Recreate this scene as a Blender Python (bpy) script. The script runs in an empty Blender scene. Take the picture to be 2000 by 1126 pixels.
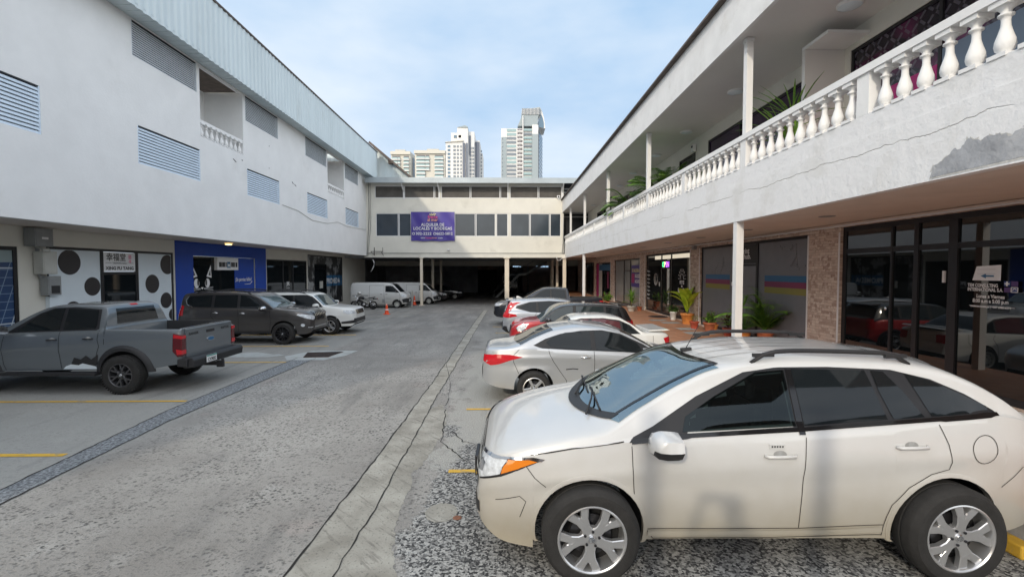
import bpy, bmesh, math, random
from mathutils import Vector, Matrix
from mathutils.bvhtree import BVHTree
R_ = math.radians
random.seed(7)
C = bpy.context.scene.collection
scene = bpy.context.scene
# ---------------------------------------------------------------- camera, sky, sun, exposure
CAM_H = 2.5; FPX = 920.0; PITCH = R_(2.18); YAW = R_(0.93)
cam_d = bpy.data.cameras.new('camera'); cam = bpy.data.objects.new('camera', cam_d); C.objects.link(cam)
cam.location = (0, 0, CAM_H); cam.rotation_euler = (math.pi/2 - PITCH, 0, -YAW)
cam_d.sensor_width = 36; cam_d.lens = 36*FPX/2000; cam_d.clip_end = 3000; cam_d.clip_start = 0.05
scene.camera = cam
SUN_DIR = Vector((1.0, 2.25, -1.1)).normalized()          # direction the light travels
SUN_EL = math.asin(-SUN_DIR.z); SUN_AZ = math.atan2(-SUN_DIR.x, -SUN_DIR.y)
world = bpy.data.worlds.new('World'); scene.world = world; world.use_nodes = True
wn = world.node_tree; wn.nodes.clear()
def wnode(t, **k):
    n = wn.nodes.new(t)
    for a, b in k.items(): setattr(n, a, b)
    return n
out = wnode('ShaderNodeOutputWorld'); bg = wnode('ShaderNodeBackground'); bg.inputs[1].default_value = 0.12
sky = wnode('ShaderNodeTexSky'); sky.sky_type = 'NISHITA'; sky.sun_disc = False
sky.sun_elevation = SUN_EL; sky.sun_rotation = SUN_AZ; sky.air_density = 1.0; sky.dust_density = 2.0; sky.ozone_density = 1.5
tc = wnode('ShaderNodeTexCoord'); mp = wnode('ShaderNodeMapping'); mp.inputs['Scale'].default_value = (1.0, 1.0, 2.6); mp.inputs['Location'].default_value = (0.35, 0.2, 0.1)
nz = wnode('ShaderNodeTexNoise'); nz.inputs['Scale'].default_value = 1.5; nz.inputs['Detail'].default_value = 6; nz.inputs['Roughness'].default_value = 0.5
ramp = wnode('ShaderNodeValToRGB'); ramp.color_ramp.elements[0].position = 0.36; ramp.color_ramp.elements[1].position = 0.68
ramp.color_ramp.elements[0].color = (0.30, 0.30, 0.30, 1); ramp.color_ramp.elements[1].color = (0.85, 0.85, 0.85, 1)
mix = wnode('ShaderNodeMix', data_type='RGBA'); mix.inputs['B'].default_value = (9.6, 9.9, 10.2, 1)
L = wn.links.new
L(tc.outputs['Generated'], mp.inputs[0]); L(mp.outputs[0], nz.inputs['Vector']); L(nz.outputs['Fac'], ramp.inputs[0])
L(ramp.outputs[0], mix.inputs['Factor']); L(sky.outputs[0], mix.inputs['A'])
# haze brightened outside the view to fill shade, clearer blue low in the north
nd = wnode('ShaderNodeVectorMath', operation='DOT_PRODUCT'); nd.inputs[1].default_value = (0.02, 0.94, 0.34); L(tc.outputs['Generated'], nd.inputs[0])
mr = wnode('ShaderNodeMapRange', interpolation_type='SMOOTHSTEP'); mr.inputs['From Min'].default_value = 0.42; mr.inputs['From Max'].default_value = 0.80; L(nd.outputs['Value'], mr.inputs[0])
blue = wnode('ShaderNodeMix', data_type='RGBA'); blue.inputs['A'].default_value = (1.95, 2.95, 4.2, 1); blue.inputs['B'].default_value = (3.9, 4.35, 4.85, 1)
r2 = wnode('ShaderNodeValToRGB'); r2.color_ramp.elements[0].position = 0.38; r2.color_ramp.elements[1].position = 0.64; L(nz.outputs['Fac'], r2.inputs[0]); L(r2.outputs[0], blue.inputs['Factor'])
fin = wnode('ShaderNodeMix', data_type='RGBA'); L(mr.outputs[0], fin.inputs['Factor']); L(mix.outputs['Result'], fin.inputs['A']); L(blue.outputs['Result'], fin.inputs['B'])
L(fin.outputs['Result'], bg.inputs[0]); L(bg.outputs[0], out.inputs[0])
sun_d = bpy.data.lights.new('sun', 'SUN'); sun_d.energy = 0.85; sun_d.angle = R_(1.5); sun_d.color = (1.0, 0.90, 0.74)
sun = bpy.data.objects.new('sun', sun_d); C.objects.link(sun); sun.rotation_euler = SUN_DIR.to_track_quat('-Z', 'Y').to_euler(); sun.location = (-30, -60, 40)
vs = scene.view_settings; vs.view_transform = 'Standard'; vs.look = 'None'; vs.gamma = 1; vs.use_curve_mapping = False; vs.exposure = 0.85

# ---------------------------------------------------------------- measuring: a pixel of the 2000 px photograph -> a point on a world plane
_rot = cam.rotation_euler.to_matrix()
def ray(px, py):
    return _rot @ Vector(((px-1000)/FPX, -(py-563)/FPX, -1.0))
def onX(px, py, X): d = ray(px, py); t = X/d.x; return Vector((X, d.y*t, CAM_H+d.z*t))
def onY(px, py, Y): d = ray(px, py); t = Y/d.y; return Vector((d.x*t, Y, CAM_H+d.z*t))
def onZ(px, py, Z): d = ray(px, py); t = (Z-CAM_H)/d.z; return Vector((d.x*t, d.y*t, Z))
def gz(y):                                              # the yard falls gently towards the far end
    if y < 14: return 0.0
    if y < 44: return -0.0125*(y-14)
    return -0.375
def onG(px, py):
    z = 0.0
    for _ in range(12): p = onZ(px, py, z); z = gz(p.y)
    return p
def projx(X, Y, Z=0):
    v = _rot.transposed() @ Vector((X, Y, Z-CAM_H)); return 1000+FPX*v.x/-v.z, 563-FPX*v.y/-v.z

# ---------------------------------------------------------------- object helpers
def tag(o, label=None, cat=None, group=None, kind=None):
    if label: o['label'] = label
    if cat: o['category'] = cat
    if group: o['group'] = group
    if kind: o['kind'] = kind
    return o
def empty(name, loc=(0, 0, 0), rz=0, label=None, cat=None, group=None, parent=None):
    o = bpy.data.objects.new(name, None); C.objects.link(o); o.location = loc; o.rotation_euler = (0, 0, rz); o.empty_display_size = 0.2
    if parent: o.parent = parent
    return tag(o, label, cat, group)
def children(o): return [c for c in bpy.data.objects if c.parent == o]
def copy_tree(o, parent=None):
    c = o.copy(); C.objects.link(c)
    if parent: c.parent = parent
    for ch in children(o): copy_tree(ch, c)
    return c
SPLIT = {'screen_edge', 'side_moulding', 'window_trim', 'dots', 'wall_bolt', 'roof_bracket', 'vent_opening', 'corner_trim', 'colour_band', 'scratch', 'headlight_trim', 'side_step', 'door_track', 'grille_bar', 'bumper_crease', 'panel_seam', 'roof_rib', 'bonnet_stripe', 'recessed_light', 'grille_surround', 'roof_bar', 'fork', 'lamp_segment', 'mirror_stalk', 'sill_trim'}
def split_loose(o):
    bm = bmesh.new(); bm.from_mesh(o.data); bmesh.ops.remove_doubles(bm, verts=bm.verts, dist=0.0006); seen = set(); isl = []
    for v in bm.verts:
        if v in seen: continue
        st = [v]; grp = []; seen.add(v)
        while st:
            a = st.pop(); grp.append(a)
            for e in a.link_edges:
                b = e.other_vert(a)
                if b not in seen: seen.add(b); st.append(b)
        isl.append(grp)
    if len(isl) < 2: bm.to_mesh(o.data); bm.free(); return o
    src = o.data; mats = [m for m in src.materials]; last = o
    for k, grp in enumerate(isl):
        idx = {v: i for i, v in enumerate(grp)}; me = bpy.data.meshes.new(o.name)
        fs = []; fseen = set()
        for v in grp:
            for f in v.link_faces:
                if f not in fseen: fseen.add(f); fs.append(f)
        me.from_pydata([v.co.copy() for v in grp], [], [[idx[v] for v in f.verts] for f in fs])
        for m in mats: me.materials.append(m)
        for p, f in zip(me.polygons, fs): p.material_index = f.material_index; p.use_smooth = f.smooth
        if k == 0: o.data = me
        else:
            c_ = bpy.data.objects.new(o.name.split('.')[0], me); C.objects.link(c_); c_.parent = o.parent; PARTNERS.setdefault(o.name, []).append(c_)
    bm.free(); return o
PARTNERS = {}
class MB:
    def __init__(s): s.v = []; s.f = []; s.m = []; s.mats = []; s.sm = []
    def mi(s, mat):
        if mat not in s.mats: s.mats.append(mat)
        return s.mats.index(mat)
    def face(s, idx, mat, smooth=False): s.f.append(tuple(idx)); s.m.append(s.mi(mat)); s.sm.append(smooth)
    def poly(s, pts, mat, smooth=False):
        n = len(s.v); s.v += [tuple(p) for p in pts]; s.face(range(n, n+len(pts)), mat, smooth); return s
    def box(s, x0, x1, y0, y1, z0, z1, mat):
        x0, x1 = min(x0, x1), max(x0, x1); y0, y1 = min(y0, y1), max(y0, y1); z0, z1 = min(z0, z1), max(z0, z1)
        n = len(s.v); s.v += [(x0, y0, z0), (x1, y0, z0), (x1, y1, z0), (x0, y1, z0), (x0, y0, z1), (x1, y0, z1), (x1, y1, z1), (x0, y1, z1)]
        for q in ((0, 3, 2, 1), (4, 5, 6, 7), (0, 1, 5, 4), (1, 2, 6, 5), (2, 3, 7, 6), (3, 0, 4, 7)): s.face([n+i for i in q], mat)
        return s
    def obox(s, c, size, M, mat):                        # oriented box
        n = len(s.v); hx, hy, hz = [a/2 for a in size]
        for a in ((-hx, -hy, -hz), (hx, -hy, -hz), (hx, hy, -hz), (-hx, hy, -hz), (-hx, -hy, hz), (hx, -hy, hz), (hx, hy, hz), (-hx, hy, hz)):
            s.v.append(tuple(M @ Vector(a) + Vector(c)))
        for q in ((0, 3, 2, 1), (4, 5, 6, 7), (0, 1, 5, 4), (1, 2, 6, 5), (2, 3, 7, 6), (3, 0, 4, 7)): s.face([n+i for i in q], mat)
        return s
    def bar(s, a, b, w, h, mat):                         # square bar from a to b
        a = Vector(a); b = Vector(b); d = b-a; q = d.to_track_quat('Y', 'Z').to_matrix()
        return s.obox((a+b)/2, (w, d.length, h), q, mat)
    def tube(s, pts, r, mat, n=8, caps=True):
        pts = [Vector(p) for p in pts]; rr = r if isinstance(r, (list, tuple)) else [r]*len(pts); base = len(s.v)
        up = Vector((0, 0, 1))
        for i, p in enumerate(pts):
            d = (pts[min(i+1, len(pts)-1)]-pts[max(i-1, 0)]).normalized()
            a = d.cross(up)
            if a.length < 1e-3: a = d.cross(Vector((1, 0, 0)))
            a.normalize(); b = d.cross(a).normalized(); 
            for k in range(n):
                t = 2*math.pi*k/n; s.v.append(tuple(p+(a*math.cos(t)+b*math.sin(t))*rr[i]))
        for i in range(len(pts)-1):
            for k in range(n):
                s.face((base+i*n+k, base+i*n+(k+1) % n, base+(i+1)*n+(k+1) % n, base+(i+1)*n+k), mat, True)
        if caps:
            s.face([base+k for k in range(n)][::-1], mat); s.face([base+(len(pts)-1)*n+k for k in range(n)], mat)
        return s
    def lathe(s, prof, mat, n=16, c=(0, 0, 0), axis='Z', smooth=True, mats=None):
        base = len(s.v)
        for (r, h) in prof:
            for k in range(n):
                t = 2*math.pi*k/n; x, y = r*math.cos(t), r*math.sin(t)
                p = (x, y, h) if axis == 'Z' else ((x, h, y) if axis == 'Y' else (h, x, y))
                s.v.append((p[0]+c[0], p[1]+c[1], p[2]+c[2]))
        for i in range(len(prof)-1):
            mm = mats[i] if mats else mat
            for k in range(n):
                s.face((base+i*n+k, base+i*n+(k+1) % n, base+(i+1)*n+(k+1) % n, base+(i+1)*n+k), mm, smooth)
        return s
    def disc(s, c, r, mat, axis='Z', n=24):
        pts = []
        for k in range(n):
            t = 2*math.pi*k/n; x, y = r*math.cos(t), r*math.sin(t)
            p = (x, y, 0) if axis == 'Z' else ((x, 0, y) if axis == 'Y' else (0, x, y))
            pts.append((p[0]+c[0], p[1]+c[1], p[2]+c[2]))
        return s.poly(pts, mat)
    def prism(s, pts2, h0, h1, mat, axis='Z', mat2=None):   # extruded outline; axis = extrusion axis
        def P(a, b, h): return (a, b, h) if axis == 'Z' else ((a, h, b) if axis == 'Y' else (h, a, b))
        n = len(s.v); k = len(pts2)
        s.v += [P(a, b, h0) for a, b in pts2]+[P(a, b, h1) for a, b in pts2]
        s.face(range(n, n+k), mat); s.face(range(n+k, n+2*k), mat)
        for i in range(k): s.face((n+i, n+(i+1) % k, n+k+(i+1) % k, n+k+i), mat2 or mat)
        return s
    def text(s, txt, size, origin, ux, uz, mat, align='CENTER', wide=1.0, bold=0.0, maxw=None):
        cu = bpy.data.curves.new('t', 'FONT'); cu.body = txt; cu.size = size; cu.align_x = align; cu.offset = bold
        cu.resolution_u = 3
        ob = bpy.data.objects.new('t', cu); C.objects.link(ob); bpy.context.view_layer.update()
        me = bpy.data.meshes.new_from_object(ob)
        if len(me.vertices):
            if maxw:
                xs = [v.co.x for v in me.vertices]; ww = max(xs)-min(xs)
                if ww > 0: wide = maxw/ww
            n = len(s.v); o = Vector(origin); ux = Vector(ux); uz = Vector(uz)
            s.v += [tuple(o+ux*v.co.x*wide+uz*v.co.y) for v in me.vertices]
            for p in me.polygons: s.face([n+i for i in p.vertices], mat)
        C.objects.unlink(ob); bpy.data.objects.remove(ob); bpy.data.meshes.remove(me)
        return s
    def build(s, name, parent=None, loc=None, sharp=None, fix=True, bevel=0):
        me = bpy.data.meshes.new(name); me.from_pydata(s.v, [], s.f)
        for m in s.mats: me.materials.append(m)
        for i, p in enumerate(me.polygons): p.material_index = s.m[i]; p.use_smooth = s.sm[i]
        if fix:
            bm = bmesh.new(); bm.from_mesh(me); bmesh.ops.recalc_face_normals(bm, faces=bm.faces); bm.to_mesh(me); bm.free()
        if sharp is not None:
            for p in me.polygons: p.use_smooth = True
            me.set_sharp_from_angle(angle=R_(sharp))
        me.validate(); me.update()
        o = bpy.data.objects.new(name, me); C.objects.link(o)
        if parent: o.parent = parent
        if name in SPLIT: return split_loose(o)
        if loc: o.location = loc
        if bevel:
            md = o.modifiers.new('bevel', 'BEVEL'); md.width = bevel; md.segments = 2; md.limit_method = 'ANGLE'
        return o

# ---------------------------------------------------------------- materials
def mat(name, col, rough=0.6, metal=0.0, coat=0.0, spec=0.5, emit=None, es=1.0, nvar=0.0, nscale=3.0, bump=0.0, bscale=60.0, stain=None, stain_scale=0.6, stain_lo=0.5, stain_hi=0.75, detail=6, stretch=None, col2=None, c2scale=8.0, trans=0.0, coords='Object'):
    m = bpy.data.materials.new(name); m.use_nodes = True; nt = m.node_tree; b = nt.nodes['Principled BSDF']
    def N(t): return nt.nodes.new(t)
    b.inputs['Base Color'].default_value = (*col, 1); b.inputs['Roughness'].default_value = rough; b.inputs['Metallic'].default_value = metal
    b.inputs['Coat Weight'].default_value = coat; b.inputs['Coat Roughness'].default_value = 0.03; b.inputs['Specular IOR Level'].default_value = spec
    if trans: b.inputs['Transmission Weight'].default_value = trans
    if emit: b.inputs['Emission Color'].default_value = (*emit, 1); b.inputs['Emission Strength'].default_value = es
    if nvar or bump or stain or col2:
        t = N('ShaderNodeTexCoord'); vec = t.outputs[coords]
        if stretch:
            mpp = N('ShaderNodeMapping'); mpp.inputs['Scale'].default_value = stretch; nt.links.new(vec, mpp.inputs[0]); vec = mpp.outputs[0]
        cur = None
        base = N('ShaderNodeRGB'); base.outputs[0].default_value = (*col, 1); cur = base.outputs[0]
        if col2:
            n = N('ShaderNodeTexNoise'); n.inputs['Scale'].default_value = c2scale; n.inputs['Detail'].default_value = detail; nt.links.new(vec, n.inputs['Vector'])
            r = N('ShaderNodeValToRGB'); r.color_ramp.elements[0].position = 0.42; r.color_ramp.elements[1].position = 0.6; nt.links.new(n.outputs['Fac'], r.inputs[0])
            x = N('ShaderNodeMix'); x.data_type = 'RGBA'; x.inputs['B'].default_value = (*col2, 1); nt.links.new(cur, x.inputs['A']); nt.links.new(r.outputs[0], x.inputs['Factor']); cur = x.outputs['Result']
        if nvar:
            n = N('ShaderNodeTexNoise'); n.inputs['Scale'].default_value = nscale; n.inputs['Detail'].default_value = detail; n.inputs['Roughness'].default_value = 0.6; nt.links.new(vec, n.inputs['Vector'])
            h = N('ShaderNodeMapRange'); h.inputs['To Min'].default_value = 1-nvar; h.inputs['To Max'].default_value = 1+nvar; h.inputs['From Min'].default_value = 0.3; h.inputs['From Max'].default_value = 0.7; nt.links.new(n.outputs['Fac'], h.inputs[0])
            x = N('ShaderNodeMix'); x.data_type = 'RGBA'; x.blend_type = 'MULTIPLY'; x.inputs['Factor'].default_value = 1; nt.links.new(cur, x.inputs['A']); nt.links.new(h.outputs[0], x.inputs['B']); cur = x.outputs['Result']
        if stain:
            n = N('ShaderNodeTexNoise'); n.inputs['Scale'].default_value = stain_scale; n.inputs['Detail'].default_value = 9; n.inputs['Roughness'].default_value = 0.65; nt.links.new(vec, n.inputs['Vector'])
            r = N('ShaderNodeMapRange'); r.inputs['From Min'].default_value = stain_lo; r.inputs['From Max'].default_value = stain_hi; nt.links.new(n.outputs['Fac'], r.inputs[0])
            x = N('ShaderNodeMix'); x.data_type = 'RGBA'; x.inputs['B'].default_value = (*stain, 1); nt.links.new(cur, x.inputs['A']); nt.links.new(r.outputs[0], x.inputs['Factor']); cur = x.outputs['Result']
        nt.links.new(cur, b.inputs['Base Color'])
        if bump:
            n = N('ShaderNodeTexNoise'); n.inputs['Scale'].default_value = bscale; n.inputs['Detail'].default_value = 5; nt.links.new(vec, n.inputs['Vector'])
            bp = N('ShaderNodeBump'); bp.inputs['Strength'].default_value = bump; bp.inputs['Distance'].default_value = 0.02; nt.links.new(n.outputs['Fac'], bp.inputs['Height']); nt.links.new(bp.outputs[0], b.inputs['Normal'])
    return m
M = {}
M['plaster'] = mat('white plaster', (0.80, 0.80, 0.79), 0.85, nvar=0.04, nscale=1.2, bump=0.25, bscale=14, stain=(0.62, 0.61, 0.58), stain_scale=0.5, stain_lo=0.60, stain_hi=0.95)
M['cream'] = mat('cream plaster', (0.68, 0.66, 0.59), 0.85, nvar=0.05, nscale=1.0, bump=0.15, bscale=10, stain=(0.5, 0.48, 0.42), stain_scale=0.7, stain_lo=0.58, stain_hi=0.9)
M['paintwall'] = mat('rough painted beam', (0.74, 0.74, 0.73), 0.8, nvar=0.06, nscale=1.5, bump=0.6, bscale=7, stain=(0.55, 0.53, 0.49), stain_scale=1.1, stain_lo=0.56, stain_hi=0.85)
M['soffit'] = mat('soffit plaster', (0.68, 0.60, 0.53), 0.8, nvar=0.06, nscale=2)
M['ceil'] = mat('ceiling panels', (0.68, 0.66, 0.64), 0.45, nvar=0.03, nscale=1)
M['cement'] = mat('grey cement repair', (0.36, 0.37, 0.39), 0.9, stain=(0.55, 0.55, 0.55), stain_scale=2.0, stain_lo=0.5, stain_hi=0.75, nvar=0.25, nscale=3, bump=0.5, bscale=20)
M['louvre'] = mat('pale blue louvre metal', (0.66, 0.76, 0.86), 0.45, nvar=0.04)
M['louvreg'] = mat('grey louvre metal', (0.56, 0.60, 0.63), 0.5, nvar=0.06)
M['corr'] = mat('pale corrugated steel', (0.60, 0.68, 0.70), 0.5, nvar=0.07, nscale=0.8, stretch=(1, 1, 0.3), stain=(0.42, 0.44, 0.42), stain_scale=1.0, stain_lo=0.6, stain_hi=0.9)
M['corrdark'] = mat('rusty roof edge', (0.10, 0.08, 0.07), 0.8, nvar=0.3)
M['galv'] = mat('galvanised gutter', (0.34, 0.38, 0.40), 0.4, metal=0.3, nvar=0.15, nscale=0.5)
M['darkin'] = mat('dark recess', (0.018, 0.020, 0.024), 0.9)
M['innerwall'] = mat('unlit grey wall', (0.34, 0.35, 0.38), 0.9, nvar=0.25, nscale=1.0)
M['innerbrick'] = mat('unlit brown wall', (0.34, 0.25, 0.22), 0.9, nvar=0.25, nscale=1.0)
M['glass'] = mat('tinted window glass', (0.010, 0.013, 0.015), 0.03, spec=0.38)
M['glassblue'] = mat('blue grey window glass', (0.034, 0.046, 0.060), 0.12, spec=0.5, nvar=0.2, nscale=0.8)
M['screen'] = mat('dusty dark screen', (0.085, 0.078, 0.07), 0.7, nvar=0.25, nscale=1.5)
M['white'] = mat('white painted metal', (0.78, 0.78, 0.77), 0.45, nvar=0.03)
M['alu'] = mat('white aluminium', (0.72, 0.72, 0.72), 0.4)
M['creampost'] = mat('cream painted steel', (0.70, 0.62, 0.50), 0.5, nvar=0.06)
M['black'] = mat('black frame', (0.012, 0.012, 0.014), 0.45)
M['blackp'] = mat('black plastic', (0.022, 0.022, 0.024), 0.55, nvar=0.1, nscale=20)
M['blackgloss'] = mat('gloss black', (0.008, 0.008, 0.009), 0.08)
M['tyre'] = mat('tyre rubber', (0.022, 0.021, 0.020), 0.85, nvar=0.25, nscale=12, bump=0.2, bscale=80)
M['rim'] = mat('alloy', (0.62, 0.62, 0.62), 0.28, metal=0.8)
M['rimdark'] = mat('dark alloy', (0.05, 0.05, 0.055), 0.35, metal=0.7)
M['chrome'] = mat('chrome', (0.75, 0.76, 0.78), 0.1, metal=1.0)
M['redlens'] = mat('red lamp lens', (0.55, 0.012, 0.02), 0.12, coat=0.6)
M['darkred'] = mat('smoked red lens', (0.10, 0.006, 0.01), 0.12, coat=0.5)
M['clear'] = mat('clear lamp lens', (0.62, 0.65, 0.68), 0.12, coat=0.7, nvar=0.3, nscale=18)
M['amber'] = mat('amber lens', (0.75, 0.22, 0.02), 0.15, coat=0.6)
M['yellow'] = mat('yellow road paint', (0.66, 0.40, 0.045), 0.7, stain=(0.28, 0.24, 0.17), stain_scale=5, stain_lo=0.55, stain_hi=0.68, nvar=0.12, nscale=12)
M['palepaint'] = mat('worn pale road paint', (0.50, 0.46, 0.36), 0.7, stain=(0.26, 0.24, 0.21), stain_scale=4, stain_lo=0.48, stain_hi=0.62)
M['blue'] = mat('cobalt painted wall', (0.006, 0.055, 0.36), 0.6, nvar=0.05)
M['purple'] = mat('purple vinyl', (0.055, 0.035, 0.26), 0.4, nvar=0.1, nscale=1.0)
M['magenta'] = mat('magenta vinyl', (0.42, 0.02, 0.17), 0.5, nvar=0.1)
M['violet'] = mat('dark violet vinyl', (0.03, 0.012, 0.045), 0.15, nvar=0.2)
M['bluegrey'] = mat('blue grey door', (0.14, 0.19, 0.26), 0.3)
M['lettw'] = mat('white lettering', (0.80, 0.80, 0.80), 0.6)
M['letty'] = mat('yellow lettering', (0.85, 0.75, 0.35), 0.6)
M['lettr'] = mat('pink red lettering', (0.80, 0.10, 0.25), 0.6)
M['letto'] = mat('orange lettering', (0.85, 0.40, 0.25), 0.6)
M['cyan'] = mat('cyan vinyl', (0.03, 0.13, 0.26), 0.5)
M['mag'] = mat('raspberry vinyl', (0.20, 0.03, 0.09), 0.5)
M['yel'] = mat('mustard vinyl', (0.24, 0.22, 0.05), 0.5)
M['grayfilm'] = mat('grey window film', (0.17, 0.175, 0.19), 0.35, nvar=0.06, nscale=4)
M['palefilm'] = mat('pale window film', (0.30, 0.32, 0.32), 0.12, nvar=0.06)
M['teawhite'] = mat('white shop panel', (0.70, 0.77, 0.81), 0.6, nvar=0.02)
M['teablack'] = mat('dark brown dots', (0.030, 0.026, 0.026), 0.5)
M['steel'] = mat('grey painted steel', (0.26, 0.27, 0.27), 0.5, nvar=0.12)
M['steell'] = mat('light grey steel', (0.50, 0.50, 0.46), 0.5, nvar=0.1)
M['terra'] = mat('terracotta', (0.42, 0.13, 0.06), 0.8, nvar=0.2, nscale=10)
M['orangepot'] = mat('orange ceramic', (0.62, 0.24, 0.06), 0.6, nvar=0.2, nscale=8)
M['redpot'] = mat('red clay', (0.48, 0.09, 0.05), 0.7, nvar=0.2, nscale=8)
M['whitepot'] = mat('white bucket', (0.62, 0.62, 0.60), 0.6, nvar=0.15, nscale=8)
M['soil'] = mat('soil', (0.05, 0.035, 0.025), 0.95)
M['orange'] = mat('cone orange', (0.80, 0.085, 0.02), 0.5, nvar=0.1, nscale=10)
M['rust'] = mat('rusty brown', (0.22, 0.10, 0.06), 0.9, nvar=0.3, nscale=5)
M['under'] = mat('underbody', (0.010, 0.010, 0.011), 0.9)
def leafmat(name, c1, c2, sc=9):
    m = mat(name, c1, 0.55, col2=c2, c2scale=sc, nvar=0.25, nscale=25); b = m.node_tree.nodes['Principled BSDF']; b.inputs['Subsurface Weight'].default_value = 0.0
    return m
M['leaf'] = leafmat('green leaves', (0.045, 0.13, 0.025), (0.10, 0.22, 0.03))
M['leaflime'] = leafmat('lime leaves', (0.33, 0.48, 0.02), (0.50, 0.62, 0.04), 5)
M['leafdark'] = leafmat('dark red leaves', (0.035, 0.022, 0.018), (0.10, 0.045, 0.035))
M['palm'] = leafmat('palm fronds', (0.08, 0.20, 0.025), (0.18, 0.33, 0.04))
M['stem'] = mat('stems', (0.16, 0.12, 0.06), 0.8, nvar=0.2)

def custom(name, fn, rough=0.85):
    m = bpy.data.materials.new(name); m.use_nodes = True; nt = m.node_tree; b = nt.nodes['Principled BSDF']; b.inputs['Roughness'].default_value = rough
    class G:
        def n(s, t, **k):
            x = nt.nodes.new(t)
            for a, v in k.items(): setattr(x, a, v)
            return x
        def l(s, a, b_): nt.links.new(a, b_)
        def obj(s): return s.n('ShaderNodeTexCoord').outputs['Object']
        def noise(s, v, sc, det=6, ro=0.6, dim=None):
            x = s.n('ShaderNodeTexNoise'); x.inputs['Scale'].default_value = sc; x.inputs['Detail'].default_value = det; x.inputs['Roughness'].default_value = ro; s.l(v, x.inputs['Vector']); return x.outputs['Fac']
        def vor(s, v, sc):
            x = s.n('ShaderNodeTexVoronoi'); x.inputs['Scale'].default_value = sc; s.l(v, x.inputs['Vector']); c_ = s.n('ShaderNodeSeparateColor'); s.l(x.outputs['Color'], c_.inputs[0]); return x.outputs['Distance'], c_.outputs[0]
        def rng(s, v, a, b_, c=0.0, d=1.0):
            x = s.n('ShaderNodeMapRange'); x.inputs['From Min'].default_value = a; x.inputs['From Max'].default_value = b_; x.inputs['To Min'].default_value = c; x.inputs['To Max'].default_value = d; s.l(v, x.inputs[0]); return x.outputs[0]
        def mix(s, f, a, b_, bt='MIX'):
            x = s.n('ShaderNodeMix', data_type='RGBA', blend_type=bt)
            if isinstance(f, float): x.inputs['Factor'].default_value = f
            else: s.l(f, x.inputs['Factor'])
            for v, k in ((a, 'A'), (b_, 'B')):
                if isinstance(v, tuple): x.inputs[k].default_value = (*v, 1)
                else: s.l(v, x.inputs[k])
            return x.outputs['Result']
        def math(s, op, a, b_=0.0):
            x = s.n('ShaderNodeMath', operation=op)
            for v, k in ((a, 0), (b_, 1)):
                if isinstance(v, (int, float)): x.inputs[k].default_value = v
                else: s.l(v, x.inputs[k])
            return x.outputs[0]
        def sep(s, v): x = s.n('ShaderNodeSeparateXYZ'); s.l(v, x.inputs[0]); return x.outputs
        def comb(s, a, b_, c=0.0):
            x = s.n('ShaderNodeCombineXYZ')
            for v, k in ((a, 0), (b_, 1), (c, 2)):
                if isinstance(v, (int, float)): x.inputs[k].default_value = v
                else: s.l(v, x.inputs[k])
            return x.outputs[0]
        def bump(s, h, st, dist=0.02): x = s.n('ShaderNodeBump'); x.inputs['Strength'].default_value = st; x.inputs['Distance'].default_value = dist; s.l(h, x.inputs['Height']); s.l(x.outputs[0], b.inputs['Normal'])
    g = G(); g.b = b; c = fn(g); g.l(c, b.inputs['Base Color']); return m
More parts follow.
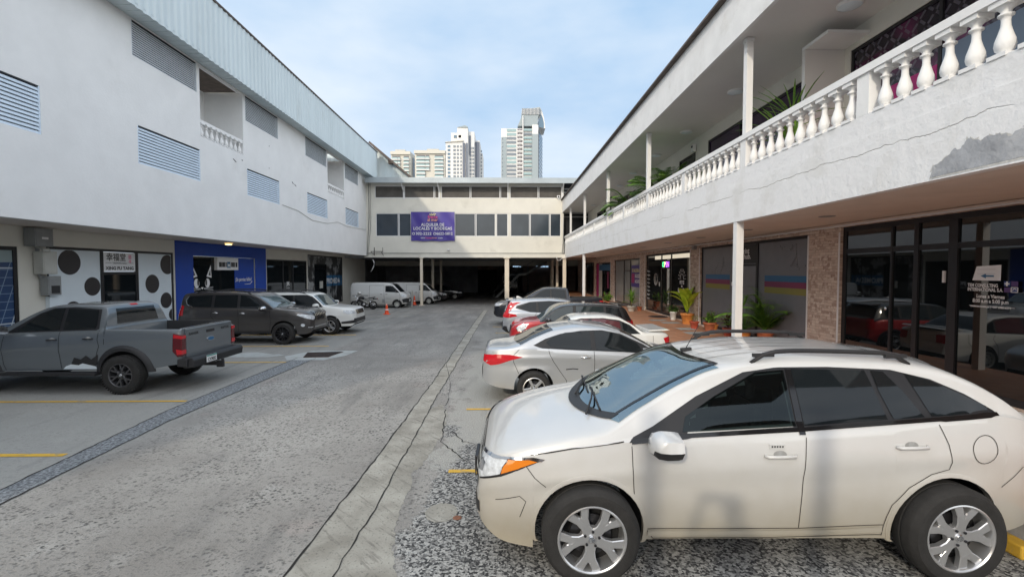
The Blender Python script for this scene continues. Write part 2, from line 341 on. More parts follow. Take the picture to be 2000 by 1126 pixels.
def _yard(g):
    o = g.obj(); s = g.sep(o)
    big = g.noise(o, 0.35, 5, 0.6); mid = g.noise(o, 1.6, 8, 0.62); fine = g.noise(o, 52, 3, 0.6); fine2 = g.noise(o, 90, 2, 0.5); pit = g.noise(g.comb(g.math('MULTIPLY', s[0], .75), s[1], 0), 34, 3, 0.5)
    base = g.mix(g.rng(big, 0.35, 0.65), (0.265, 0.25, 0.228), (0.42, 0.405, 0.375))
    base = g.mix(g.rng(mid, 0.58, 0.75, 0, 0.5), base, (0.54, 0.53, 0.50))
    base = g.mix(g.rng(g.noise(o, 0.8, 4), 0.60, 0.72, 0, 0.4), base, (0.34, 0.265, 0.235))
    wear = g.rng(g.math('ADD', g.math('MULTIPLY', mid, 0.6), g.math('MULTIPLY', big, 0.5)), 0.44, 0.60, 0.20, 1.0)
    d1, c1 = g.vor(g.comb(g.math('MULTIPLY', s[0], .8), s[1], 0), 24.0)
    d3, c3 = g.vor(g.comb(g.math('MULTIPLY', s[0], .8), s[1], 5.0), 50.0)
    specks = g.math('MAXIMUM', g.math('MULTIPLY', g.math('MULTIPLY', g.rng(c1, .42, .52), g.rng(d1, .30, .55, 1, 0)), g.rng(pit, .40, .52)), g.math('MULTIPLY', g.math('MULTIPLY', g.rng(c3, .50, .60), .6), g.rng(d3, .25, .55, 1, 0)))
    base = g.mix(g.math('MULTIPLY', specks, wear), base, (0.07, 0.068, 0.065))
    # the right-hand bays are older, with the dark aggregate showing
    edge = g.math('ADD', s[0], g.math('MULTIPLY', g.math('SUBTRACT', g.noise(o, 1.3, 8, 0.6), 0.5), 1.8))
    right = g.rng(edge, -0.95, -0.86)
    d2, c2 = g.vor(o, 46.0)
    agg = g.mix(g.rng(g.math('ADD', g.math('MULTIPLY', c2, .7), g.math('MULTIPLY', fine, .6)), 0.42, 0.90), (0.035, 0.035, 0.036), (0.46, 0.455, 0.43))
    pale = g.rng(g.math('ADD', g.noise(g.comb(s[0], s[1], 3.0), 0.9, 7, 0.6), g.math('MULTIPLY', g.math('SUBTRACT', s[1], 6.3), .10)), 0.50, 0.56)
    agg = g.mix(pale, agg, g.mix(g.rng(fine, 0.35, 0.6), (0.29, 0.285, 0.26), (0.46, 0.45, 0.41)))
    agg = g.mix(g.rng(s[1], 8.0, 14.0, 0, 0.45), agg, (0.31, 0.305, 0.285))
    base = g.mix(right, base, agg)
    # the left bays, past the drain: smoother, greyer slab
    left = g.rng(s[0], -5.6, -5.3, 1, 0)
    base = g.mix(g.math('MULTIPLY', left, 0.75), base, g.mix(mid, (0.30, 0.30, 0.28), (0.40, 0.395, 0.365)))
    # tyre and oil marks down the bays and the lane
    oil = g.rng(g.noise(g.comb(g.math('MULTIPLY', s[0], 2.2), g.math('MULTIPLY', s[1], 0.35), 9.0), 1.0, 5), 0.55, 0.72, 0, 0.45)
    base = g.mix(oil, base, (0.10, 0.10, 0.10))
    base = g.mix(g.math('MULTIPLY', g.rng(s[1], 9.0, 24.0, 0, .75), g.rng(g.noise(g.comb(g.math('MULTIPLY', s[0], 1.4), g.math('MULTIPLY', s[1], .3), 4.0), 1.0, 6), .36, .6, .25, 1)), base, (0.165, 0.16, 0.155))
    vx = g.n('ShaderNodeTexVoronoi', feature='DISTANCE_TO_EDGE'); vx.inputs['Scale'].default_value = 0.35
    wob = g.n('ShaderNodeVectorMath', operation='ADD'); nn = g.n('ShaderNodeTexNoise'); nn.inputs['Scale'].default_value = 2.2; nn.inputs['Detail'].default_value = 6; g.l(o, nn.inputs['Vector'])
    sc = g.n('ShaderNodeVectorMath', operation='SCALE'); sc.inputs['Scale'].default_value = 1.1; g.l(nn.outputs['Color'], sc.inputs[0]); g.l(o, wob.inputs[0]); g.l(sc.outputs[0], wob.inputs[1]); g.l(wob.outputs[0], vx.inputs['Vector'])
    crack = g.math('MULTIPLY', g.rng(vx.outputs['Distance'], 0.0, 0.006, .7, 0), g.rng(g.noise(o, 0.5, 3), 0.58, 0.62))
    base = g.mix(crack, base, (0.05, 0.05, 0.045))
    base = g.mix(g.rng(fine2, 0.3, 0.7, 0, 0.35), base, g.mix(0.5, base, (0.08, 0.08, 0.08)))
    hgt = g.math('ADD', g.math('MULTIPLY', specks, -0.6), fine)
    g.bump(hgt, 0.55, 0.012)
    return base
M['yard'] = custom('worn concrete yard', _yard, 0.9)
def _strip(g):
    o = g.obj(); mid = g.noise(o, 2.2, 8, 0.6); fine = g.noise(o, 34, 3)
    s = g.sep(o); chev = g.noise(g.comb(g.math('MULTIPLY', g.math('ADD', s[0], s[1]), 9.0), g.math('SUBTRACT', s[0], s[1]), 0), 1.6, 6)
    c = g.mix(g.rng(mid, 0.35, 0.7), (0.25, 0.235, 0.20), (0.43, 0.415, 0.365)); c = g.mix(g.rng(fine, 0.58, 0.68, 0, 0.6), c, (0.10, 0.10, 0.09))
    c = g.mix(g.rng(chev, 0.56, 0.70, 0, 0.7), c, (0.12, 0.11, 0.095)); g.bump(fine, 0.4, 0.01); return c
M['strip'] = custom('pale concrete channel', _strip)
def _gravel(g):
    o = g.obj(); f = g.noise(o, 26, 4, 0.7); c = g.mix(g.rng(f, 0.4, 0.62), (0.085, 0.09, 0.10), (0.34, 0.36, 0.37)); g.bump(f, 0.8, 0.02); return c
M['gravel'] = custom('chip filled drain', _gravel)
M['newcement'] = mat('pale fresh cement', (0.40, 0.42, 0.41), 0.85, nvar=0.15, nscale=6, stain=(0.28, 0.27, 0.25), stain_scale=1.5)
M['joint'] = mat('dark joint', (0.022, 0.020, 0.018), 0.95)
def _stone(g):
    s = g.sep(g.obj()); v = g.comb(s[1], s[2]); c = None
    def brick(sc, a, b_, mort):
        x = g.n('ShaderNodeTexBrick'); x.inputs['Scale'].default_value = 1.0; x.inputs['Brick Width'].default_value = sc; x.inputs['Row Height'].default_value = 0.065; x.inputs['Mortar Size'].default_value = 0.003
        x.inputs['Color1'].default_value = (*a, 1); x.inputs['Color2'].default_value = (*b_, 1); x.inputs['Mortar'].default_value = (*mort, 1); x.inputs['Bias'].default_value = -0.25; x.squash = 0.6; x.squash_frequency = 3; g.l(v, x.inputs['Vector']); return x
    x = brick(0.30, (0.62, 0.50, 0.41), (0.22, 0.12, 0.09), (0.30, 0.23, 0.18)); y = brick(0.20, (0.66, 0.56, 0.47), (0.30, 0.18, 0.13), (0.33, 0.26, 0.21))
    sel = g.rng(g.noise(g.comb(s[1], s[2]), 6.0, 2), 0.47, 0.53)
    c = g.mix(sel, x.outputs['Color'], y.outputs['Color']); c = g.mix(g.rng(g.noise(g.obj(), 18, 3), 0.3, 0.7, 0, 0.2), c, (0.64, 0.54, 0.45)); g.bump(x.outputs['Fac'], 0.5, 0.01); return c
M['stone'] = custom('split stone mosaic', _stone)
def _tile(g):
    s = g.sep(g.obj()); v = g.comb(s[0], s[1])
    x = g.n('ShaderNodeTexBrick'); x.inputs['Scale'].default_value = 1.0; x.inputs['Brick Width'].default_value = 0.2; x.inputs['Row Height'].default_value = 0.2; x.inputs['Mortar Size'].default_value = 0.004
    x.inputs['Color1'].default_value = (0.56, 0.27, 0.15, 1); x.inputs['Color2'].default_value = (0.42, 0.19, 0.105, 1); x.inputs['Mortar'].default_value = (0.34, 0.26, 0.2, 1); g.l(v, x.inputs['Vector'])
    return g.mix(g.rng(g.noise(g.obj(), 2.5, 6), 0.5, 0.8, 0, 0.5), x.outputs['Color'], (0.42, 0.34, 0.27))
M['tile'] = custom('terracotta tiles', _tile, 0.55)

M['glassg'] = mat('lightly tinted side glass', (0.020, 0.030, 0.032), 0.03, spec=0.7); M['glassred'] = mat('reddish tinted glass', (0.10, 0.03, 0.035), 0.05, spec=.6)
M['glassw'] = mat('windscreen glass', (0.045, 0.075, 0.085), 0.03, spec=0.8); M['glassw'].node_tree.nodes['Principled BSDF'].inputs['IOR'].default_value = 2.1
def thin_glass(name, tint, ior):
    m = bpy.data.materials.new(name); m.use_nodes = True; nt = m.node_tree; nt.nodes.clear(); N = nt.nodes.new
    o = N('ShaderNodeOutputMaterial'); x = N('ShaderNodeMixShader'); t = N('ShaderNodeBsdfTransparent'); t.inputs[0].default_value = (*tint, 1); g = N('ShaderNodeBsdfGlossy'); g.inputs['Roughness'].default_value = 0.02; g.inputs['Color'].default_value = (0.84, 0.97, 1, 1); f = N('ShaderNodeFresnel'); f.inputs[0].default_value = ior
    nt.links.new(f.outputs[0], x.inputs[0]); nt.links.new(t.outputs[0], x.inputs[1]); nt.links.new(g.outputs[0], x.inputs[2]); nt.links.new(x.outputs[0], o.inputs[0]); return m
M['thinscreen'] = thin_glass('clear laminated glass', (0.55, 0.68, 0.68), 4.4); M['thinside'] = thin_glass('smoked door glass', (0.16, 0.20, 0.20), 1.45)
M['seat'] = mat('dark leather', (0.035, 0.036, 0.038), 0.5); M['dash'] = mat('dashboard plastic', (0.05, 0.05, 0.052), 0.6)
M['skin'] = mat('skin', (0.42, 0.26, 0.18), 0.6); M['shirt'] = mat('grey shirt cloth', (0.18, 0.20, 0.23), 0.9, nvar=.1); M['trousers'] = mat('dark trousers cloth', (0.04, 0.045, 0.06), 0.9); M['hair'] = mat('dark hair', (0.015, 0.012, 0.010), 0.7)
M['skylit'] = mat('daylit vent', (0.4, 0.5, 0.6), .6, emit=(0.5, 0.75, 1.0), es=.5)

# ---------------------------------------------------------------- vehicles: a lofted shell, then glass, lamps and trim fitted to its surface
def pchip(pts, x):
    pts = sorted(pts, key=lambda p: p[0]); xs = [p[0] for p in pts]; ys = [p[1] for p in pts]; n = len(xs)
    for i in range(1, n):
        if xs[i] <= xs[i-1]: xs[i] = xs[i-1]+0.004
    if x <= xs[0]: return ys[0]
    if x >= xs[-1]: return ys[-1]
    h = [xs[i+1]-xs[i] for i in range(n-1)]; d = [(ys[i+1]-ys[i])/h[i] for i in range(n-1)]
    m = [d[0]]+[0 if d[i-1]*d[i] <= 0 else (h[i-1]+h[i])*3/((2*h[i]+h[i-1])/d[i-1]+(h[i]+2*h[i-1])/d[i]) for i in range(1, n-1)]+[d[-1]]
    for i in range(n-1):
        if x <= xs[i+1]:
            t = (x-xs[i])/h[i]; return ys[i]*(1+2*t)*(1-t)**2+m[i]*h[i]*t*(1-t)**2+ys[i+1]*t*t*(3-2*t)+m[i+1]*h[i]*t*t*(t-1)
class Car:
    def __init__(s, name, label, cat, loc, rz, sp, group=None):
        s.sp = sp; s.root = empty(name, loc, rz, label, cat, group); s.paint = sp['paint']; s.shell()
    def wside(s, x, z):                                   # side bulge
        sp = s.sp; w = pchip(sp['width'], x); zs = pchip(sp['belt'], x); z0 = sp['sill']
        u = max(0, min(1, (z-z0)/max(0.05, zs-z0)))
        w *= 1-sp.get('tuck', 0.06)*(1-u)**2.2-0.025*max(0, (u-0.7)/0.3)**2
        cr = sp.get('crease', (0.62, 0.008)); w += cr[1]*math.exp(-((u-cr[0])/0.06)**2)-cr[1]*0.8*math.exp(-((u-cr[0]+0.14)/0.1)**2)
        for xa in (sp['xf'], sp['xr']):
            w += sp.get('flare', 0.02)*math.exp(-((x-xa)/(sp['Ra']*0.95))**4)*math.exp(-((z-sp['R'])/(sp['Ra']*1.05))**4)
        return w
    def section(s, x):
        sp = s.sp; zt = pchip(sp['top'], x); zs = min(pchip(sp['belt'], x), zt-0.025); w = pchip(sp['width'], x)
        zb = pchip(sp['bottom'], x)
        for xa in (sp['xf'], sp['xr']):
            if abs(x-xa) < sp['Ra']: zb = max(zb, sp['R']+math.sqrt(sp['Ra']**2-(x-xa)**2))
        zb = min(zb, zs-0.02)
        pts = [(0, zb+0.0), (max(0.05, w-0.30), zb)]
        NA, NB, NC = 12, 8, 12
        for i in range(NA+1):
            z = zb+(zs-zb)*i/NA; pts.append((s.wside(x, z), z))
        bed = sp.get('bed')
        if bed and bed[0] <= x <= bed[1]:
            ys = pts[-1][0]; zr = zs; wi = ys-0.07; zf = sp['bedfloor']
            pts.append((ys-0.012, zr+0.018)); pts += [(ys-0.012-0.05*i/(NB-1), zr+0.02) for i in range(1, NB)]
            for i in range(1, NC+1):
                t = i/NC
                pts.append((wi, zr+0.018-(zr-zf)*t/0.6) if t < 0.6 else (wi*(1-(t-0.6)/0.4), zf))
            return pts
        crown = min(sp.get('crown', 0.07), max(0.012, (zt-zs)*0.6)); ze = max(zs+0.006, zt-crown); k = sp.get('tumble', 0.36)
        yb = pts[-1][0]; ledge = sp.get('ledge', 0.03)*min(1, (ze-zs)/0.15); wc = max(0.03, yb-ledge-k*(ze-zs)-0.0)
        for i in range(1, NB+1):
            t = i/NB; y = (yb-ledge)+(wc-yb+ledge)*t**1.12
            pts.append((max(wc, y), zs+(ze-zs)*t))
        p = sp.get('pw', 0.42)
        for i in range(1, NC+1):
            th = math.pi/2*i/NC; y = wc*max(0, math.cos(th))**(p*1.15); z = ze+(zt-ze)*math.sin(th)**1.0
            if i == NC: y = 0
            pts.append((y, z))
        return pts
    def shell(s):
        sp = s.sp; xmin = min(p[0] for p in sp['top']); xmax = max(p[0] for p in sp['top']); X = set()
        n = int((xmax-xmin)/sp.get('step', 0.035))
        for i in range(n+1): X.add(round(xmin+(xmax-xmin)*i/n, 4))
        for e in (0.004, 0.012, 0.025, 0.045): X.add(round(xmax-e, 4)); X.add(round(xmin+e, 4))
        for xa in (sp['xf'], sp['xr']):
            for k in range(25): X.add(round(xa+sp['Ra']*0.9999*math.cos(math.pi*k/24), 4))
            X.add(round(xa+sp['Ra']+0.002, 4)); X.add(round(xa-sp['Ra']-0.002, 4))
        for b in sp.get('bed', ()): X.add(b); X.add(b+0.001); X.add(b-0.001)
        for b in sp.get('extra', ()): X.add(b)
        X = sorted(X); mb = MB(); rows = [s.section(x) for x in X]; N = len(rows[0]); inv = Matrix.Identity(3)
        for x, r in zip(X, rows):
            for (y, z) in r: mb.v.append((x, y, z))
        off = len(mb.v)
        for x, r in zip(X, rows):
            for (y, z) in r: mb.v.append((x, -y, z))
        bed = sp.get('bed'); roofx = sp.get('roofmat'); clad = sp.get('clad', 0)
        for i in range(len(X)-1):
            xm = (X[i]+X[i+1])/2
            for j in range(N-1):
                a = i*N+j; q = [a, a+N, a+N+1, a+1]
                mt = M['under'] if j < 2 else s.paint
                if bed and bed[0] < xm < bed[1] and j > 15: mt = M['blackp']
                if clad and 2 <= j < 14:
                    zc = (rows[i][j][1]+rows[i][j+1][1])/2
                    if zc < clad: mt = M['blackp']
                if roofx and j >= 14 and roofx[0] < xm < roofx[1]: mt = roofx[2]
                if roofx and 14 <= j and xm < roofx[1] and xm > roofx[0]: mt = roofx[2]
                mb.face(q, mt, True); mb.face([off+v for v in q][::-1], mt, True)
        for i, fl in ((0, 1), (len(X)-1, -1)):
            ring = [i*N+j for j in range(N)]+[off+i*N+j for j in range(N-1, -1, -1)]
            mb.face(ring if fl > 0 else ring[::-1], s.paint)
        o = mb.build('body', s.root, fix=False, sharp=42)
        bm = bmesh.new(); bm.from_mesh(o.data); bmesh.ops.remove_doubles(bm, verts=bm.verts, dist=0.0008); bmesh.ops.recalc_face_normals(bm, faces=bm.faces); bm.to_mesh(o.data); bm.free(); o.data.set_sharp_from_angle(angle=R_(42))
        s.body = o; s.bvh = BVHTree.FromPolygons([v.co.copy() for v in o.data.vertices], [tuple(p.vertices) for p in o.data.polygons])
    def hit(s, u, z, az):
        if az == 'wrap': return s.wraphit(u, z)
        a = R_(az); d = Vector((math.cos(a), math.sin(a), 0)); ua = Vector((math.sin(a), -math.cos(a), 0)); o = ua*u+Vector((0, 0, z))+d*6
        h, nrm, _, _ = s.bvh.ray_cast(o, -d)
        if h is None or (h-o).length > 6.3: 
            return None
        if nrm.dot(d) < 0: nrm = -nrm
        return h, nrm
    def wraphit(s, u, z):
        """point at arc length u from the centreline, round the front corner, at height z"""
        if not hasattr(s, '_wt'): s._wt = {}
        kz = round(z/0.02)
        if kz not in s._wt:
            tab = []; xc = s.sp['xf']+0.25; L_ = 0; prev = None
            for k in range(0, 131):
                a = R_(k); d = Vector((math.cos(a), math.sin(a), 0)); o = Vector((xc, 0, kz*0.02))+d*4
                h, nrm, _, _ = s.bvh.ray_cast(o, -d)
                if h is None or (h-o).length > 3.9: continue
                if prev is not None: L_ += (h-prev).length
                prev = h; tab.append((L_, a))
            s._wt[kz] = tab
        tab = s._wt[kz]; u = abs(u)
        if not tab or u > tab[-1][0]: return None
        for (l0, a0), (l1, a1) in zip(tab, tab[1:]):
            if l0 <= u <= l1: a = a0+(a1-a0)*(u-l0)/max(1e-6, l1-l0); break
        else: a = tab[0][1]
        d = Vector((math.cos(a), math.sin(a), 0)); o = Vector((s.sp['xf']+0.25, 0, z))+d*4
        h, nrm, _, _ = s.bvh.ray_cast(o, -d)
        if h is None: return None
        return h, (nrm if nrm.dot(d) > 0 else -nrm)
    def tophit(s, x, y):
        h, nrm, _, _ = s.bvh.ray_cast(Vector((x, y, 5)), Vector((0, 0, -1)))
        if h is None: return None
        return h, (nrm if nrm.z > 0 else -nrm)
    def _fit(s, bm, az, off):
        last = None; bad = []
        for v in bm.verts:
            r = s.tophit(v.co.x, v.co.y) if az == 'top' else s.hit(v.co.x, v.co.y, az)
            if r is None: bad.append(v); continue
            v.co = r[0]+r[1]*off; last = v.co.copy()
        good = [v for v in bm.verts if v not in bad]
        if bad: bmesh.ops.delete(bm, geom=bad, context='VERTS')
    def patch(s, name, poly, az, mat, off=0.004, parent=None, mirror=True, cell=0.05, smooth_poly=0, thick=0.0):
        """an outline drawn on one view of the car, laid on the shell"""
        if smooth_poly:
            P = [Vector((p[0], p[1])) for p in poly]
            for _ in range(smooth_poly):
                Q = []
                for i in range(len(P)): a, b = P[i], P[(i+1) % len(P)]; Q += [a*0.75+b*0.25, a*0.25+b*0.75]
                P = Q
            poly = [(p.x, p.y) for p in P]
        bm = bmesh.new(); vs_ = [bm.verts.new((p[0], p[1], 0)) for p in poly]; f = bm.faces.new(vs_)
        us = [p[0] for p in poly]; zs = [p[1] for p in poly]
        for ax, lo, hi in ((0, min(us), max(us)), (1, min(zs), max(zs))):
            k = max(1, int((hi-lo)/cell))
            for i in range(1, k):
                c = lo+(hi-lo)*i/k; co = Vector((c, 0, 0)) if ax == 0 else Vector((0, c, 0)); no = Vector((1, 0, 0)) if ax == 0 else Vector((0, 1, 0))
                bmesh.ops.bisect_plane(bm, geom=bm.verts[:]+bm.edges[:]+bm.faces[:], plane_co=co, plane_no=no)
        bmesh.ops.triangulate(bm, faces=[f for f in bm.faces if len(f.verts) > 4])
        s._fit(bm, az, off)
        if thick and bm.faces:
            bnd = [e for e in bm.edges if e.is_boundary]; r = bmesh.ops.extrude_edge_only(bm, edges=bnd)
            nv = [v for v in r['geom'] if isinstance(v, bmesh.types.BMVert)]
            cen = Vector((0, 0, 0.6))
            for v in nv:
                h = s.bvh.find_nearest(v.co); 
                if h[0] is not None: v.co = h[0]-(v.co-h[0]).normalized()*0.003
        bmesh.ops.recalc_face_normals(bm, faces=bm.faces)
        outs = []
        for sg in ((1, -1) if mirror else (1,)):
            b2 = bm.copy()
            if sg < 0:
                for v in b2.verts: v.co.y = -v.co.y
                bmesh.ops.reverse_faces(b2, faces=b2.faces)
            me = bpy.data.meshes.new(name); b2.to_mesh(me); b2.free(); me.materials.append(mat)
            for p in me.polygons: p.use_smooth = True
            # make normals face away from the car
            c0 = sum((p.normal.dot(p.center-Vector((p.center.x*0.8, 0, 0.7))) for p in me.polygons), 0)
            if c0 < 0: me.flip_normals()
            o = bpy.data.objects.new(name, me); C.objects.link(o); o.parent = parent or s.root; outs.append(o)
        bm.free(); return outs
    def stripe(s, mb, pts, w, az, mat, off=0.005, mirror=True, closed=False):
        P = [Vector(p) for p in pts]
        if closed: P.append(P[0])
        Q = []
        for a, b in zip(P, P[1:]):
            k = max(1, int((b-a).length/0.04)); Q += [a+(b-a)*i/k for i in range(k)]
        Q.append(P[-1]); L2 = []; R2 = []
        for i, p in enumerate(Q):
            d = (Q[min(i+1, len(Q)-1)]-Q[max(0, i-1)])
            if d.length == 0: d = Vector((1, 0))
            d.normalize(); nn = Vector((-d.y, d.x))*w/2
            res = []
            for q in (p+nn, p-nn):
                r = s.tophit(q.x, q.y) if az == 'top' else s.hit(q.x, q.y, az)
                res.append(None if r is None else r[0]+r[1]*off)
            L2.append(res[0]); R2.append(res[1])
        for sg in ((1, -1) if mirror else (1,)):
            for i in range(len(Q)-1):
                q = (L2[i], R2[i], R2[i+1], L2[i+1])
                if any(v is None for v in q): continue
                if max((q[0]-q[3]).length, (q[1]-q[2]).length) > 0.25: continue
                mb.poly([(v.x, v.y*sg, v.z) for v in q], mat, True)
        return mb
    def glassband(s, name, x0, x1, inset, mat, off=0.004, rim=None, curve=0.0, bulge_lo=0.0):
        """windscreen or rear window: a band across the shell between two stations"""
        mb = MB(); NX, NY = 14, 18
        def P(x, f, o_):
            sec = s.section(x); top = sec[14+8:] if False else sec[15:]
            ymax = max(p[0] for p in sec[20:24]) if True else 0
            lim = sec[22][0]
            y = (lim-inset)*f
            r = s.tophit(x, y)
            return r[0]+r[1]*o_ if r else None
        grid = []
        for i in range(NX+1):
            row = []
            for j in range(NY+1):
                f = -1+2*j/NY; t = i/NX
                x = x0+(x1-x0)*t-(curve*(1-t)+bulge_lo*t)*(f*f)
                row.append(P(x, f, off))
            grid.append(row)
        for i in range(NX):
            for j in range(NY):
                q = (grid[i][j], grid[i+1][j], grid[i+1][j+1], grid[i][j+1])
                if all(q): mb.poly(q, mat, True)
        me_o = mb.build(name, s.root)
        bm = bmesh.new(); bm.from_mesh(me_o.data); bmesh.ops.remove_doubles(bm, verts=bm.verts, dist=0.0005); bmesh.ops.recalc_face_normals(bm, faces=bm.faces)
        if sum(f.normal.z for f in bm.faces) < 0: bmesh.ops.reverse_faces(bm, faces=bm.faces)
        bm.to_mesh(me_o.data); bm.free()
        return me_o
    def wheels(s, style, steer=0):
        sp = s.sp; yo = sp['track']/2; first = make_wheel(sp['R'], sp['rimR'], sp['tw'], style, s.root)
        W = [(sp['xf'], yo, 0), (sp['xr'], yo, 0), (sp['xf'], -yo, math.pi), (sp['xr'], -yo, math.pi)]
        for i, (x, y, rz) in enumerate(W):
            w = first if i == 0 else copy_tree(first)
            w.location = (x, y, sp['R']); w.rotation_euler = (0, random.uniform(0, 1.2) if i else sp.get('spin', 0), rz)
        return s
    def cut(s, poly_side=None, band=None):
        """open the shell behind real glass"""
        def inp(u, z, P):
            c_ = False; j = len(P)-1
            for i in range(len(P)):
                if (P[i][1] > z) != (P[j][1] > z) and u < (P[j][0]-P[i][0])*(z-P[i][1])/(P[j][1]-P[i][1])+P[i][0]: c_ = not c_
                j = i
            return c_
        bm = bmesh.new(); bm.from_mesh(s.body.data); kill = []
        for f in bm.faces:
            c_ = f.calc_center_median()
            if poly_side and abs(f.normal.y) > .5 and inp(c_.x, c_.z, poly_side): kill.append(f)
            if band and f.normal.z > .2 and c_.z > 1.1:
                x0, x1, ins, c0, c1 = band; lim = s.section(c_.x)[22][0]-ins
                if abs(c_.y) < lim-.02:
                    fr = (abs(c_.y)/max(.1, lim))**2; a_ = x0-c0*fr-.03; b_ = x1-c1*fr+.03
                    if b_ < c_.x < a_: kill.append(f)
        bmesh.ops.delete(bm, geom=kill, context='FACES'); bm.to_mesh(s.body.data); bm.free()
    def box_part(s, name, x0, x1, y0, y1, z0, z1, mat, mirror=False, bevel=0.008):
        for sg in ((1, -1) if mirror else (1,)):
            mb = MB(); mb.box(x0, x1, y0*sg, y1*sg, z0, z1, mat); mb.build(name, s.root, bevel=bevel)
    def mirror_part(s, x, y, z, size=1.0, capmat=None, base=None):
        for sg in (1, -1):
            mb = MB(); c = capmat or s.paint
            prof = [(-0.02, -0.055), (0.05, -0.075), (0.17, -0.055), (0.215, 0.0), (0.20, 0.06), (0.08, 0.085), (0.0, 0.06)]
            n = len(mb.v)
            rings = [(0.075, 0.55), (0.05, 0.88), (0.0, 1.0), (-0.06, 0.97), (-0.085, 0.9)]
            for (dx, k) in rings:
                for (a, b_) in prof: mb.v.append((x+(dx)*size, sg*(y+((a-0.1)*k+0.1)*size), z+b_*k*size))
            K = len(prof)
            for r in range(len(rings)-1):
                for i in range(K):
                    mm = c if b_ is not None and prof[i][1]+prof[(i+1) % K][1] > 0.05 else M['blackp']
                    mb.face((n+r*K+i, n+r*K+(i+1) % K, n+(r+1)*K+(i+1) % K, n+(r+1)*K+i), mm, True)
            mb.face([n+i for i in range(K)], c); mb.face([n+(len(rings)-1)*K+i for i in range(K)], M['chrome'])
            mb.bar((x+0.02, sg*(y-0.07), z-0.06), (x, sg*(y+0.06), z-0.04), 0.05*size, 0.035*size, M['blackp'])
            mb.build('mirror', s.root, sharp=50)
    def handle(s, x, z, w=0.20, mat=None, pocket=True):
        r = s.hit(x, z, 90)
        for sg in (1, -1):
            mb = MB(); y = r[0].y; mt = mat or s.paint
            mb.tube([(x+w/2, sg*(y+0.004), z), (x+w/2-0.02, sg*(y+0.034), z), (x-w/2+0.02, sg*(y+0.036), z+0.004), (x-w/2, sg*(y+0.004), z+0.004)], [0.012, 0.014, 0.014, 0.012], mt, 8)
            o = mb.build('door_handle', s.root)
        if pocket: s.patch('handle_shade_patch', [(x+0.055*math.cos(t), z+0.01+0.032*math.sin(t)) for t in [k*math.pi/6 for k in range(12)]], 90, M['pocket'] if 'pocket' in M else M['blackp'], off=0.0015)
    def rail(s, x0, x1, inset, h, mat):
        for sg in (1, -1):
            mb = MB(); pts = []
            for i in range(13):
                t = i/12; x = x0+(x1-x0)*t; sec = s.section(x); y = sec[22][0]-inset; r = s.tophit(x, y)
                hh = h*min(1, math.sin(math.pi*min(0.5, min(t, 1-t)*3.4)))
                pts.append((x, sg*y, r[0].z+hh-0.006))
            mb.tube(pts, [0.016]+[0.02]*11+[0.016], mat, 8)
            for k in (1, 11): 
                p = pts[k]; mb.bar((p[0]-0.09, p[1], p[2]), (p[0]+0.09, p[1], p[2]-0.004), 0.032, 0.03, mat)
            mb.build('roof_rail', s.root)
    def plate(s, front, z, txt=None, y=0.0, w=0.31):
        r = s.hit(y, z, 0 if front else 180); x = r[0].x; sg = 1 if front else -1; mb = MB()
        mb.box(x+sg*0.004, x+sg*0.02, y-w/2, y+w/2, z-0.075, z+0.075, M['lettw'])
        xo = x+sg*0.0225
        if txt:
            mb.box(x+sg*0.02, x+sg*0.0215, y-w/2, y+w/2, z+0.045, z+0.075, M['tealp'])
            mb.text(txt, 0.095, (xo, y, z-0.05), (0, sg, 0), (0, 0, 1), M['black'], maxw=w*0.86, bold=0.002)
        mb.build('licence_plate', s.root)
    def lip(s, mat, wd=0.05, out=0.018):
        """wheel arch trim"""
        sp = s.sp
        for xa in (sp['xf'], sp['xr']):
            for sg in (1, -1):
                mb = MB(); n = 24; R = sp['Ra']; prev = None
                for k in range(n+1):
                    th = math.pi*(-0.12+1.24*k/n); row = []
                    for (dr, o_) in ((-0.012, -0.05), (-0.012, out), (wd*0.5, out), (wd, 0.004), (wd, -0.03)):
                        x = xa+(R+dr)*math.cos(th); z = sp['R']+(R+dr)*math.sin(th); z = max(z, sp['sill']-0.02)
                        row.append(len(mb.v)); mb.v.append((x, sg*(s.wside(x, max(z, sp['sill']))+o_), z))
                    if prev:
                        for a in range(4): mb.face((prev[a], prev[a+1], row[a+1], row[a]), mat, True)
                    prev = row
                mb.build('wheel_arch', s.root, sharp=40)
M['tealp'] = mat('teal plate band', (0.02, 0.25, 0.2), 0.5)
M['pocket'] = mat('painted recess shade', (0.30, 0.30, 0.29), 0.4)  # flat oval behind each handle; a pocket's shade put into its colour
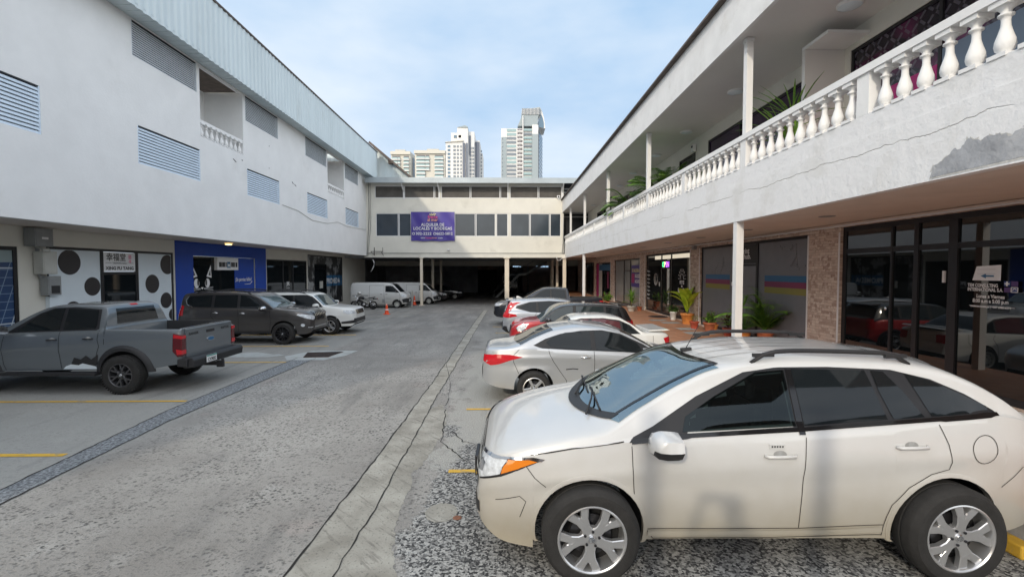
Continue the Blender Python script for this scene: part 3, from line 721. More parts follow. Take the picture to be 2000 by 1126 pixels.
def make_wheel(R, rimR, tw, style, parent):
    """axle along y, outer face at +y"""
    root = empty('wheel', parent=parent)
    hw = tw/2; t = MB(); sw = (R-rimR)
    prof = [(rimR, hw-0.012), (rimR+0.006, hw), (rimR+sw*0.35, hw+0.010), (rimR+sw*0.7, hw+0.004), (R-0.022, hw-0.012), (R-0.006, hw-0.03), (R, hw-0.05), (R, 0.012), (R-0.008, 0.010), (R-0.008, -0.010), (R, -0.012), (R, -hw+0.05), (R-0.022, -hw+0.01), (rimR, -hw)]
    t.lathe(prof, M['tyre'], 56, axis='Y')
    nb = 46 if style.get('knobby') else 0
    for k in range(nb):                                   # shoulder blocks
        a = 2*math.pi*k/nb; c = Vector((math.cos(a)*(R-0.010), hw-0.030, math.sin(a)*(R-0.010))); t.obox(c, (0.022*R/0.38, 0.05, 0.026), Matrix.Rotation(math.pi/2-a, 3, 'Y'), M['tyre'])
    t.build('tyre', root, sharp=35)
    r = MB(); metal = style.get('mat', M['rim']); n = style['n']; fo = hw-style.get('dish', 0.012)
    r.lathe([(rimR+0.004, hw-0.010), (rimR+0.008, hw-0.002), (rimR-0.004, hw+0.002), (rimR-0.014, hw-0.006), (rimR-0.022, hw-0.04), (rimR-0.03, -hw+0.02)], metal, 56, axis='Y')
    r.lathe([(rimR-0.02, -0.02), (0.02, -0.03)], M['under'], 32, axis='Y')
    r.lathe([(rimR*0.62, 0.01), (rimR*0.62, 0.03), (0.05, 0.03)], M['rimdark'], 32, axis='Y')   # brake disc
    hr = style.get('hub', 0.062)
    if style['kind'] != 'steel':
        for k in range(n):
            a0 = 2*math.pi*k/n+math.pi/2
            for (pts, dz) in style['spoke']:
                b = len(r.v); m_ = len(pts); bev = 0.007
                cx = sum(p[0] for p in pts)/m_; cy = sum(p[1] for p in pts)/m_
                def T(u, v, h):
                    u *= rimR; v *= rimR; ca, sa = math.cos(a0), math.sin(a0); return (u*ca-v*sa, h, u*sa+v*ca)
                for (u, v) in pts: r.v.append(T(u, v, fo-0.045))
                for (u, v) in pts: r.v.append(T(u, v, fo-0.006+dz-0.02*max(0, 0.5-u)))
                for (u, v) in pts:
                    ku = bev/rimR; vv = v-math.copysign(min(abs(v-cy), ku), v-cy); r.v.append(T(u, vv, fo+dz-0.02*max(0, 0.5-u)))
                for i in range(m_):
                    j = (i+1) % m_; r.face((b+i, b+j, b+m_+j, b+m_+i), metal); r.face((b+m_+i, b+m_+j, b+2*m_+j, b+2*m_+i), metal)
                r.face([b+2*m_+i for i in range(m_)], metal)
        r.lathe([(hr+0.03, fo-0.05), (hr+0.022, fo-0.014), (hr*0.62, fo-0.006), (hr*0.5, fo+0.004), (0.0, fo+0.008)], metal, 30, axis='Y')
        for k in range(5):
            a = 2*math.pi*(k+0.5)/5+math.pi/2; r.lathe([(0.011, fo-0.02), (0.011, fo+0.004), (0.0, fo+0.006)], M['rimdark'], 8, c=(math.cos(a)*hr*0.95, 0, math.sin(a)*hr*0.95), axis='Y')
        r.lathe([(0.028, fo+0.006), (0.024, fo+0.010), (0, fo+0.011)], M['chrome'], 20, axis='Y')
    else:
        r.lathe([(rimR-0.01, fo-0.02), (rimR*0.8, fo-0.05), (rimR*0.62, fo-0.012), (rimR*0.45, fo-0.01), (rimR*0.3, fo-0.03), (0.0, fo-0.02)], metal, 40, axis='Y')
        for k in range(10):
            a = 2*math.pi*k/10; r.lathe([(0.017, fo-0.02), (0.0, fo-0.0195)], M['under'], 8, c=(math.cos(a)*rimR*0.72, -0.0, math.sin(a)*rimR*0.72), axis='Y')
    r.build('rim', root, sharp=30)
    return root
# spoke outlines in units of the rim radius: (radial, tangential)
def Fspoke():
    main = [(0.12, -.175), (0.38, -.145), (0.60, -.20), (0.72, 0), (0.60, .20), (0.38, .145), (0.12, .175)]
    a = [(0.56, .0), (0.58, .195), (0.95, .43), (0.99, .17), (0.76, .03)]; b = [(u, -v) for u, v in a][::-1]
    return [(main, 0.0), (a, 0.0), (b, 0.0)]
def Yspoke(w=0.10, root=0.16, fork=0.5, spread=0.30, tip=0.95, tw=0.11):
    main = [(root, -w*1.25), (fork+0.06, -w*0.95), (fork+0.16, 0), (fork+0.06, w*0.95), (root, w*1.25)]
    a = [(fork-0.10, 0.02), (fork-0.02, w*1.1), (tip, spread+tw), (tip+0.02, spread-tw*0.5), (fork+0.14, 0.0)]
    b = [(u, -v) for u, v in a][::-1]
    return [(main, 0.0), (a, 0.0), (b, 0.0)]
def Ispoke(w0=0.13, w1=0.17, root=0.12, tip=0.97): return [([(root, -w0), (0.5, -w0*0.9), (tip, -w1), (tip, w1), (0.5, w0*0.9), (root, w0)], 0.0)]
def Vspoke(w=0.045, s0=0.10, s1=0.20, root=0.1, tip=0.97):
    a = [(root, s0-w), (tip, s1-w), (tip, s1+w), (root, s0+w)]; return [(a, 0.0), ([(u, -v) for u, v in a][::-1], 0.0)]
ST_CROSS = dict(kind='alloy', n=5, spoke=Fspoke(), hub=0.062, dish=0.02)
ST_SEDAN = dict(kind='alloy', n=5, spoke=Ispoke(0.14, 0.13), hub=0.05)
ST_DARK10 = dict(kind='alloy', n=6, spoke=Vspoke(0.05, 0.07, 0.22), hub=0.06, mat=M['rimdark'])
ST_TRUCK = dict(knobby=1, kind='alloy', n=6, spoke=Yspoke(0.07, 0.14, 0.5, 0.24, 0.95, 0.07), hub=0.06, mat=mat('dull dark alloy', (0.10, 0.10, 0.105), 0.4, 0.6))
ST_FIVE = dict(kind='alloy', n=5, spoke=Vspoke(0.06, 0.08, 0.16), hub=0.06)
ST_STEEL = dict(kind='steel', n=0, mat=M['steell'])
def paint(name, col, metal=0.3, rough=0.35, dirt=None):
    m = mat(name, col, rough, metal=metal, coat=1.0, nvar=0.03, nscale=1.5)
    b = m.node_tree.nodes['Principled BSDF']; b.inputs['Coat Roughness'].default_value = 0.05
    if dirt:
        nt = m.node_tree; t = nt.nodes.new('ShaderNodeTexCoord'); sx = nt.nodes.new('ShaderNodeSeparateXYZ'); nt.links.new(t.outputs['Object'], sx.inputs[0])
        n = nt.nodes.new('ShaderNodeTexNoise'); n.inputs['Scale'].default_value = 5; n.inputs['Detail'].default_value = 8; nt.links.new(t.outputs['Object'], n.inputs['Vector'])
        a = nt.nodes.new('ShaderNodeMath'); a.operation = 'MULTIPLY_ADD'; a.inputs[1].default_value = 0.22; nt.links.new(n.outputs['Fac'], a.inputs[0]); nt.links.new(sx.outputs[2], a.inputs[2])
        r = nt.nodes.new('ShaderNodeMapRange'); r.inputs['From Min'].default_value = 0.38; r.inputs['From Max'].default_value = 1.22; r.inputs['To Min'].default_value = 0.9; r.inputs['To Max'].default_value = 0; nt.links.new(a.outputs[0], r.inputs[0])
        src = b.inputs['Base Color'].links[0].from_socket; x = nt.nodes.new('ShaderNodeMix'); x.data_type = 'RGBA'; x.inputs['B'].default_value = (*dirt, 1)
        nt.links.new(src, x.inputs['A']); nt.links.new(r.outputs[0], x.inputs['Factor']); nt.links.new(x.outputs['Result'], b.inputs['Base Color'])
        r2 = nt.nodes.new('ShaderNodeMapRange'); r2.inputs['To Min'].default_value = 1.0; r2.inputs['To Max'].default_value = 0.8; r2.inputs['From Max'].default_value = 0.75; nt.links.new(r.outputs[0], r2.inputs[0]); nt.links.new(r2.outputs[0], b.inputs['Coat Weight'])
    return m
def seams(car, paths, w=0.006, name='panel_seam'):
    mb = MB()
    for p in paths: car.stripe(mb, p, w, 90, M['joint'], off=0.0035)
    mb.build(name, car.root, fix=False)
P_PEARL = paint('pearl white paint', (0.62, 0.62, 0.61), 0.0, 0.32, dirt=(0.34, 0.295, 0.21))
P_SILVER = paint('silver paint', (0.52, 0.535, 0.55), 0.55, 0.35)
P_SILV2 = paint('light silver paint', (0.44, 0.47, 0.51), 0.45, 0.35)
P_WHITE = paint('white paint', (0.78, 0.78, 0.75), 0.0, 0.4)
P_VAN = paint('van white paint', (0.66, 0.67, 0.66), 0.0, 0.5, dirt=(0.40, 0.38, 0.34))
P_GREY = paint('slate grey paint', (0.155, 0.175, 0.19), 0.35, 0.32)
P_DARK = paint('graphite paint', (0.080, 0.073, 0.070), 0.5, 0.35)
P_NAVY = paint('black blue paint', (0.020, 0.024, 0.035), 0.4, 0.3)
P_RED = paint('red paint', (0.42, 0.015, 0.02), 0.2, 0.35)
P_BLACK = paint('black paint', (0.012, 0.012, 0.014), 0.2, 0.3)

# ---------------------------------------------------------------- planes of the place (metres)
YE = 37.9; XL = -11.0; XLF = -10.28; XLS = -12.9; XR = 4.86; XS = 7.5; XU = 6.8; ZW = 0.38; XWE = 4.62
def yof(px, X): return onX(px, 528, X).y
# ---------------------------------------------------------------- ground
def gsheet(name, pts, dz, m, kind='structure', sub=True, parent=None):
    """a thin sheet lying on the falling yard"""
    bm = bmesh.new(); bm.faces.new([bm.verts.new((p[0], p[1], 0)) for p in pts])
    y0 = min(p[1] for p in pts); y1 = max(p[1] for p in pts)
    for c in [14]+[14+2*i for i in range(1, 16)]:
        if y0 < c < y1: bmesh.ops.bisect_plane(bm, geom=bm.verts[:]+bm.edges[:]+bm.faces[:], plane_co=(0, c, 0), plane_no=(0, 1, 0))
    for v in bm.verts: v.co.z = gz(v.co.y)+dz
    bmesh.ops.triangulate(bm, faces=[f for f in bm.faces if len(f.verts) > 4])
    bmesh.ops.recalc_face_normals(bm, faces=bm.faces)
    if sum(f.normal.z for f in bm.faces) < 0: bmesh.ops.reverse_faces(bm, faces=bm.faces)
    me = bpy.data.meshes.new(name); bm.to_mesh(me); bm.free(); me.materials.append(m)
    o = bpy.data.objects.new(name, me); C.objects.link(o)
    if parent: o.parent = parent
    return tag(o, kind=kind)
mb = MB(); ys = [-900, -40, -8]+[i*2.0 for i in range(-3, 24)]+[60, 120, 300, 1500]
for i in range(len(ys)-1):
    a, b = ys[i], ys[i+1]; mb.poly([(-900, a, gz(a)), (900, a, gz(a)), (900, b, gz(b)), (-900, b, gz(b))], M['yard'])
o = mb.build('ground'); tag(o, kind='structure')
bm = bmesh.new(); bm.from_mesh(o.data); bmesh.ops.remove_doubles(bm, verts=bm.verts, dist=0.001); bm.to_mesh(o.data); bm.free()
def gp(px, py): p = onG(px, py); return (p.x, p.y)
def jag(pts, amp, step=0.12):
    out = []
    for i in range(len(pts)):
        a = Vector(pts[i]); b = Vector(pts[(i+1) % len(pts)]); k = max(1, int((b-a).length/step))
        for j in range(k): p = a+(b-a)*j/k; out.append((p.x+random.uniform(-amp, amp), p.y+random.uniform(-amp, amp)))
    return out
# central pale channel with its two open joints
Lj = [gp(*p) for p in ((558, 1126), (624, 1034), (733.6, 899), (846, 745), (886.6, 686), (915.4, 644.6), (949.6, 598.7))]
Rj = [gp(*p) for p in ((650, 1126), (724, 1006.5), (790, 890), (846, 787), (897.4, 700.4), (928, 646.4), (958.6, 596))]
def lin(P, y):
    for a, b in zip(P, P[1:]):
        if y <= b[1]: return a[0]+(b[0]-a[0])*(y-a[1])/(b[1]-a[1])
    return P[-1][0]
a0 = Lj[0]; b0 = Rj[0]; yy = [1.5+0.7*i for i in range(int(32/0.7))]
cl = [(lin(Lj, y)+random.uniform(-.012, .012), y) for y in yy]; cr = [(lin(Rj, y)+random.uniform(-.012, .012), y) for y in yy]
gsheet('drain_channel', cl+cr[::-1], 0.004, M['strip'])
def ribbon(name, P, w, dz, m, parent=None):
    mb = MB(); prev = None
    for i, p in enumerate(P):
        ww = w*random.uniform(0.6, 1.3); row = ((p[0]-ww/2, p[1], gz(p[1])+dz), (p[0]+ww/2, p[1], gz(p[1])+dz))
        if prev: mb.poly([prev[0], prev[1], row[1], row[0]], m)
        prev = row
    return tag(mb.build(name), kind='structure')
def fineline(P, step=0.12, amp=0.012):
    out = []
    for a, b in zip(P, P[1:]):
        k = max(1, int((b[1]-a[1])/step))
        for j in range(k): t = j/k; out.append((a[0]+(b[0]-a[0])*t+random.uniform(-amp, amp), a[1]+(b[1]-a[1])*t))
    return out
ribbon('joint', fineline(cl), 0.020, 0.008, M['joint']); ribbon('joint', fineline(cr), 0.014, 0.008, M['joint'])
edge = [gp(*p) for p in ((776, 1126), (772, 1060), (780, 997), (804, 946), (827, 899), (846, 876), (869, 834), (874, 801), (864, 789))]
def roughen(P, amp, lev=4):
    for _ in range(lev):
        Q = [P[0]]
        for a, b in zip(P, P[1:]): Q += [((a[0]+b[0])/2+random.uniform(-amp, amp), (a[1]+b[1])/2+random.uniform(-amp, amp)), b]
        P = Q; amp *= .55
    return P
gsheet('patched_paving', [p for p in cr if edge[0][1]-.3 < p[1] < edge[-1][1]]+roughen(edge, .07)[::-1], 0.003, M['strip'])
# chip filled drain on the left
dA = [gp(0, 957), gp(330, 800), gp(585, 697)]; dB = [gp(0, 985), gp(330, 822), gp(620, 698)]
ext = lambda P: [(P[0][0]-(P[1][0]-P[0][0])*0.6, P[0][1]-(P[1][1]-P[0][1])*0.6)]+P
gsheet('drain_strip', ext(dA)+ext(dB)[::-1], 0.004, M['gravel'])
ribbon('joint', fineline(ext(dA)), 0.02, 0.008, M['joint']); ribbon('joint', fineline(ext(dB)), 0.02, 0.008, M['joint'])
gsheet('patched_paving', [gp(*p) for p in ((556, 696), (612, 685), (700, 684.5), (676, 694), (632, 703), (560, 703))], 0.006, M['newcement'])
gsheet('patched_paving', jag([gp(*p) for p in ((440, 690), (500, 688), (555, 693), (520, 698), (450, 697))], .05), 0.005, M['newcement'])
g = gsheet('drain_grate', [gp(*p) for p in ((601, 688.5), (672, 687), (641, 697.5), (592, 698.5))], 0.012, M['rust'], kind=None)
tag(g, 'rectangular rusty drain grate set in a pale cement frame on the yard', 'drain cover')
mb = MB()
for i in range(9):
    t = (i+.5)/9; a = Vector((*gp(601+(592-601)*t, 688.5+10*t), 0)); b = Vector((*gp(672-31*t, 687+10.5*t), 0)); z = gz(a.y)+.016; mb.bar((a.x, a.y, z), (b.x, b.y, z), .03, .012, M['blackp'])
mb.build('grate_bar', g)
# the round cover patch by the near car and pale areas
cx_, cy_ = gp(862, 1000)
mb = MB(); k = 40
mb.poly([(cx_+0.165*math.cos(2*math.pi*i/k)*(1+random.uniform(-.05, .05)), cy_+0.19*math.sin(2*math.pi*i/k)*(1+random.uniform(-.05, .05)), 0.004) for i in range(k)], M['strip']); tag(mb.build('patched_paving'), kind='structure')
mb = MB(); hx, hy = gp(893, 1011); mb.lathe([(0.045, .006), (.034, .012), (0.02, .008), (0, .007)], M['rust'], 14, c=(hx, hy, 0)); o = mb.build('drain_plug'); tag(o, 'small rusty drain plug in a round cement patch by the near bumper', 'drain cover')
def crackline(pxs, w=0.012):
    P = [Vector(gp(*p)) for p in pxs]; mb = MB(); pts = []
    for a, b in zip(P, P[1:]):
        for j in range(6): pts.append(a+(b-a)*j/6+Vector((random.uniform(-.02, .02), random.uniform(-.02, .02))))
    for a, b in zip(pts, pts[1:]):
        d = (b-a).normalized(); n = Vector((-d.y, d.x))*w*random.uniform(.3, .8); mb.poly([(a.x-n.x, a.y-n.y, gz(a.y)+.006), (a.x+n.x, a.y+n.y, gz(a.y)+.006), (b.x+n.x, b.y+n.y, gz(b.y)+.006), (b.x-n.x, b.y-n.y, gz(b.y)+.006)], M['joint'])
    tag(mb.build('crack'), kind='structure')
crackline([(870, 800), (866, 835), (862, 862), (885, 880), (915, 905)]); crackline([(880, 840), (905, 862), (930, 868)]); crackline([(795, 735), (850, 734), (905, 737)], .01); crackline([(870, 700), (880, 760), (868, 800)], .008); crackline([(620, 640), (740, 635), (860, 650)], .006)
# bay lines
def bayline(px0, px1, py, w, m, name='bay_line'):
    a = onG(px0, py); b = onG(px1, py); 
    mb = MB(); n = 12; rows = []
    for i in range(n+1):
        t = i/n; x = a.x+(b.x-a.x)*t; rows.append((x, a.y-w/2+random.uniform(-.004, .004), a.y+w/2+random.uniform(-.004, .004)))
    for p, q in zip(rows, rows[1:]): mb.poly([(p[0], p[1], gz(a.y)+.006), (q[0], q[1], gz(a.y)+.006), (q[0], q[2], gz(a.y)+.006), (p[0], p[2], gz(a.y)+.006)], m)
    tag(mb.build(name), kind='structure')
for px1, py, w, m in ((115, 893.5, .10, 'yellow'), (358, 785.5, .09, 'yellow'), (557, 708.5, .09, 'yellow'), (640, 676.7, .09, 'yellow'), (694, 654.3, .10, 'yellow'), (733, 640, .10, 'palepaint'), (760, 628, .10, 'palepaint'), (800, 618, .10, 'palepaint'), (822, 610.5, .10, 'palepaint')):
    a = onG(px1, py); b = -11.4
    p0 = projx(b, a.y)[0]; bayline(p0, px1, py, w, M[m])
for px0, px1, py in ((876, 1300, 920), (911, 1300, 799), (962, 1010, 638), (968, 1020, 650), (974, 1000, 617), (958, 1000, 666)): bayline(px0, px1, py, .09, M['yellow'])
# wheel stop behind the near car
mb = MB(); mb.box(4.46, 4.60, 3.9, 6.0, 0, .12, M['yellow']); tag(mb.build('wheel_stop', bevel=.015), 'yellow kerb stop behind the rear wheel of the white crossover', 'wheel stop')
# walkway
mb = MB(); mb.box(XWE, XS+1.5, -4, 48, -.6, ZW-.004, M['cement'])
tag(mb.build('pavement'), kind='structure')
mb = MB(); mb.poly([(XWE+.003, -4, ZW), (XS+.9, -4, ZW), (XS+.9, 48, ZW), (XWE+.003, 48, ZW)], M['tile']); tag(mb.build('pavement_tiles'), kind='structure')
mb = MB(); mb.box(XS-.10, XS-.02, 1.5, 10.4, ZW, ZW+.07, M['white']); tag(mb.build('kerb'), kind='structure')
for (px, py, w, h) in ((1285, 625, .7, .5), (1310, 630, .7, .5), (1340, 642, .6, .6), (1365, 650, .9, .6)):
    p = onZ(px, py, ZW); mb = MB(); mb.poly([(p.x-w/2, p.y-h/2, ZW+.004), (p.x+w/2, p.y-h/2, ZW+.004), (p.x+w/2, p.y+h/2, ZW+.004), (p.x-w/2, p.y+h/2, ZW+.004)], M['newcement']); tag(mb.build('patched_paving'), kind='structure')
p = onZ(1285, 618, ZW); mb = MB(); mb.lathe([(0, .012), (.42, .012), (.45, 0)], M['blackp'], 24, c=(p.x, p.y, ZW+.002)); o = mb.build('doormat'); tag(o, 'black half round doormat in front of the cafe door', 'doormat')

# ---------------------------------------------------------------- helpers for walls with openings (wall in a plane x = const)
def wallX(mb, X, y0, y1, z0, z1, holes, m, thick=0.2, side=1):
    """wall slab from X to X - side*thick; holes = (y0,y1,z0,z1)"""
    ys = sorted(set([y0, y1]+[max(y0, min(y1, h[0])) for h in holes]+[max(y0, min(y1, h[1])) for h in holes])); zs = sorted(set([z0, z1]+[h[2] for h in holes]+[h[3] for h in holes]))
    zs = [z for z in zs if z0 <= z <= z1]
    def inside(y, z): return any(h[0] < y < h[1] and h[2] < z < h[3] for h in holes)
    for i in range(len(ys)-1):
        for j in range(len(zs)-1):
            if inside((ys[i]+ys[i+1])/2, (zs[j]+zs[j+1])/2): continue
            for x in (X, X-side*thick): mb.poly([(x, ys[i], zs[j]), (x, ys[i+1], zs[j]), (x, ys[i+1], zs[j+1]), (x, ys[i], zs[j+1])], m)
    for h in holes:
        a, b, c_, d = max(h[0], y0), min(h[1], y1), h[2], h[3]; x, xx = X, X-side*thick
        mb.poly([(x, a, c_), (x, b, c_), (xx, b, c_), (xx, a, c_)], m); mb.poly([(x, a, d), (x, b, d), (xx, b, d), (xx, a, d)], m)
        mb.poly([(x, a, c_), (x, a, d), (xx, a, d), (xx, a, c_)], m); mb.poly([(x, b, c_), (x, b, d), (xx, b, d), (xx, b, c_)], m)
    mb.poly([(X, y0, z0), (X-side*thick, y0, z0), (X-side*thick, y0, z1), (X, y0, z1)], m); mb.poly([(X, y1, z0), (X-side*thick, y1, z0), (X-side*thick, y1, z1), (X, y1, z1)], m)
    mb.poly([(X, y0, z0), (X, y1, z0), (X-side*thick, y1, z0), (X-side*thick, y0, z0)], m); mb.poly([(X, y0, z1), (X, y1, z1), (X-side*thick, y1, z1), (X-side*thick, y0, z1)], m)
def baluster_mesh(h, r, m):
    k = h; prof = [(r*1.0, .07), (r*.62, .075), (r*.58, .10), (r*.92, .15), (r*1.05, .23), (r*.98, .32), (r*.72, .44), (r*.50, .56), (r*.46, .66), (r*.52, .72), (r*.80, .735), (r*.80, .765), (r*.52, .78), (r*.55, .83), (r*.85, .87), (r*1.0, .90)]
    mb = MB(); mb.lathe([(a, b*k) for a, b in prof], m, 14)
    s = r*1.15; mb.box(-s, s, -s, s, 0, .075*k, m); mb.box(-s, s, -s, s, .90*k, k, m)
    return mb
# ---------------------------------------------------------------- LEFT BUILDING
LB = empty('commercial_building', (XLS, 15, 0), 0, 'long white building with louvred windows and a corrugated steel roof fascia', 'building')
def addto(root, mb, name, **k):
    o = mb.build(name, None, **k)
    for q in [o]+PARTNERS.pop(o.name, []): q.parent = root; q.matrix_parent_inverse = Matrix.Translation(-Vector(root.location))
    return o
ZS = 3.68
wy = [(8.5, 11.51), (14.48, 17.39), (20.5, 23.4), (26.65, 29.65), (33.0, 35.9)]; uy = [(8.5, 11.43), (14.35, 17.30), (20.45, 23.35), (26.5, 29.6), (32.95, 35.9)]
bal = [(17.45, 20.25), (29.75, 32.75)]; zl = (5.72, 6.86); zu = (8.86, 9.9)
holes = [(a, b, *zl) for a, b in wy]+[(a, b, *zu) for a, b in uy]+[(a, b, 7.36, 9.9) for a, b in bal]
mb = MB(); wallX(mb, XL, -7, YE+.6, ZS, 9.95, holes, M['plaster'], .18, 1); addto(LB, mb, 'wall')
mb = MB(); mb.box(XLS-.1, XL-.18, -7, YE+.6, ZS+.002, ZS+.12, M['soffit']); addto(LB, mb, 'soffit')
mb = MB(); mb.box(XL-.22, XLF-.02, -7, YE+.7, 9.96, 10.02, M['corr'])
for i in range(0): pass
for i in range(150): y = -7+i*.3; mb.box(XL+.0, XLF-.02, y, y+.04, 9.945, 9.962, M['corr'])
addto(LB, mb, 'eave')
mb = MB(); n = int((YE+.8+7)/.075); 
prev = None
for i in range(n+1):
    y = -7+i*.075; dx = (0, .03, .03, 0)[i % 4]; q = ((XLF-.03+dx, y, 9.86), (XLF-.03+dx, y, 12.02))
    if prev: mb.poly([prev[0], q[0], q[1], prev[1]], M['corr'])
    prev = q
mb.box(XLF-.10, XLF-.05, -7, YE+.8, 9.9, 12.0, M['corr']); addto(LB, mb, 'roof_fascia')
mb = MB(); mb.box(XLF-.25, XLF+.03, -7, YE+.85, 12.02, 12.09, M['corrdark']); mb.box(-24, XLF-.25, -7, YE+.8, 11.9, 12.0, M['corrdark']); addto(LB, mb, 'roof')
def louvre(y0, y1, z0, z1, m, n, deep=.06):
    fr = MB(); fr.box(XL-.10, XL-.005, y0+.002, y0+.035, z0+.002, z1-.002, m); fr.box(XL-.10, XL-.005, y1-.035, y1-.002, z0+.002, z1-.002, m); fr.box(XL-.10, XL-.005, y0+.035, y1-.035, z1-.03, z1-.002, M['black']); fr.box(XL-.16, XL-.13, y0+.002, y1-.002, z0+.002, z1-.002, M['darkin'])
    w = addto(LB, fr, 'louvre_window')
    bl = MB(); h = (z1-z0-.03)/n
    for i in range(n):
        z = z0+i*h; bl.poly([(XL-.005, y0+.035, z+.006), (XL-.005, y1-.035, z+.006), (XL-.040, y1-.035, z+h*.82), (XL-.040, y0+.035, z+h*.82)], m); bl.poly([(XL-.005, y0+.035, z+.006), (XL-.005, y1-.035, z+.006), (XL-.020, y1-.035, z-.006), (XL-.020, y0+.035, z-.006)], m)
    o = bl.build('slats', w); o.matrix_parent_inverse = Matrix.Identity(4); 
for a, b in wy: louvre(a, b, *zl, M['louvre'], 12)
for a, b in uy: louvre(a, b, *zu, M['louvreg'], 15)
bp = baluster_mesh(.50, .085, M['plaster'])
bme = bp.build('baluster'); bdata = bme.data; bpy.data.objects.remove(bme)
for (a, b) in bal:
    mb = MB(); X2 = XL-1.6; P = M['plaster']
    mb.box(X2-.1, X2, a-.1, b+.1, 7.2, 9.95, P); mb.box(X2, XL-.18, a-.1, a, 7.2, 9.95, P); mb.box(X2, XL-.18, b, b+.1, 7.2, 9.95, P); mb.box(X2, XL-.18, a, b, 7.2, 7.36, P); addto(LB, mb, 'balcony_recess')
    mb = MB(); mb.box(XL-.16, XL-.02, a+.003, b-.003, 7.88, 7.97, P); br = addto(LB, mb, 'balustrade')
    k = 9
    for i in range(k):
        o = bpy.data.objects.new('baluster', bdata); C.objects.link(o); o.parent = br; o.location = (XL-.09, a+(b-a)*(i+.5)/k, 7.37)
mb = MB()
for (px, py, l) in ((455, 310, .35), (570, 355, .3), (575, 360, .3), (525, 285, .05), (525, 328, .05), (472, 312, .1)):
    p = onX(px, py, XL); mb.tube([(XL+.01, p.y, p.z), (XL+.012, p.y+l*.6, p.z-l*.25)], .012, M['blackp'], 5)
addto(LB, mb, 'wall_bolt')
mb = MB(); pts = [onX(*p, XL+.02) for p in ((552, 400), (582, 411), (610, 430), (640, 436), (660, 433), (678, 442), (700, 446), (715, 448))]; mb.tube(pts, .012, M['black'] if False else M['steell'], 5); o = mb.build('cable'); tag(o, 'pale thin cable sagging along the left white wall under the louvres', 'cable')
# ground floor shops of the left building
SP = MB(); ye = YE+6
lh = [(-4.0, 12.72, .25, 3.13), (13.5, 18.60, .05, 3.19), (19.75, 24.6, .05, 3.12), (25.8, 31.0, .05, 3.12), (31.15, 37.8, .05, 3.55)]
wallX(SP, XLS, -7, ye, -.6, ZS, lh, M['cream'], .2, 1); addto(LB, SP, 'shop_wall')
def frameX(mb, X, y0, y1, z0, z1, t, m, d=.05): mb.box(X-d, X+.012, y0, y0+t, z0, z1, m); mb.box(X-d, X+.012, y1-t, y1, z0, z1, m); mb.box(X-d, X+.010, y0+t, y1-t, z1-t, z1, m); mb.box(X-d, X+.010, y0+t, y1-t, z0, z0+t, m)
xs = XLS-.03
# solar panel poster window
def _solar(g):
    s = g.sep(g.obj()); 
    u = g.math('ADD', s[1], g.math('MULTIPLY', s[2], -.35)); v = s[2]
    def grid(w, h, th, off=0.0):
        a = g.math('FRACT', g.math('DIVIDE', u, w)); b = g.math('FRACT', g.math('DIVIDE', g.math('ADD', v, off), h))
        return g.math('MAXIMUM', g.math('LESS_THAN', a, th), g.math('LESS_THAN', b, th))
    c = g.mix(g.noise(g.obj(), 1.5, 3), (0.008, 0.022, 0.075), (0.03, 0.08, 0.19)); c = g.mix(grid(.27, .21, .07), c, (0.20, 0.28, 0.38)); return g.mix(grid(1.35, 1.45, .022, .35), c, (0.45, 0.5, 0.55))
M['solar'] = custom('solar panel poster', _solar, 0.35); M['posterpale'] = mat('pale poster sky', (0.26, 0.33, 0.34), .4)
w = MB(); frameX(w, xs, -4.0, 12.72, .25, 3.13, .10, M['black']); w.box(xs-.05, xs+.010, 9.4, 9.5, .35, 3.03, M['black']); sw = addto(LB, w, 'shop_window')
w = MB(); zt = 2.72; w.poly([(xs-.01, -3.9, .35), (xs-.01, 12.62, .35), (xs-.01, 12.62, zt), (xs-.01, 9.0, zt-.12), (xs-.01, -3.9, zt-.5)], M['solar']); w.poly([(xs-.012, -3.9, 3.03), (xs-.012, 12.62, 3.03), (xs-.012, 12.62, .35), (xs-.012, -3.9, .35)], M['posterpale']); o = w.build('poster', sw)
# bubble tea shop: white panels with dots
w = MB(); frameX(w, xs, 13.5, 18.60, .05, 3.19, .08, M['black']); w.box(xs-.05, xs+.011, 15.30, 15.42, .13, 3.11, M['black']); w.box(xs-.05, xs+.011, 16.74, 16.86, .13, 3.11, M['black']); w.box(xs-.05, xs+.009, 15.42, 16.74, 2.36, 2.46, M['black']); tea = addto(LB, w, 'shop_front')
w = MB(); w.box(xs-.04, xs-.008, 13.58, 15.30, .13, 3.11, M['teawhite']); w.build('shop_panel', tea); w = MB(); w.box(xs-.04, xs-.008, 16.86, 18.52, .13, 3.11, M['teawhite']); w.build('shop_panel', tea)
def dot(px, py, r, ymin, ymax, z0=.14, z1=3.1):
    c0 = onX(px, py, xs); pts = []
    for k in range(48):
        a = 2*math.pi*k/48; pts.append((xs-.004, max(ymin, min(ymax, c0.y+r*math.cos(a))), max(z0, min(z1, c0.z+r*math.sin(a)))))
    w.poly(pts, M['teablack'])
w = MB()
for px, py, r in ((136, 512, .37), (181, 559, .29), (144, 607, .29)): dot(px, py, r, 13.59, 15.29)
for px, py, r in ((327, 516.5, .37), (298, 554, .34), (325, 586, .30), (338, 613, .22), (342, 640, .3)): dot(px, py, r, 16.88, 18.50)
w.build('dots', tea)
w = MB(); w.box(xs-.04, xs-.008, 15.42, 16.74, .13, 2.36, M['glass']); w.build('door', tea)
w = MB(); w.box(xs-.03, xs+.002, 15.43, 16.73, 2.47, 3.10, M['lettw']); sx_ = xs+.005; u_ = (0, 1, 0)
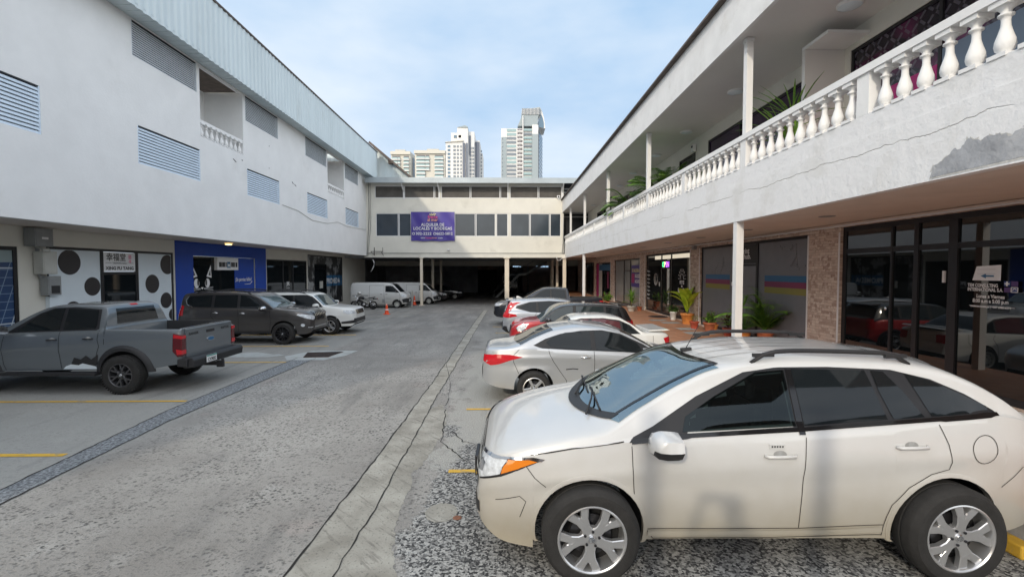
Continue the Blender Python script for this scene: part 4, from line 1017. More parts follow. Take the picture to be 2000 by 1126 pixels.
w.text('幸福堂', .27, (sx_, 15.93, 2.84), u_, (0, 0, 1), M['teablack'], maxw=.78, bold=.004); w.text('囍', .16, (sx_, 16.50, 2.90), u_, (0, 0, 1), M['lettr'], maxw=.13); w.text('禮', .12, (sx_, 16.50, 2.76), u_, (0, 0, 1), M['lettr'], maxw=.11)
w.text('TAIWAN NO.1', .075, (sx_, 16.08, 2.72), u_, (0, 0, 1), M['teablack'], maxw=.60, bold=.002); w.box(sx_-.001, sx_, 15.50, 15.74, 2.745, 2.755, M['teablack']); w.box(sx_-.001, sx_, 16.42, 16.66, 2.745, 2.755, M['teablack']); w.text('XING FU TANG', .14, (sx_, 16.08, 2.53), u_, (0, 0, 1), M['teablack'], maxw=1.16, bold=.006); w.build('sign', tea)
# cobalt shop with the cat
w = MB(); y0, y1 = 18.68, 25.72; X = XLS+.015
for (a, b, c_, d) in ((y0, 19.75, -.3, ZS-.003), (24.6, y1, -.3, ZS-.003), (19.75, 24.6, 3.12, ZS-.003)): w.box(X-.01, X, a, b, c_, d, M['blue'])
bs = addto(LB, w, 'shop_front')
w = MB(); w.box(xs-.10, xs-.04, 19.76, 22.85, .06, 3.11, M['glass']); w.build('door', bs); w = MB(); w.box(xs-.06, xs-.02, 22.85, 24.59, .06, 3.11, M['blue']); w.build('shop_panel', bs)
w = MB(); w.box(xs-.06, xs+.10, 21.30, 22.95, 2.52, 3.08, M['lettw']); 
for i, (a, b) in enumerate(((21.42, 21.60), (21.62, 21.68), (21.70, 21.88), (21.92, 22.00), (22.36, 22.50), (22.52, 22.66), (22.72, 22.86))): w.box(xs+.10, xs+.106, a, b, 2.66, 2.88, M['black'])
w.box(xs+.10, xs+.107, 22.04, 22.30, 2.62, 2.90, M['cyan']); w.box(xs+.107, xs+.110, 22.10, 22.24, 2.68, 2.80, M['lettw']); w.build('sign', bs)
w = MB(); xx = xs-.035
def P2(y, z): return (xx, y, z)
cy = 20.42; cz = 1.72
for sg in (-1, 1):
    w.poly([P2(cy+sg*.30, cz+.52), P2(cy+sg*.12, cz+.98 if False else cz+.95) if False else P2(cy+sg*.62, cz+1.02), P2(cy+sg*.66, cz+.46)], M['lettw']); w.poly([(xx+.003, cy+sg*.44, cz+.58), (xx+.003, cy+sg*.58, cz+.84), (xx+.003, cy+sg*.59, cz+.55)], M['black'])
    w.poly([P2(cy+sg*(.36+.17*math.cos(t)*1.0), cz+.24+.20*math.sin(t)) for t in [k*math.pi/9 for k in range(18)]], M['lettw']); w.poly([(xx+.003, cy+sg*.27+.06*math.cos(t), cz+.27+.15*math.sin(t)) for t in [k*math.pi/6 for k in range(12)]], M['black'])
    for k in range(3): w.bar((xx+.002, cy+sg*.12, cz+.02-k*.02), (xx+.002, cy+sg*.75, cz+.06-k*.07), .012, .012, M['lettw'])
w.poly([P2(cy-.09, cz+.06), P2(cy+.09, cz+.06), P2(cy, cz-.04)], M['lettw']); w.build('cat_face_decal', bs)
w = MB(); w.text('¡Sin permiso fallido!', .26, (xs-.015, 23.62, 1.98), u_, (0, 0, 1), M['lettw'], maxw=1.45, bold=.004); w.tube([(xs-.012, 23.7, 1.82), (xs-.012, 24.2, 1.83), (xs-.012, 24.38, 1.95)], .016, M['lettw'], 6); w.build('slogan', bs)
# black glazed shop
w = MB(); frameX(w, xs, 25.8, 31.0, .05, 3.12, .07, M['black']); w.box(xs-.04, xs+.01, 27.7, 27.8, .12, 3.05, M['black']); w.box(xs-.04, xs+.01, 29.0, 29.1, .12, 3.05, M['black']); s3 = addto(LB, w, 'shop_window')
w = MB(); w.box(xs-.03, xs-.02, 25.87, 30.93, .12, 3.05, M['glass']); w.build('window_pane', s3); w = MB(); w.text('JFK', .30, (xs-.012, 28.4, 1.62), u_, (0, 0, 1), M['lettw'], maxw=.42, bold=.01); w.text('STUDIO', .1, (xs-.012, 28.4, 1.42), u_, (0, 0, 1), M['lettw'], maxw=.42); w.build('lettering', s3)
# printed glass shop at the end
def _mural(g):
    o = g.obj(); a = g.noise(g.comb(0.0, g.sep(o)[1], g.sep(o)[2]), .9, 4, .6); c = g.mix(g.rng(a, .50, .56), (0.03, 0.032, 0.034), (0.33, 0.34, 0.34)); b = g.noise(o, 5, 5); return g.mix(g.rng(b, .5, .62, 0, .6), c, (0.06, 0.055, 0.05))
M['mural'] = custom('grey printed mural film', _mural, .4)
w = MB(); frameX(w, xs, 31.15, 37.8, .05, 3.55, .07, M['black']); w.box(xs-.04, xs-.006, 31.22, 32.3, .12, 3.48, M['mural']); s4 = addto(LB, w, 'shop_window')
w = MB(); w.box(xs-.04, xs-.008, 32.3, 37.7, 2.95, 3.48, M['mural']); w.build('shop_panel', s4); w = MB(); w.box(xs-.03, xs-.012, 32.3, 34.4, .12, 2.95, M['glass']); w.build('door', s4); w = MB(); w.box(xs-.03, xs-.010, 34.4, 37.7, .12, 2.95, M['mural']); w.box(xs-.012, xs-.006, 34.4, 37.7, 1.35, 2.15, M['cyan']); w.build('window_pane', s4)
w = MB()
for y in (34.4, 35.6, 36.6, 37.3): w.box(xs-.03, xs+.01, y, y+.07, .12, 2.95, M['black'])
w.text('PROMEDA', .55, (xs, 35.85, 1.55), u_, (0, 0, 1), M['lettw'], maxw=2.7, bold=.01); w.build('lettering', s4)
w = MB(); w.box(xs-.01, xs-.004, 33.2, 33.8, 1.25, 1.75, M['steell']); w.build('notice', s4)
# ---------------------------------------------------------------- END BUILDING (spans the yard over the parking hall)
EB = empty('warehouse_building', (-3, YE, 0), 0, 'cream three storey block closing the yard, raised on columns over a dark parking hall', 'building')
xl = onY(718, 430, YE).x; xr = onY(1101, 430, YE).x; zb = onY(900, 503, YE).z; zt = onY(900, 357, YE).z
def eX(px): return onY(px, 430, YE).x
def eZ(py, px=900): return onY(px, py, YE).z
def wallY(mb, Y, x0, x1, z0, z1, holes, m, thick=.25):
    xs_ = sorted(set([x0, x1]+[h[0] for h in holes]+[h[1] for h in holes])); zs = sorted(set([z0, z1]+[h[2] for h in holes]+[h[3] for h in holes]))
    for i in range(len(xs_)-1):
        for j in range(len(zs)-1):
            xm, zm = (xs_[i]+xs_[i+1])/2, (zs[j]+zs[j+1])/2
            if any(h[0] < xm < h[1] and h[2] < zm < h[3] for h in holes): continue
            mb.poly([(xs_[i], Y, zs[j]), (xs_[i+1], Y, zs[j]), (xs_[i+1], Y, zs[j+1]), (xs_[i], Y, zs[j+1])], m)
    for (a, b, c_, d) in holes:
        y, yy_ = Y, Y+thick
        mb.poly([(a, y, c_), (b, y, c_), (b, yy_, c_), (a, yy_, c_)], m); mb.poly([(a, y, d), (b, y, d), (b, yy_, d), (a, yy_, d)], m); mb.poly([(a, y, c_), (a, y, d), (a, yy_, d), (a, yy_, c_)], m); mb.poly([(b, y, c_), (b, y, d), (b, yy_, d), (b, yy_, c_)], m)
zm0, zm1 = eZ(461.5), eZ(416.5); zu0, zu1 = eZ(387), eZ(363)
mid = [(734, 803), (888, 967.5), (969.5, 992), (997, 1095.5)]; top_ = [(732.5, 859), (862, 992), (996, 1097)]
holes = [(eX(a), eX(b), zm0, zm1) for a, b in mid]+[(eX(a), eX(b), zu0, zu1) for a, b in top_]
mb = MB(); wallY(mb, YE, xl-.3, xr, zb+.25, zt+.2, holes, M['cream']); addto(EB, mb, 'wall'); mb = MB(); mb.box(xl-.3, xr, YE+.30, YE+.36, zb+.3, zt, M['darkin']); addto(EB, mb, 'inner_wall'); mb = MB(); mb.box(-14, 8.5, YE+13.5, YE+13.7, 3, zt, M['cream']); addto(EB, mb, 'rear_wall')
mb = MB(); mb.box(eX(822), eX(1103), YE-.30, YE+.4, zb, zb+.27, M['cream']); mb.box(xl-.3, eX(822), YE-.02, YE+.4, zb+.02, zb+.25, M['cream']); mb.tube([(xl, YE-.06, zb+.36), (xr, YE-.06, zb+.36)], .025, M['steel'], 6); addto(EB, mb, 'beam')
def ewin(a, b, z0, z1, m, name='window'):
    w = MB(); x0, x1 = eX(a), eX(b); t = .05; w.box(x0, x0+t, YE+.03, YE+.12, z0, z1, M['alu']); w.box(x1-t, x1, YE+.03, YE+.12, z0, z1, M['alu']); w.box(x0+t, x1-t, YE+.03, YE+.12, z1-t, z1, M['alu']); w.box(x0+t, x1-t, YE+.03, YE+.12, z0, z0+t, M['alu']); o = addto(EB, w, name)
    w = MB(); w.box(x0+t, x1-t, YE+.07, YE+.09, z0+t, z1-t, m); w.build('pane', o)
for a, b in ((734, 778), (779, 803), (888, 928.5), (929.5, 967.5), (969.5, 992), (997, 1034.5), (1035.5, 1073.5), (1074.5, 1095.5)): ewin(a, b, zm0, zm1, M['glassblue'])
for a, b in ((732.5, 789), (790, 848), (849, 859), (862, 918.5), (919.5, 976.5), (977.5, 992), (996, 1051), (1052, 1097)): ewin(a, b, zu0, zu1, M['screen'])
mb = MB(); zr0, zr1 = onY(900, 357, YE-1.0).z, onY(900, 346.5, YE-1.0).z; xa, xb = onY(712, 350, YE-1).x, 6.5
mb.box(xa, xb, YE-1.0, YE-.94, zr0, zr1, M['galv']); mb.box(xa, xb+.0, YE-.94, YE+14, zr1-.12, zr1-.05, M['galv']); addto(EB, mb, 'roof')
mb = MB()
for px in (789, 858, 992, 1098):
    x = eX(px); mb.bar((x, YE-.93, zr0-.02), (x, YE-.03, zr0-.55), .06, .08, M['alu']); mb.box(x-.05, x+.05, YE-.05, YE-.003, zu0-.1, zr0-.02, M['alu'])
addto(EB, mb, 'roof_bracket')
# dark corrugated return beside the right-hand roof
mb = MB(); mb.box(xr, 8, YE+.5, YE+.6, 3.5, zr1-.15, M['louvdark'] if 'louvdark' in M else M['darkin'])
for i in range(9): mb.box(xr, 8, YE+.44, YE+.5, 6.8+i*.28, 6.9+i*.28, M['glassblue'] if False else M['steel'])
addto(EB, mb, 'side_wall')
def post(root, X, Y, z0, z1, w, m, name='column'):
    mb = MB(); mb.box(X-w/2, X+w/2, Y-w/2, Y+w/2, z0, z1, m); mb.box(X-w*.9, X+w*.9, Y-w*.9, Y+w*.9, z0, z0+.05, m); mb.box(X-w*.8, X+w*.8, Y-w*.8, Y+w*.8, z1-.06, z1, m); return addto(root, mb, name)
Yc = YE-.15; g0 = gz(YE)
post(EB, onY(823.5, 550, Yc).x, Yc, g0, zb, .20, M['creampost']); post(EB, onY(990, 550, Yc).x, Yc, g0, zb, .34, M['creampost']); post(EB, onY(1102, 550, Yc).x, Yc, g0, zb, .26, M['creampost'])
for px, Y in ((845.5, 43), (861.5, 47), (1088, 42), (1079, 46), (1076, 52)): post(EB, onY(px, 550, Y).x, Y, gz(Y), zb, .2, M['creampost'])
mb = MB(); XH0, XH1, YH = -15.5, 7.8, 62
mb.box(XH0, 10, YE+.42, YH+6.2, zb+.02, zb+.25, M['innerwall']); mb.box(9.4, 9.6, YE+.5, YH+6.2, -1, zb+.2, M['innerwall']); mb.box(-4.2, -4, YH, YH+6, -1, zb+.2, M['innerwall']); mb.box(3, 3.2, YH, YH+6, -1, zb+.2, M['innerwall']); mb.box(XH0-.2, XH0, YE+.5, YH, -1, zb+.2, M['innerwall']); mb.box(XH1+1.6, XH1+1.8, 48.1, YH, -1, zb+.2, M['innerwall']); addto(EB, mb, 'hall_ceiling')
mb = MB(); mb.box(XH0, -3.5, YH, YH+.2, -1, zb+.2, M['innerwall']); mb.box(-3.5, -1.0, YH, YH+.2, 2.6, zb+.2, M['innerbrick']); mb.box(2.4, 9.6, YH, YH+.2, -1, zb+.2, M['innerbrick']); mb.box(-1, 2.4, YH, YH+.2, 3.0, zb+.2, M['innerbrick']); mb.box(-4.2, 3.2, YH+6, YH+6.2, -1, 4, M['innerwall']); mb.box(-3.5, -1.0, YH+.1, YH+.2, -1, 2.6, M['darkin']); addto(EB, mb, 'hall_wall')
for X0, X1 in ((-10.6, -9.6), (-9.2, -7.4)): mb = MB(); mb.box(X0, X1, 58, 58.1, -.4, 2.3, M['steel']); addto(EB, mb, 'shutter')
mb = MB()
for a, b in ((1.1, 2.2), (4.2, 5.8)):
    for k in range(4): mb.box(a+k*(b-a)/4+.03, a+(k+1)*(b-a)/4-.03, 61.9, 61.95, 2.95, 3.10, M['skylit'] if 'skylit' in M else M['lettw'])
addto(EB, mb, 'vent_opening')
mb = MB(); mb.text('EQ', .7, (-1.0, YH-.03, 2.75), (1, 0, 0), (0, 0, 1), M['steel'], bold=.02); addto(EB, mb, 'lettering')
st = empty('staircase', (4.5, 50, gz(50)), 0, 'grey steel staircase rising to the right in the dark parking hall', 'staircase')
mb = MB(); pts = [onY(*p, 50) for p in ((965, 585), (1013, 537), (1030, 533), (1068, 512))]
for a, b in zip(pts, pts[1:]): mb.bar(a, b, .06, .22, M['steel']); mb.bar(a+Vector((0, 1.1, 0)), b+Vector((0, 1.1, 0)), .06, .22, M['steel'])
a, b = pts[0], pts[1]
for k in range(14): p = a+(b-a)*k/14; mb.box(p.x-.12, p.x+.12, p.y, p.y+1.1, p.z-.02, p.z+.02, M['steel'])
mb.box(pts[1].x, pts[2].x, 50, 51.1, pts[1].z-.03, pts[1].z+.03, M['steel']); a, b = pts[2], pts[3]
for k in range(10): p = a+(b-a)*k/10; mb.box(p.x-.12, p.x+.12, p.y, p.y+1.1, p.z-.02, p.z+.02, M['steel'])
o = addto(st, mb, 'flight'); mb = MB()
for a, b in zip(pts, pts[1:]): mb.bar(a+Vector((0, 0, .9)), b+Vector((0, 0, .9)), .04, .05, M['steel'])
for p in pts: mb.bar(p, p+Vector((0, 0, .9)), .04, .04, M['steel'])
addto(st, mb, 'handrail')
# a lorry parked facing out at the back of the hall, only its front lights and grille catching light
tr = empty('truck', (.75, 60.5, gz(60)), 0, 'dark lorry seen head-on at the far end of the parking hall', 'truck')
mb = MB(); mb.box(-1.0, 1.0, 0, 5, .6, 2.4, P_BLACK); mb.box(-.95, .95, -.5, 0, .6, 1.5, P_BLACK); mb.build('body', tr, bevel=.05)
mb = MB(); mb.box(-.85, .85, -.02, -.01, 1.5, 2.2, M['glass']); mb.build('windscreen', tr)
for x in (-.7, .7): mb = MB(); mb.lathe([(0, -.53), (.11, -.53), (.12, -.5)], M['clear'], 12, c=(x, 0, .95), axis='Y'); mb.build('headlight', tr)
mb = MB(); mb.box(-.45, .45, -.53, -.50, 1.35, 1.42, M['lettw']); mb.box(-.15, .15, -.54, -.50, .68, .80, M['lettw']); mb.build('grille', tr)
for x in (-.85, .85):
    for y in (.4, 4): mb = MB(); mb.lathe([(0, -.12), (.4, -.12), (.42, -.08), (.42, .08), (.4, .12), (0, .12)], M['tyre'], 20, c=(x, y, .42), axis='X'); mb.build('wheel', tr)
# ---------------------------------------------------------------- gable of the left building's higher roof
GW = empty('corrugated_gable', (-12, YE+1.5, 10), 0, 'pale corrugated steel gable with a dark sloping roof edge above the end block', 'building')
Yg = YE+1.4; A = onY(733, 287, Yg); B = onY(800, 345, Yg); mb = MB()
x = A.x-4; n = int((B.x-x)/.15); prev = None
for i in range(n+1):
    xx_ = x+i*.15; zz = A.z+(B.z-A.z)*max(0, xx_-A.x)/(B.x-A.x)-.05; q = ((xx_, Yg-(.03 if i % 4 < 2 else 0), 8.5), (xx_, Yg-(.03 if i % 4 < 2 else 0), zz))
    if prev: mb.poly([prev[0], q[0], q[1], prev[1]], M['corr'])
    prev = q
addto(GW, mb, 'gable_wall')
mb = MB(); d = Vector((B.x-A.x, 0, B.z-A.z)); mb.bar(A+Vector((-.3, -.35, .2))+d*0, A+d*1.15+Vector((0, -.35, .02)), .9, .16, M['corrdark']); addto(GW, mb, 'roof_edge')
mb = MB(); p = onY(763, 317, Yg-.3); mb.box(p.x-.15, p.x+.15, Yg-.5, Yg-.1, p.z-.15, p.z+.15, M['corrdark']); addto(GW, mb, 'bracket')
# ---------------------------------------------------------------- banner
b0 = onY(802.5, 413.5, YE-.12); b1 = onY(888, 470.5, YE-.12); mb = MB(); NX, NZ = 24, 12
for i in range(NX):
    for j in range(NZ):
        def Q(i, j):
            u, v = i/NX, j/NZ; sag = .035*math.sin(u*math.pi*5)*v+.02*math.sin(u*17+v*9); return (b0.x+(b1.x-b0.x)*u, YE-.12+sag, b1.z+(b0.z-b1.z)*v+.02*math.sin(u*math.pi*5)*(1-v))
        mb.poly([Q(i, j), Q(i+1, j), Q(i+1, j+1), Q(i, j+1)], M['purple'], True)
BN = empty('banner', (0, YE-.12, 6), 0, 'purple rental banner with white and pink lettering hung across the middle windows', 'banner'); addto(BN, mb, 'vinyl_sheet')
bx = (b0.x+b1.x)/2; bw = b1.x-b0.x; bh = b0.z-b1.z; yb = YE-.19; mb = MB()
def bt(t, v, size, m, mw, dx=0): mb.text(t, size, (bx+dx*bw, yb, b1.z+bh*v), (1, 0, 0), (0, 0, 1), m, maxw=mw*bw, bold=.01)
mb.text('vivir', .38, (bx, yb, b1.z+bh*.86), (1, 0, 0), (0, 0, 1), M['letty'], maxw=.155*bw, bold=.003); mb.text('frente', .34, (bx, yb, b1.z+bh*.775), (1, 0, 0), (0, 0, 1), M['lettr'], maxw=.22*bw, bold=.003); mb.text('al mar', .36, (bx, yb, b1.z+bh*.675), (1, 0, 0), (0, 0, 1), M['letto'], maxw=.24*bw, bold=.003)
mb.text('ALQUILER DE', .33, (bx, yb, b1.z+bh*.51), (1, 0, 0), (0, 0, 1), M['lettw'], maxw=.53*bw, bold=.003); mb.text('LOCALES Y BODEGAS', .33, (bx, yb, b1.z+bh*.38), (1, 0, 0), (0, 0, 1), M['lettw'], maxw=.88*bw, bold=.003)
mb.text('302-2222', .30, (bx-.21*bw, yb, b1.z+bh*.21), (1, 0, 0), (0, 0, 1), M['lettw'], maxw=.36*bw, bold=.003); mb.text('6622-5812', .30, (bx+.27*bw, yb, b1.z+bh*.21), (1, 0, 0), (0, 0, 1), M['lettw'], maxw=.37*bw, bold=.003)
for dx in (-.44, .045): 
    for k in range(12): 
        t = k*math.pi/6; mb.box(bx+dx*bw+.09*math.cos(t)-.02, bx+dx*bw+.09*math.cos(t)+.02, yb-.001, yb, b1.z+bh*.25+.09*math.sin(t)-.02, b1.z+bh*.25+.09*math.sin(t)+.02, M['lettw'])
mb.text('vivir', .19, (bx-.225*bw, yb, b1.z+bh*.08), (1, 0, 0), (0, 0, 1), M['lettw'], maxw=.10*bw); mb.text('frente', .19, (bx-.10*bw, yb, b1.z+bh*.08), (1, 0, 0), (0, 0, 1), M['lettr'], maxw=.13*bw); mb.text('almar', .19, (bx+.035*bw, yb, b1.z+bh*.08), (1, 0, 0), (0, 0, 1), M['letto'], maxw=.13*bw); mb.text('.com', .19, (bx+.17*bw, yb, b1.z+bh*.08), (1, 0, 0), (0, 0, 1), M['lettw'], maxw=.11*bw)
addto(BN, mb, 'lettering')

# ---------------------------------------------------------------- RIGHT BUILDING
RB = empty('commercial_building', (XS, 15, 0), 0, 'white two storey building with a balustraded balcony over stone faced shops', 'building')
ZR = 3.54; ZB0 = 4.60; ZB1 = 5.25; ZC = 7.18; ZF1 = 8.12; Y0 = 1.2; Y1 = 44
# lower storey: stone faced wall with shop openings
sh = [(3.0, 10.42, .48, 3.46), (11.55, 17.95, .44, 3.38), (18.95, 24.95, .42, 3.32), (26.0, 32.0, .40, 3.20), (33.2, 38.6, .40, 3.10), (39.4, 43.5, .4, 3.2)]
mb = MB(); wallX(mb, XS, Y0, Y1+4, ZW-.3, ZR, sh, M['stone'], .18, -1); addto(RB, mb, 'shop_wall')
mb = MB()
for y in (10.45, 11.53, 18.0, 18.92, 25.0, 25.96, 32.03, 33.16): mb.box(XS-.012, XS+.05, y-.022, y+.022, ZW, 3.35, M['alu'])
addto(RB, mb, 'corner_trim')
mb = MB(); mb.box(XR+.12, XS+.18, Y0, Y1+4, ZR, ZR+.12, M['soffit']); addto(RB, mb, 'soffit')
mb = MB()
for y in (9, 12, 14.8, 17.8, 21, 24, 27, 30, 33): mb.lathe([(0, ZR-.012), (.13, ZR-.012), (.15, ZR)], M['steel'], 18, c=(6.2, y, 0))
addto(RB, mb, 'recessed_light')
# parapet beam of the balcony, with a ledge line
def _beam(g):
    o = g.obj(); s = g.sep(o); n = g.noise(o, 1.4, 8, .65); c = g.mix(g.rng(n, .5, .8), (0.80, 0.80, 0.80), (0.66, 0.65, 0.62))
    ridge = g.math('ABSOLUTE', g.math('SUBTRACT', s[2], g.math('ADD', 4.08, g.math('MULTIPLY', g.math('SUBTRACT', g.noise(g.comb(s[1], 0.0, 0.0), 1.2, 5), .5), .28))))
    line = g.math('MULTIPLY', g.rng(ridge, .001, .010, .7, 0), g.rng(g.noise(o, .8, 3), .40, .5)); c = g.mix(line, c, (0.42, 0.40, 0.37))
    fl = g.rng(g.noise(o, 9, 7, .7), .66, .70, 0, .5); c = g.mix(g.math('MULTIPLY', fl, g.rng(s[2], 3.9, 4.0, 1, 0)), c, (0.40, 0.38, 0.34)); g.bump(g.math('ADD', g.noise(o, 7, 6), g.math('MULTIPLY', line, -1.5)), .5, .03); return c
M['beam'] = custom('flaking white render', _beam, .8)
mb = MB(); mb.box(XR, XR+.14, Y0, Y1, ZR-.02, 4.30, M['beam']); mb.box(XR+.012, XR+.14, Y0, Y1, 4.30, ZB0, M['beam']); mb.box(XR+.14, XU, Y0, Y1, 4.2, 4.34, M['soffit']); addto(RB, mb, 'balcony_beam')
M['flake'] = mat('bare undercoat', (0.58, 0.57, 0.54), .9, nvar=.2, nscale=12, bump=.5, bscale=25)
# bare cement repair on the beam
P = [onX(*p, XR-.006) for p in ((1817, 346), (1822, 325), (1840, 312), (1858, 295), (1880, 285), (1893, 268), (1915, 272), (1945, 262), (1975, 262), (1999, 250), (2050, 238), (2110, 228), (2160, 268), (2005, 304))]
mb = MB(); J = []
for i in range(len(P)):
    a, b = P[i], P[(i+1) % len(P)]; k = 1 if i >= 11 else 5
    for j in range(k): t = j/k; q = a+(b-a)*t; J.append((q.x, q.y+random.uniform(-.012, .012)*(k > 1), max(ZR+.0, q.z+random.uniform(-.02, .02)*(k > 1))))
cyy = sum(p[1] for p in J)/len(J); czz = sum(p[2] for p in J)/len(J)
J2 = [(XR-.003, cyy+(p[1]-cyy)*1.05+random.uniform(-.025, .025), max(ZR-.005, czz+(p[2]-czz)*1.10+random.uniform(-.02, .02))) for p in J]
mb.poly(J2, M['flake']); addto(RB, mb, 'flaked_edge')
mb = MB(); mb.poly(J, M['cement']); addto(RB, mb, 'cement_repair')
# balustrade
bp = baluster_mesh(.56, .080, M['plaster']); bme = bp.build('baluster'); bdata2 = bme.data; bpy.data.objects.remove(bme)
mb = MB(); mb.box(XR-.02, XR+.20, Y0, Y1, ZB1-.10, ZB1, M['plaster']); br = addto(RB, mb, 'balustrade')
posts_y = [onX(x, 300, XR).y for x in (1450, 1262, 1185, 1140, 1113)]; sp_ = posts_y[1]-posts_y[0]
piers = [posts_y[0]-sp_*.5, posts_y[0]-.02] ; 
pk_ = onX(1683, 200, XR).y
pier_y = [pk_+ (posts_y[0]-pk_)*i for i in range(0, 12)]; cnt = 0
y = Y0; FAR = []
pier_y = [pk_-(posts_y[0]-pk_)]+pier_y
for a, b in zip(pier_y, pier_y[1:]):
    if b > Y1: break
    k = 13
    m_ = MB(); m_.box(XR+.01, XR+.17, b-.11, b+.11, ZB0, ZB1-.10, M['plaster']); m_.build('pier', br)
    L_ = b-a; n_ = max(1, int(round(L_/.30)))
    for i in range(1, n_):
        cnt += 1
        if cnt > 96: FAR.append(a+L_*i/n_); continue
        o = bpy.data.objects.new('baluster', bdata2); C.objects.link(o); o.parent = br; o.location = (XR+.09, a+L_*i/n_, ZB0-.01)
print('balusters', cnt, 'pier spacing', posts_y[0]-pk_)
if FAR:
    mb = MB()
    for yy_ in FAR:
        n0_ = len(mb.v); mb.v += [(v.co.x+XR+.09, v.co.y+yy_, v.co.z+ZB0-.01) for v in bdata2.vertices]
        for p_ in bdata2.polygons: mb.face([n0_+i for i in p_.vertices], M['plaster'], p_.use_smooth)
    o = mb.build('far_balusters', br, fix=False); tag(o, kind='stuff')
# upper wall with dark openings
uh = [(2.2, 9.31, 4.40, 6.80), (9.75, 10.05, 4.6, 6.5), (10.75, 15.8, 4.45, 6.82), (16.8, 18.4, 4.9, 6.72), (24.5, 28.4, 4.9, 6.7), (30.0, 34.7, 4.9, 6.7)]
mb = MB(); wallX(mb, XU, Y0, Y1, 4.3, ZC, uh, M['cream'], .15, -1); mb.box(XR+.15, XU, Y1, Y1+.15, 4.3, ZC, M['cream']); addto(RB, mb, 'upper_wall')
mb = MB(); mb.box(4.70, XU+.3, Y0-6, Y1, ZC, ZC+.06, M['ceil']); addto(RB, mb, 'ceiling')
mb = MB(); mb.box(4.64, 4.72, Y0-6, Y1+.2, ZC-.05, ZF1, M['paintwall']); addto(RB, mb, 'roof_fascia')
mb = MB(); mb.box(4.50, 4.75, Y0-6, Y1+.2, ZF1, ZF1+.05, M['corrdark']); mb.box(4.75, 14, Y0-6, Y1+.2, ZF1+.01, ZF1+.04, M['steel']); addto(RB, mb, 'roof')
xp = XR+.09
for yp in [posts_y[0]-sp_]+posts_y: 
    w = .13; mb = MB(); mb.box(xp-w/2, xp+w/2, yp-w/2, yp+w/2, ZB1, ZC, M['white']); mb.box(xp-w*.62, xp+w*.62, yp-w*.62, yp+w*.62, ZC-.08, ZC-.01, M['white']); addto(RB, mb, 'column')
for px in (1441.5, 1140.5):
    yp = onX(px, 500, xp).y; w = .15; mb = MB(); mb.box(xp-w/2, xp+w/2, yp-w/2, yp+w/2, ZW, ZR, M['white']); addto(RB, mb, 'column')
# upper storey windows
def uwin(a, b, c_, d, m, mull=()):
    w = MB(); X = XU+.02; t = .06; w.box(X, X+.06, a, a+t, c_, d, M['black']); w.box(X, X+.06, b-t, b, c_, d, M['black']); w.box(X, X+.06, a+t, b-t, d-t, d, M['black']); w.box(X, X+.06, a+t, b-t, c_, c_+t, M['black'])
    for y in mull: w.box(X-.005, X+.06, y-.03, y+.03, c_+t, d-t, M['black'])
    o = addto(RB, w, 'window'); w = MB(); w.box(X+.03, X+.05, a+t, b-t, c_+t, d-t, m); w.build('pane', o); return o
def _lace(g):
    s = g.sep(g.obj()); a = g.math('FRACT', g.math('MULTIPLY', g.math('ADD', s[1], s[2]), 3.4)); b = g.math('FRACT', g.math('MULTIPLY', g.math('SUBTRACT', s[1], s[2]), 3.4))
    l1 = g.math('MULTIPLY', g.math('LESS_THAN', a, .22), g.math('GREATER_THAN', b, .35)); l2 = g.math('MULTIPLY', g.math('LESS_THAN', b, .22), g.math('GREATER_THAN', a, .35)); k = g.math('MAXIMUM', l1, l2)
    base = g.mix(g.rng(g.noise(g.obj(), .9, 2), .48, .60), (0.012, 0.008, 0.016), (0.12, 0.012, 0.07)); return g.mix(g.math('MULTIPLY', k, .55), base, (0.16, 0.15, 0.18))
M['lace'] = custom('patterned violet window vinyl', _lace, .25)
o = uwin(*uh[0], M['lace'], (7.4,)); w = MB(); w.box(XU+.025, XU+.045, 7.45, 8.85, 4.47, 5.75, M['magenta']); w.box(XU+.02, XU+.045, 4.2, 7.36, 4.47, 5.95, M['bluegrey']); w.build('door', o)
w = MB()
for y in (5.8, 5.95): w.box(XU-.04, XU-.01, y, y+.03, 4.75, 5.45, M['chrome'])
w.build('door_handle', o)
uwin(*uh[1], M['lace']); uwin(*uh[2], M['violet'], (13.7,)); uwin(*uh[3], M['glass']); uwin(*uh[4], M['glass'], (26.4,)); uwin(*uh[5], M['glass'], (32.3,))
# projecting lobby sign box hanging from the ceiling
pB = onX(1567, 100, 6.0); mb = MB(); mb.box(6.0, XU-.002, pB.y-.10, pB.y, 4.35, ZC-.28, M['ceil']); mb.box(6.0, XU-.002, pB.y-.75, pB.y, ZC-.28, ZC-.22, M['white']); addto(RB, mb, 'partition')
# ceiling lamps
for px, py in ((1660, 8), (1437, 178), (1341, 257), (1282, 303), (1237, 337), (1210, 362), (1158, 400)):
    p = onZ(px, py, ZC); 
    if p.x > XU or p.x < 4.7: p.x = max(4.9, min(7.1, p.x))
    L_ = empty('ceiling_light', (p.x, p.y, ZC), 0, ('round white flush ceiling light over the balcony, '+{1660: 'nearest, at the top edge of the photo', 1437: 'just left of the near white column', 1341: 'above the tall palm', 1282: 'fourth from the camera', 1237: 'above the far palm', 1210: 'sixth from the camera, beyond the two palms', 1158: 'the farthest, near the end block'}[px]), 'ceiling light', 'round lights under the balcony ceiling')
    mb = MB(); mb.lathe([(.20, 0), (.20, -.03), (.185, -.045)], M['white'], 28); mb.build('rim', L_); mb = MB(); mb.lathe([(.185, -.04), (.12, -.06), (0, -.066)], M['teawhite'], 28); mb.build('diffuser', L_)
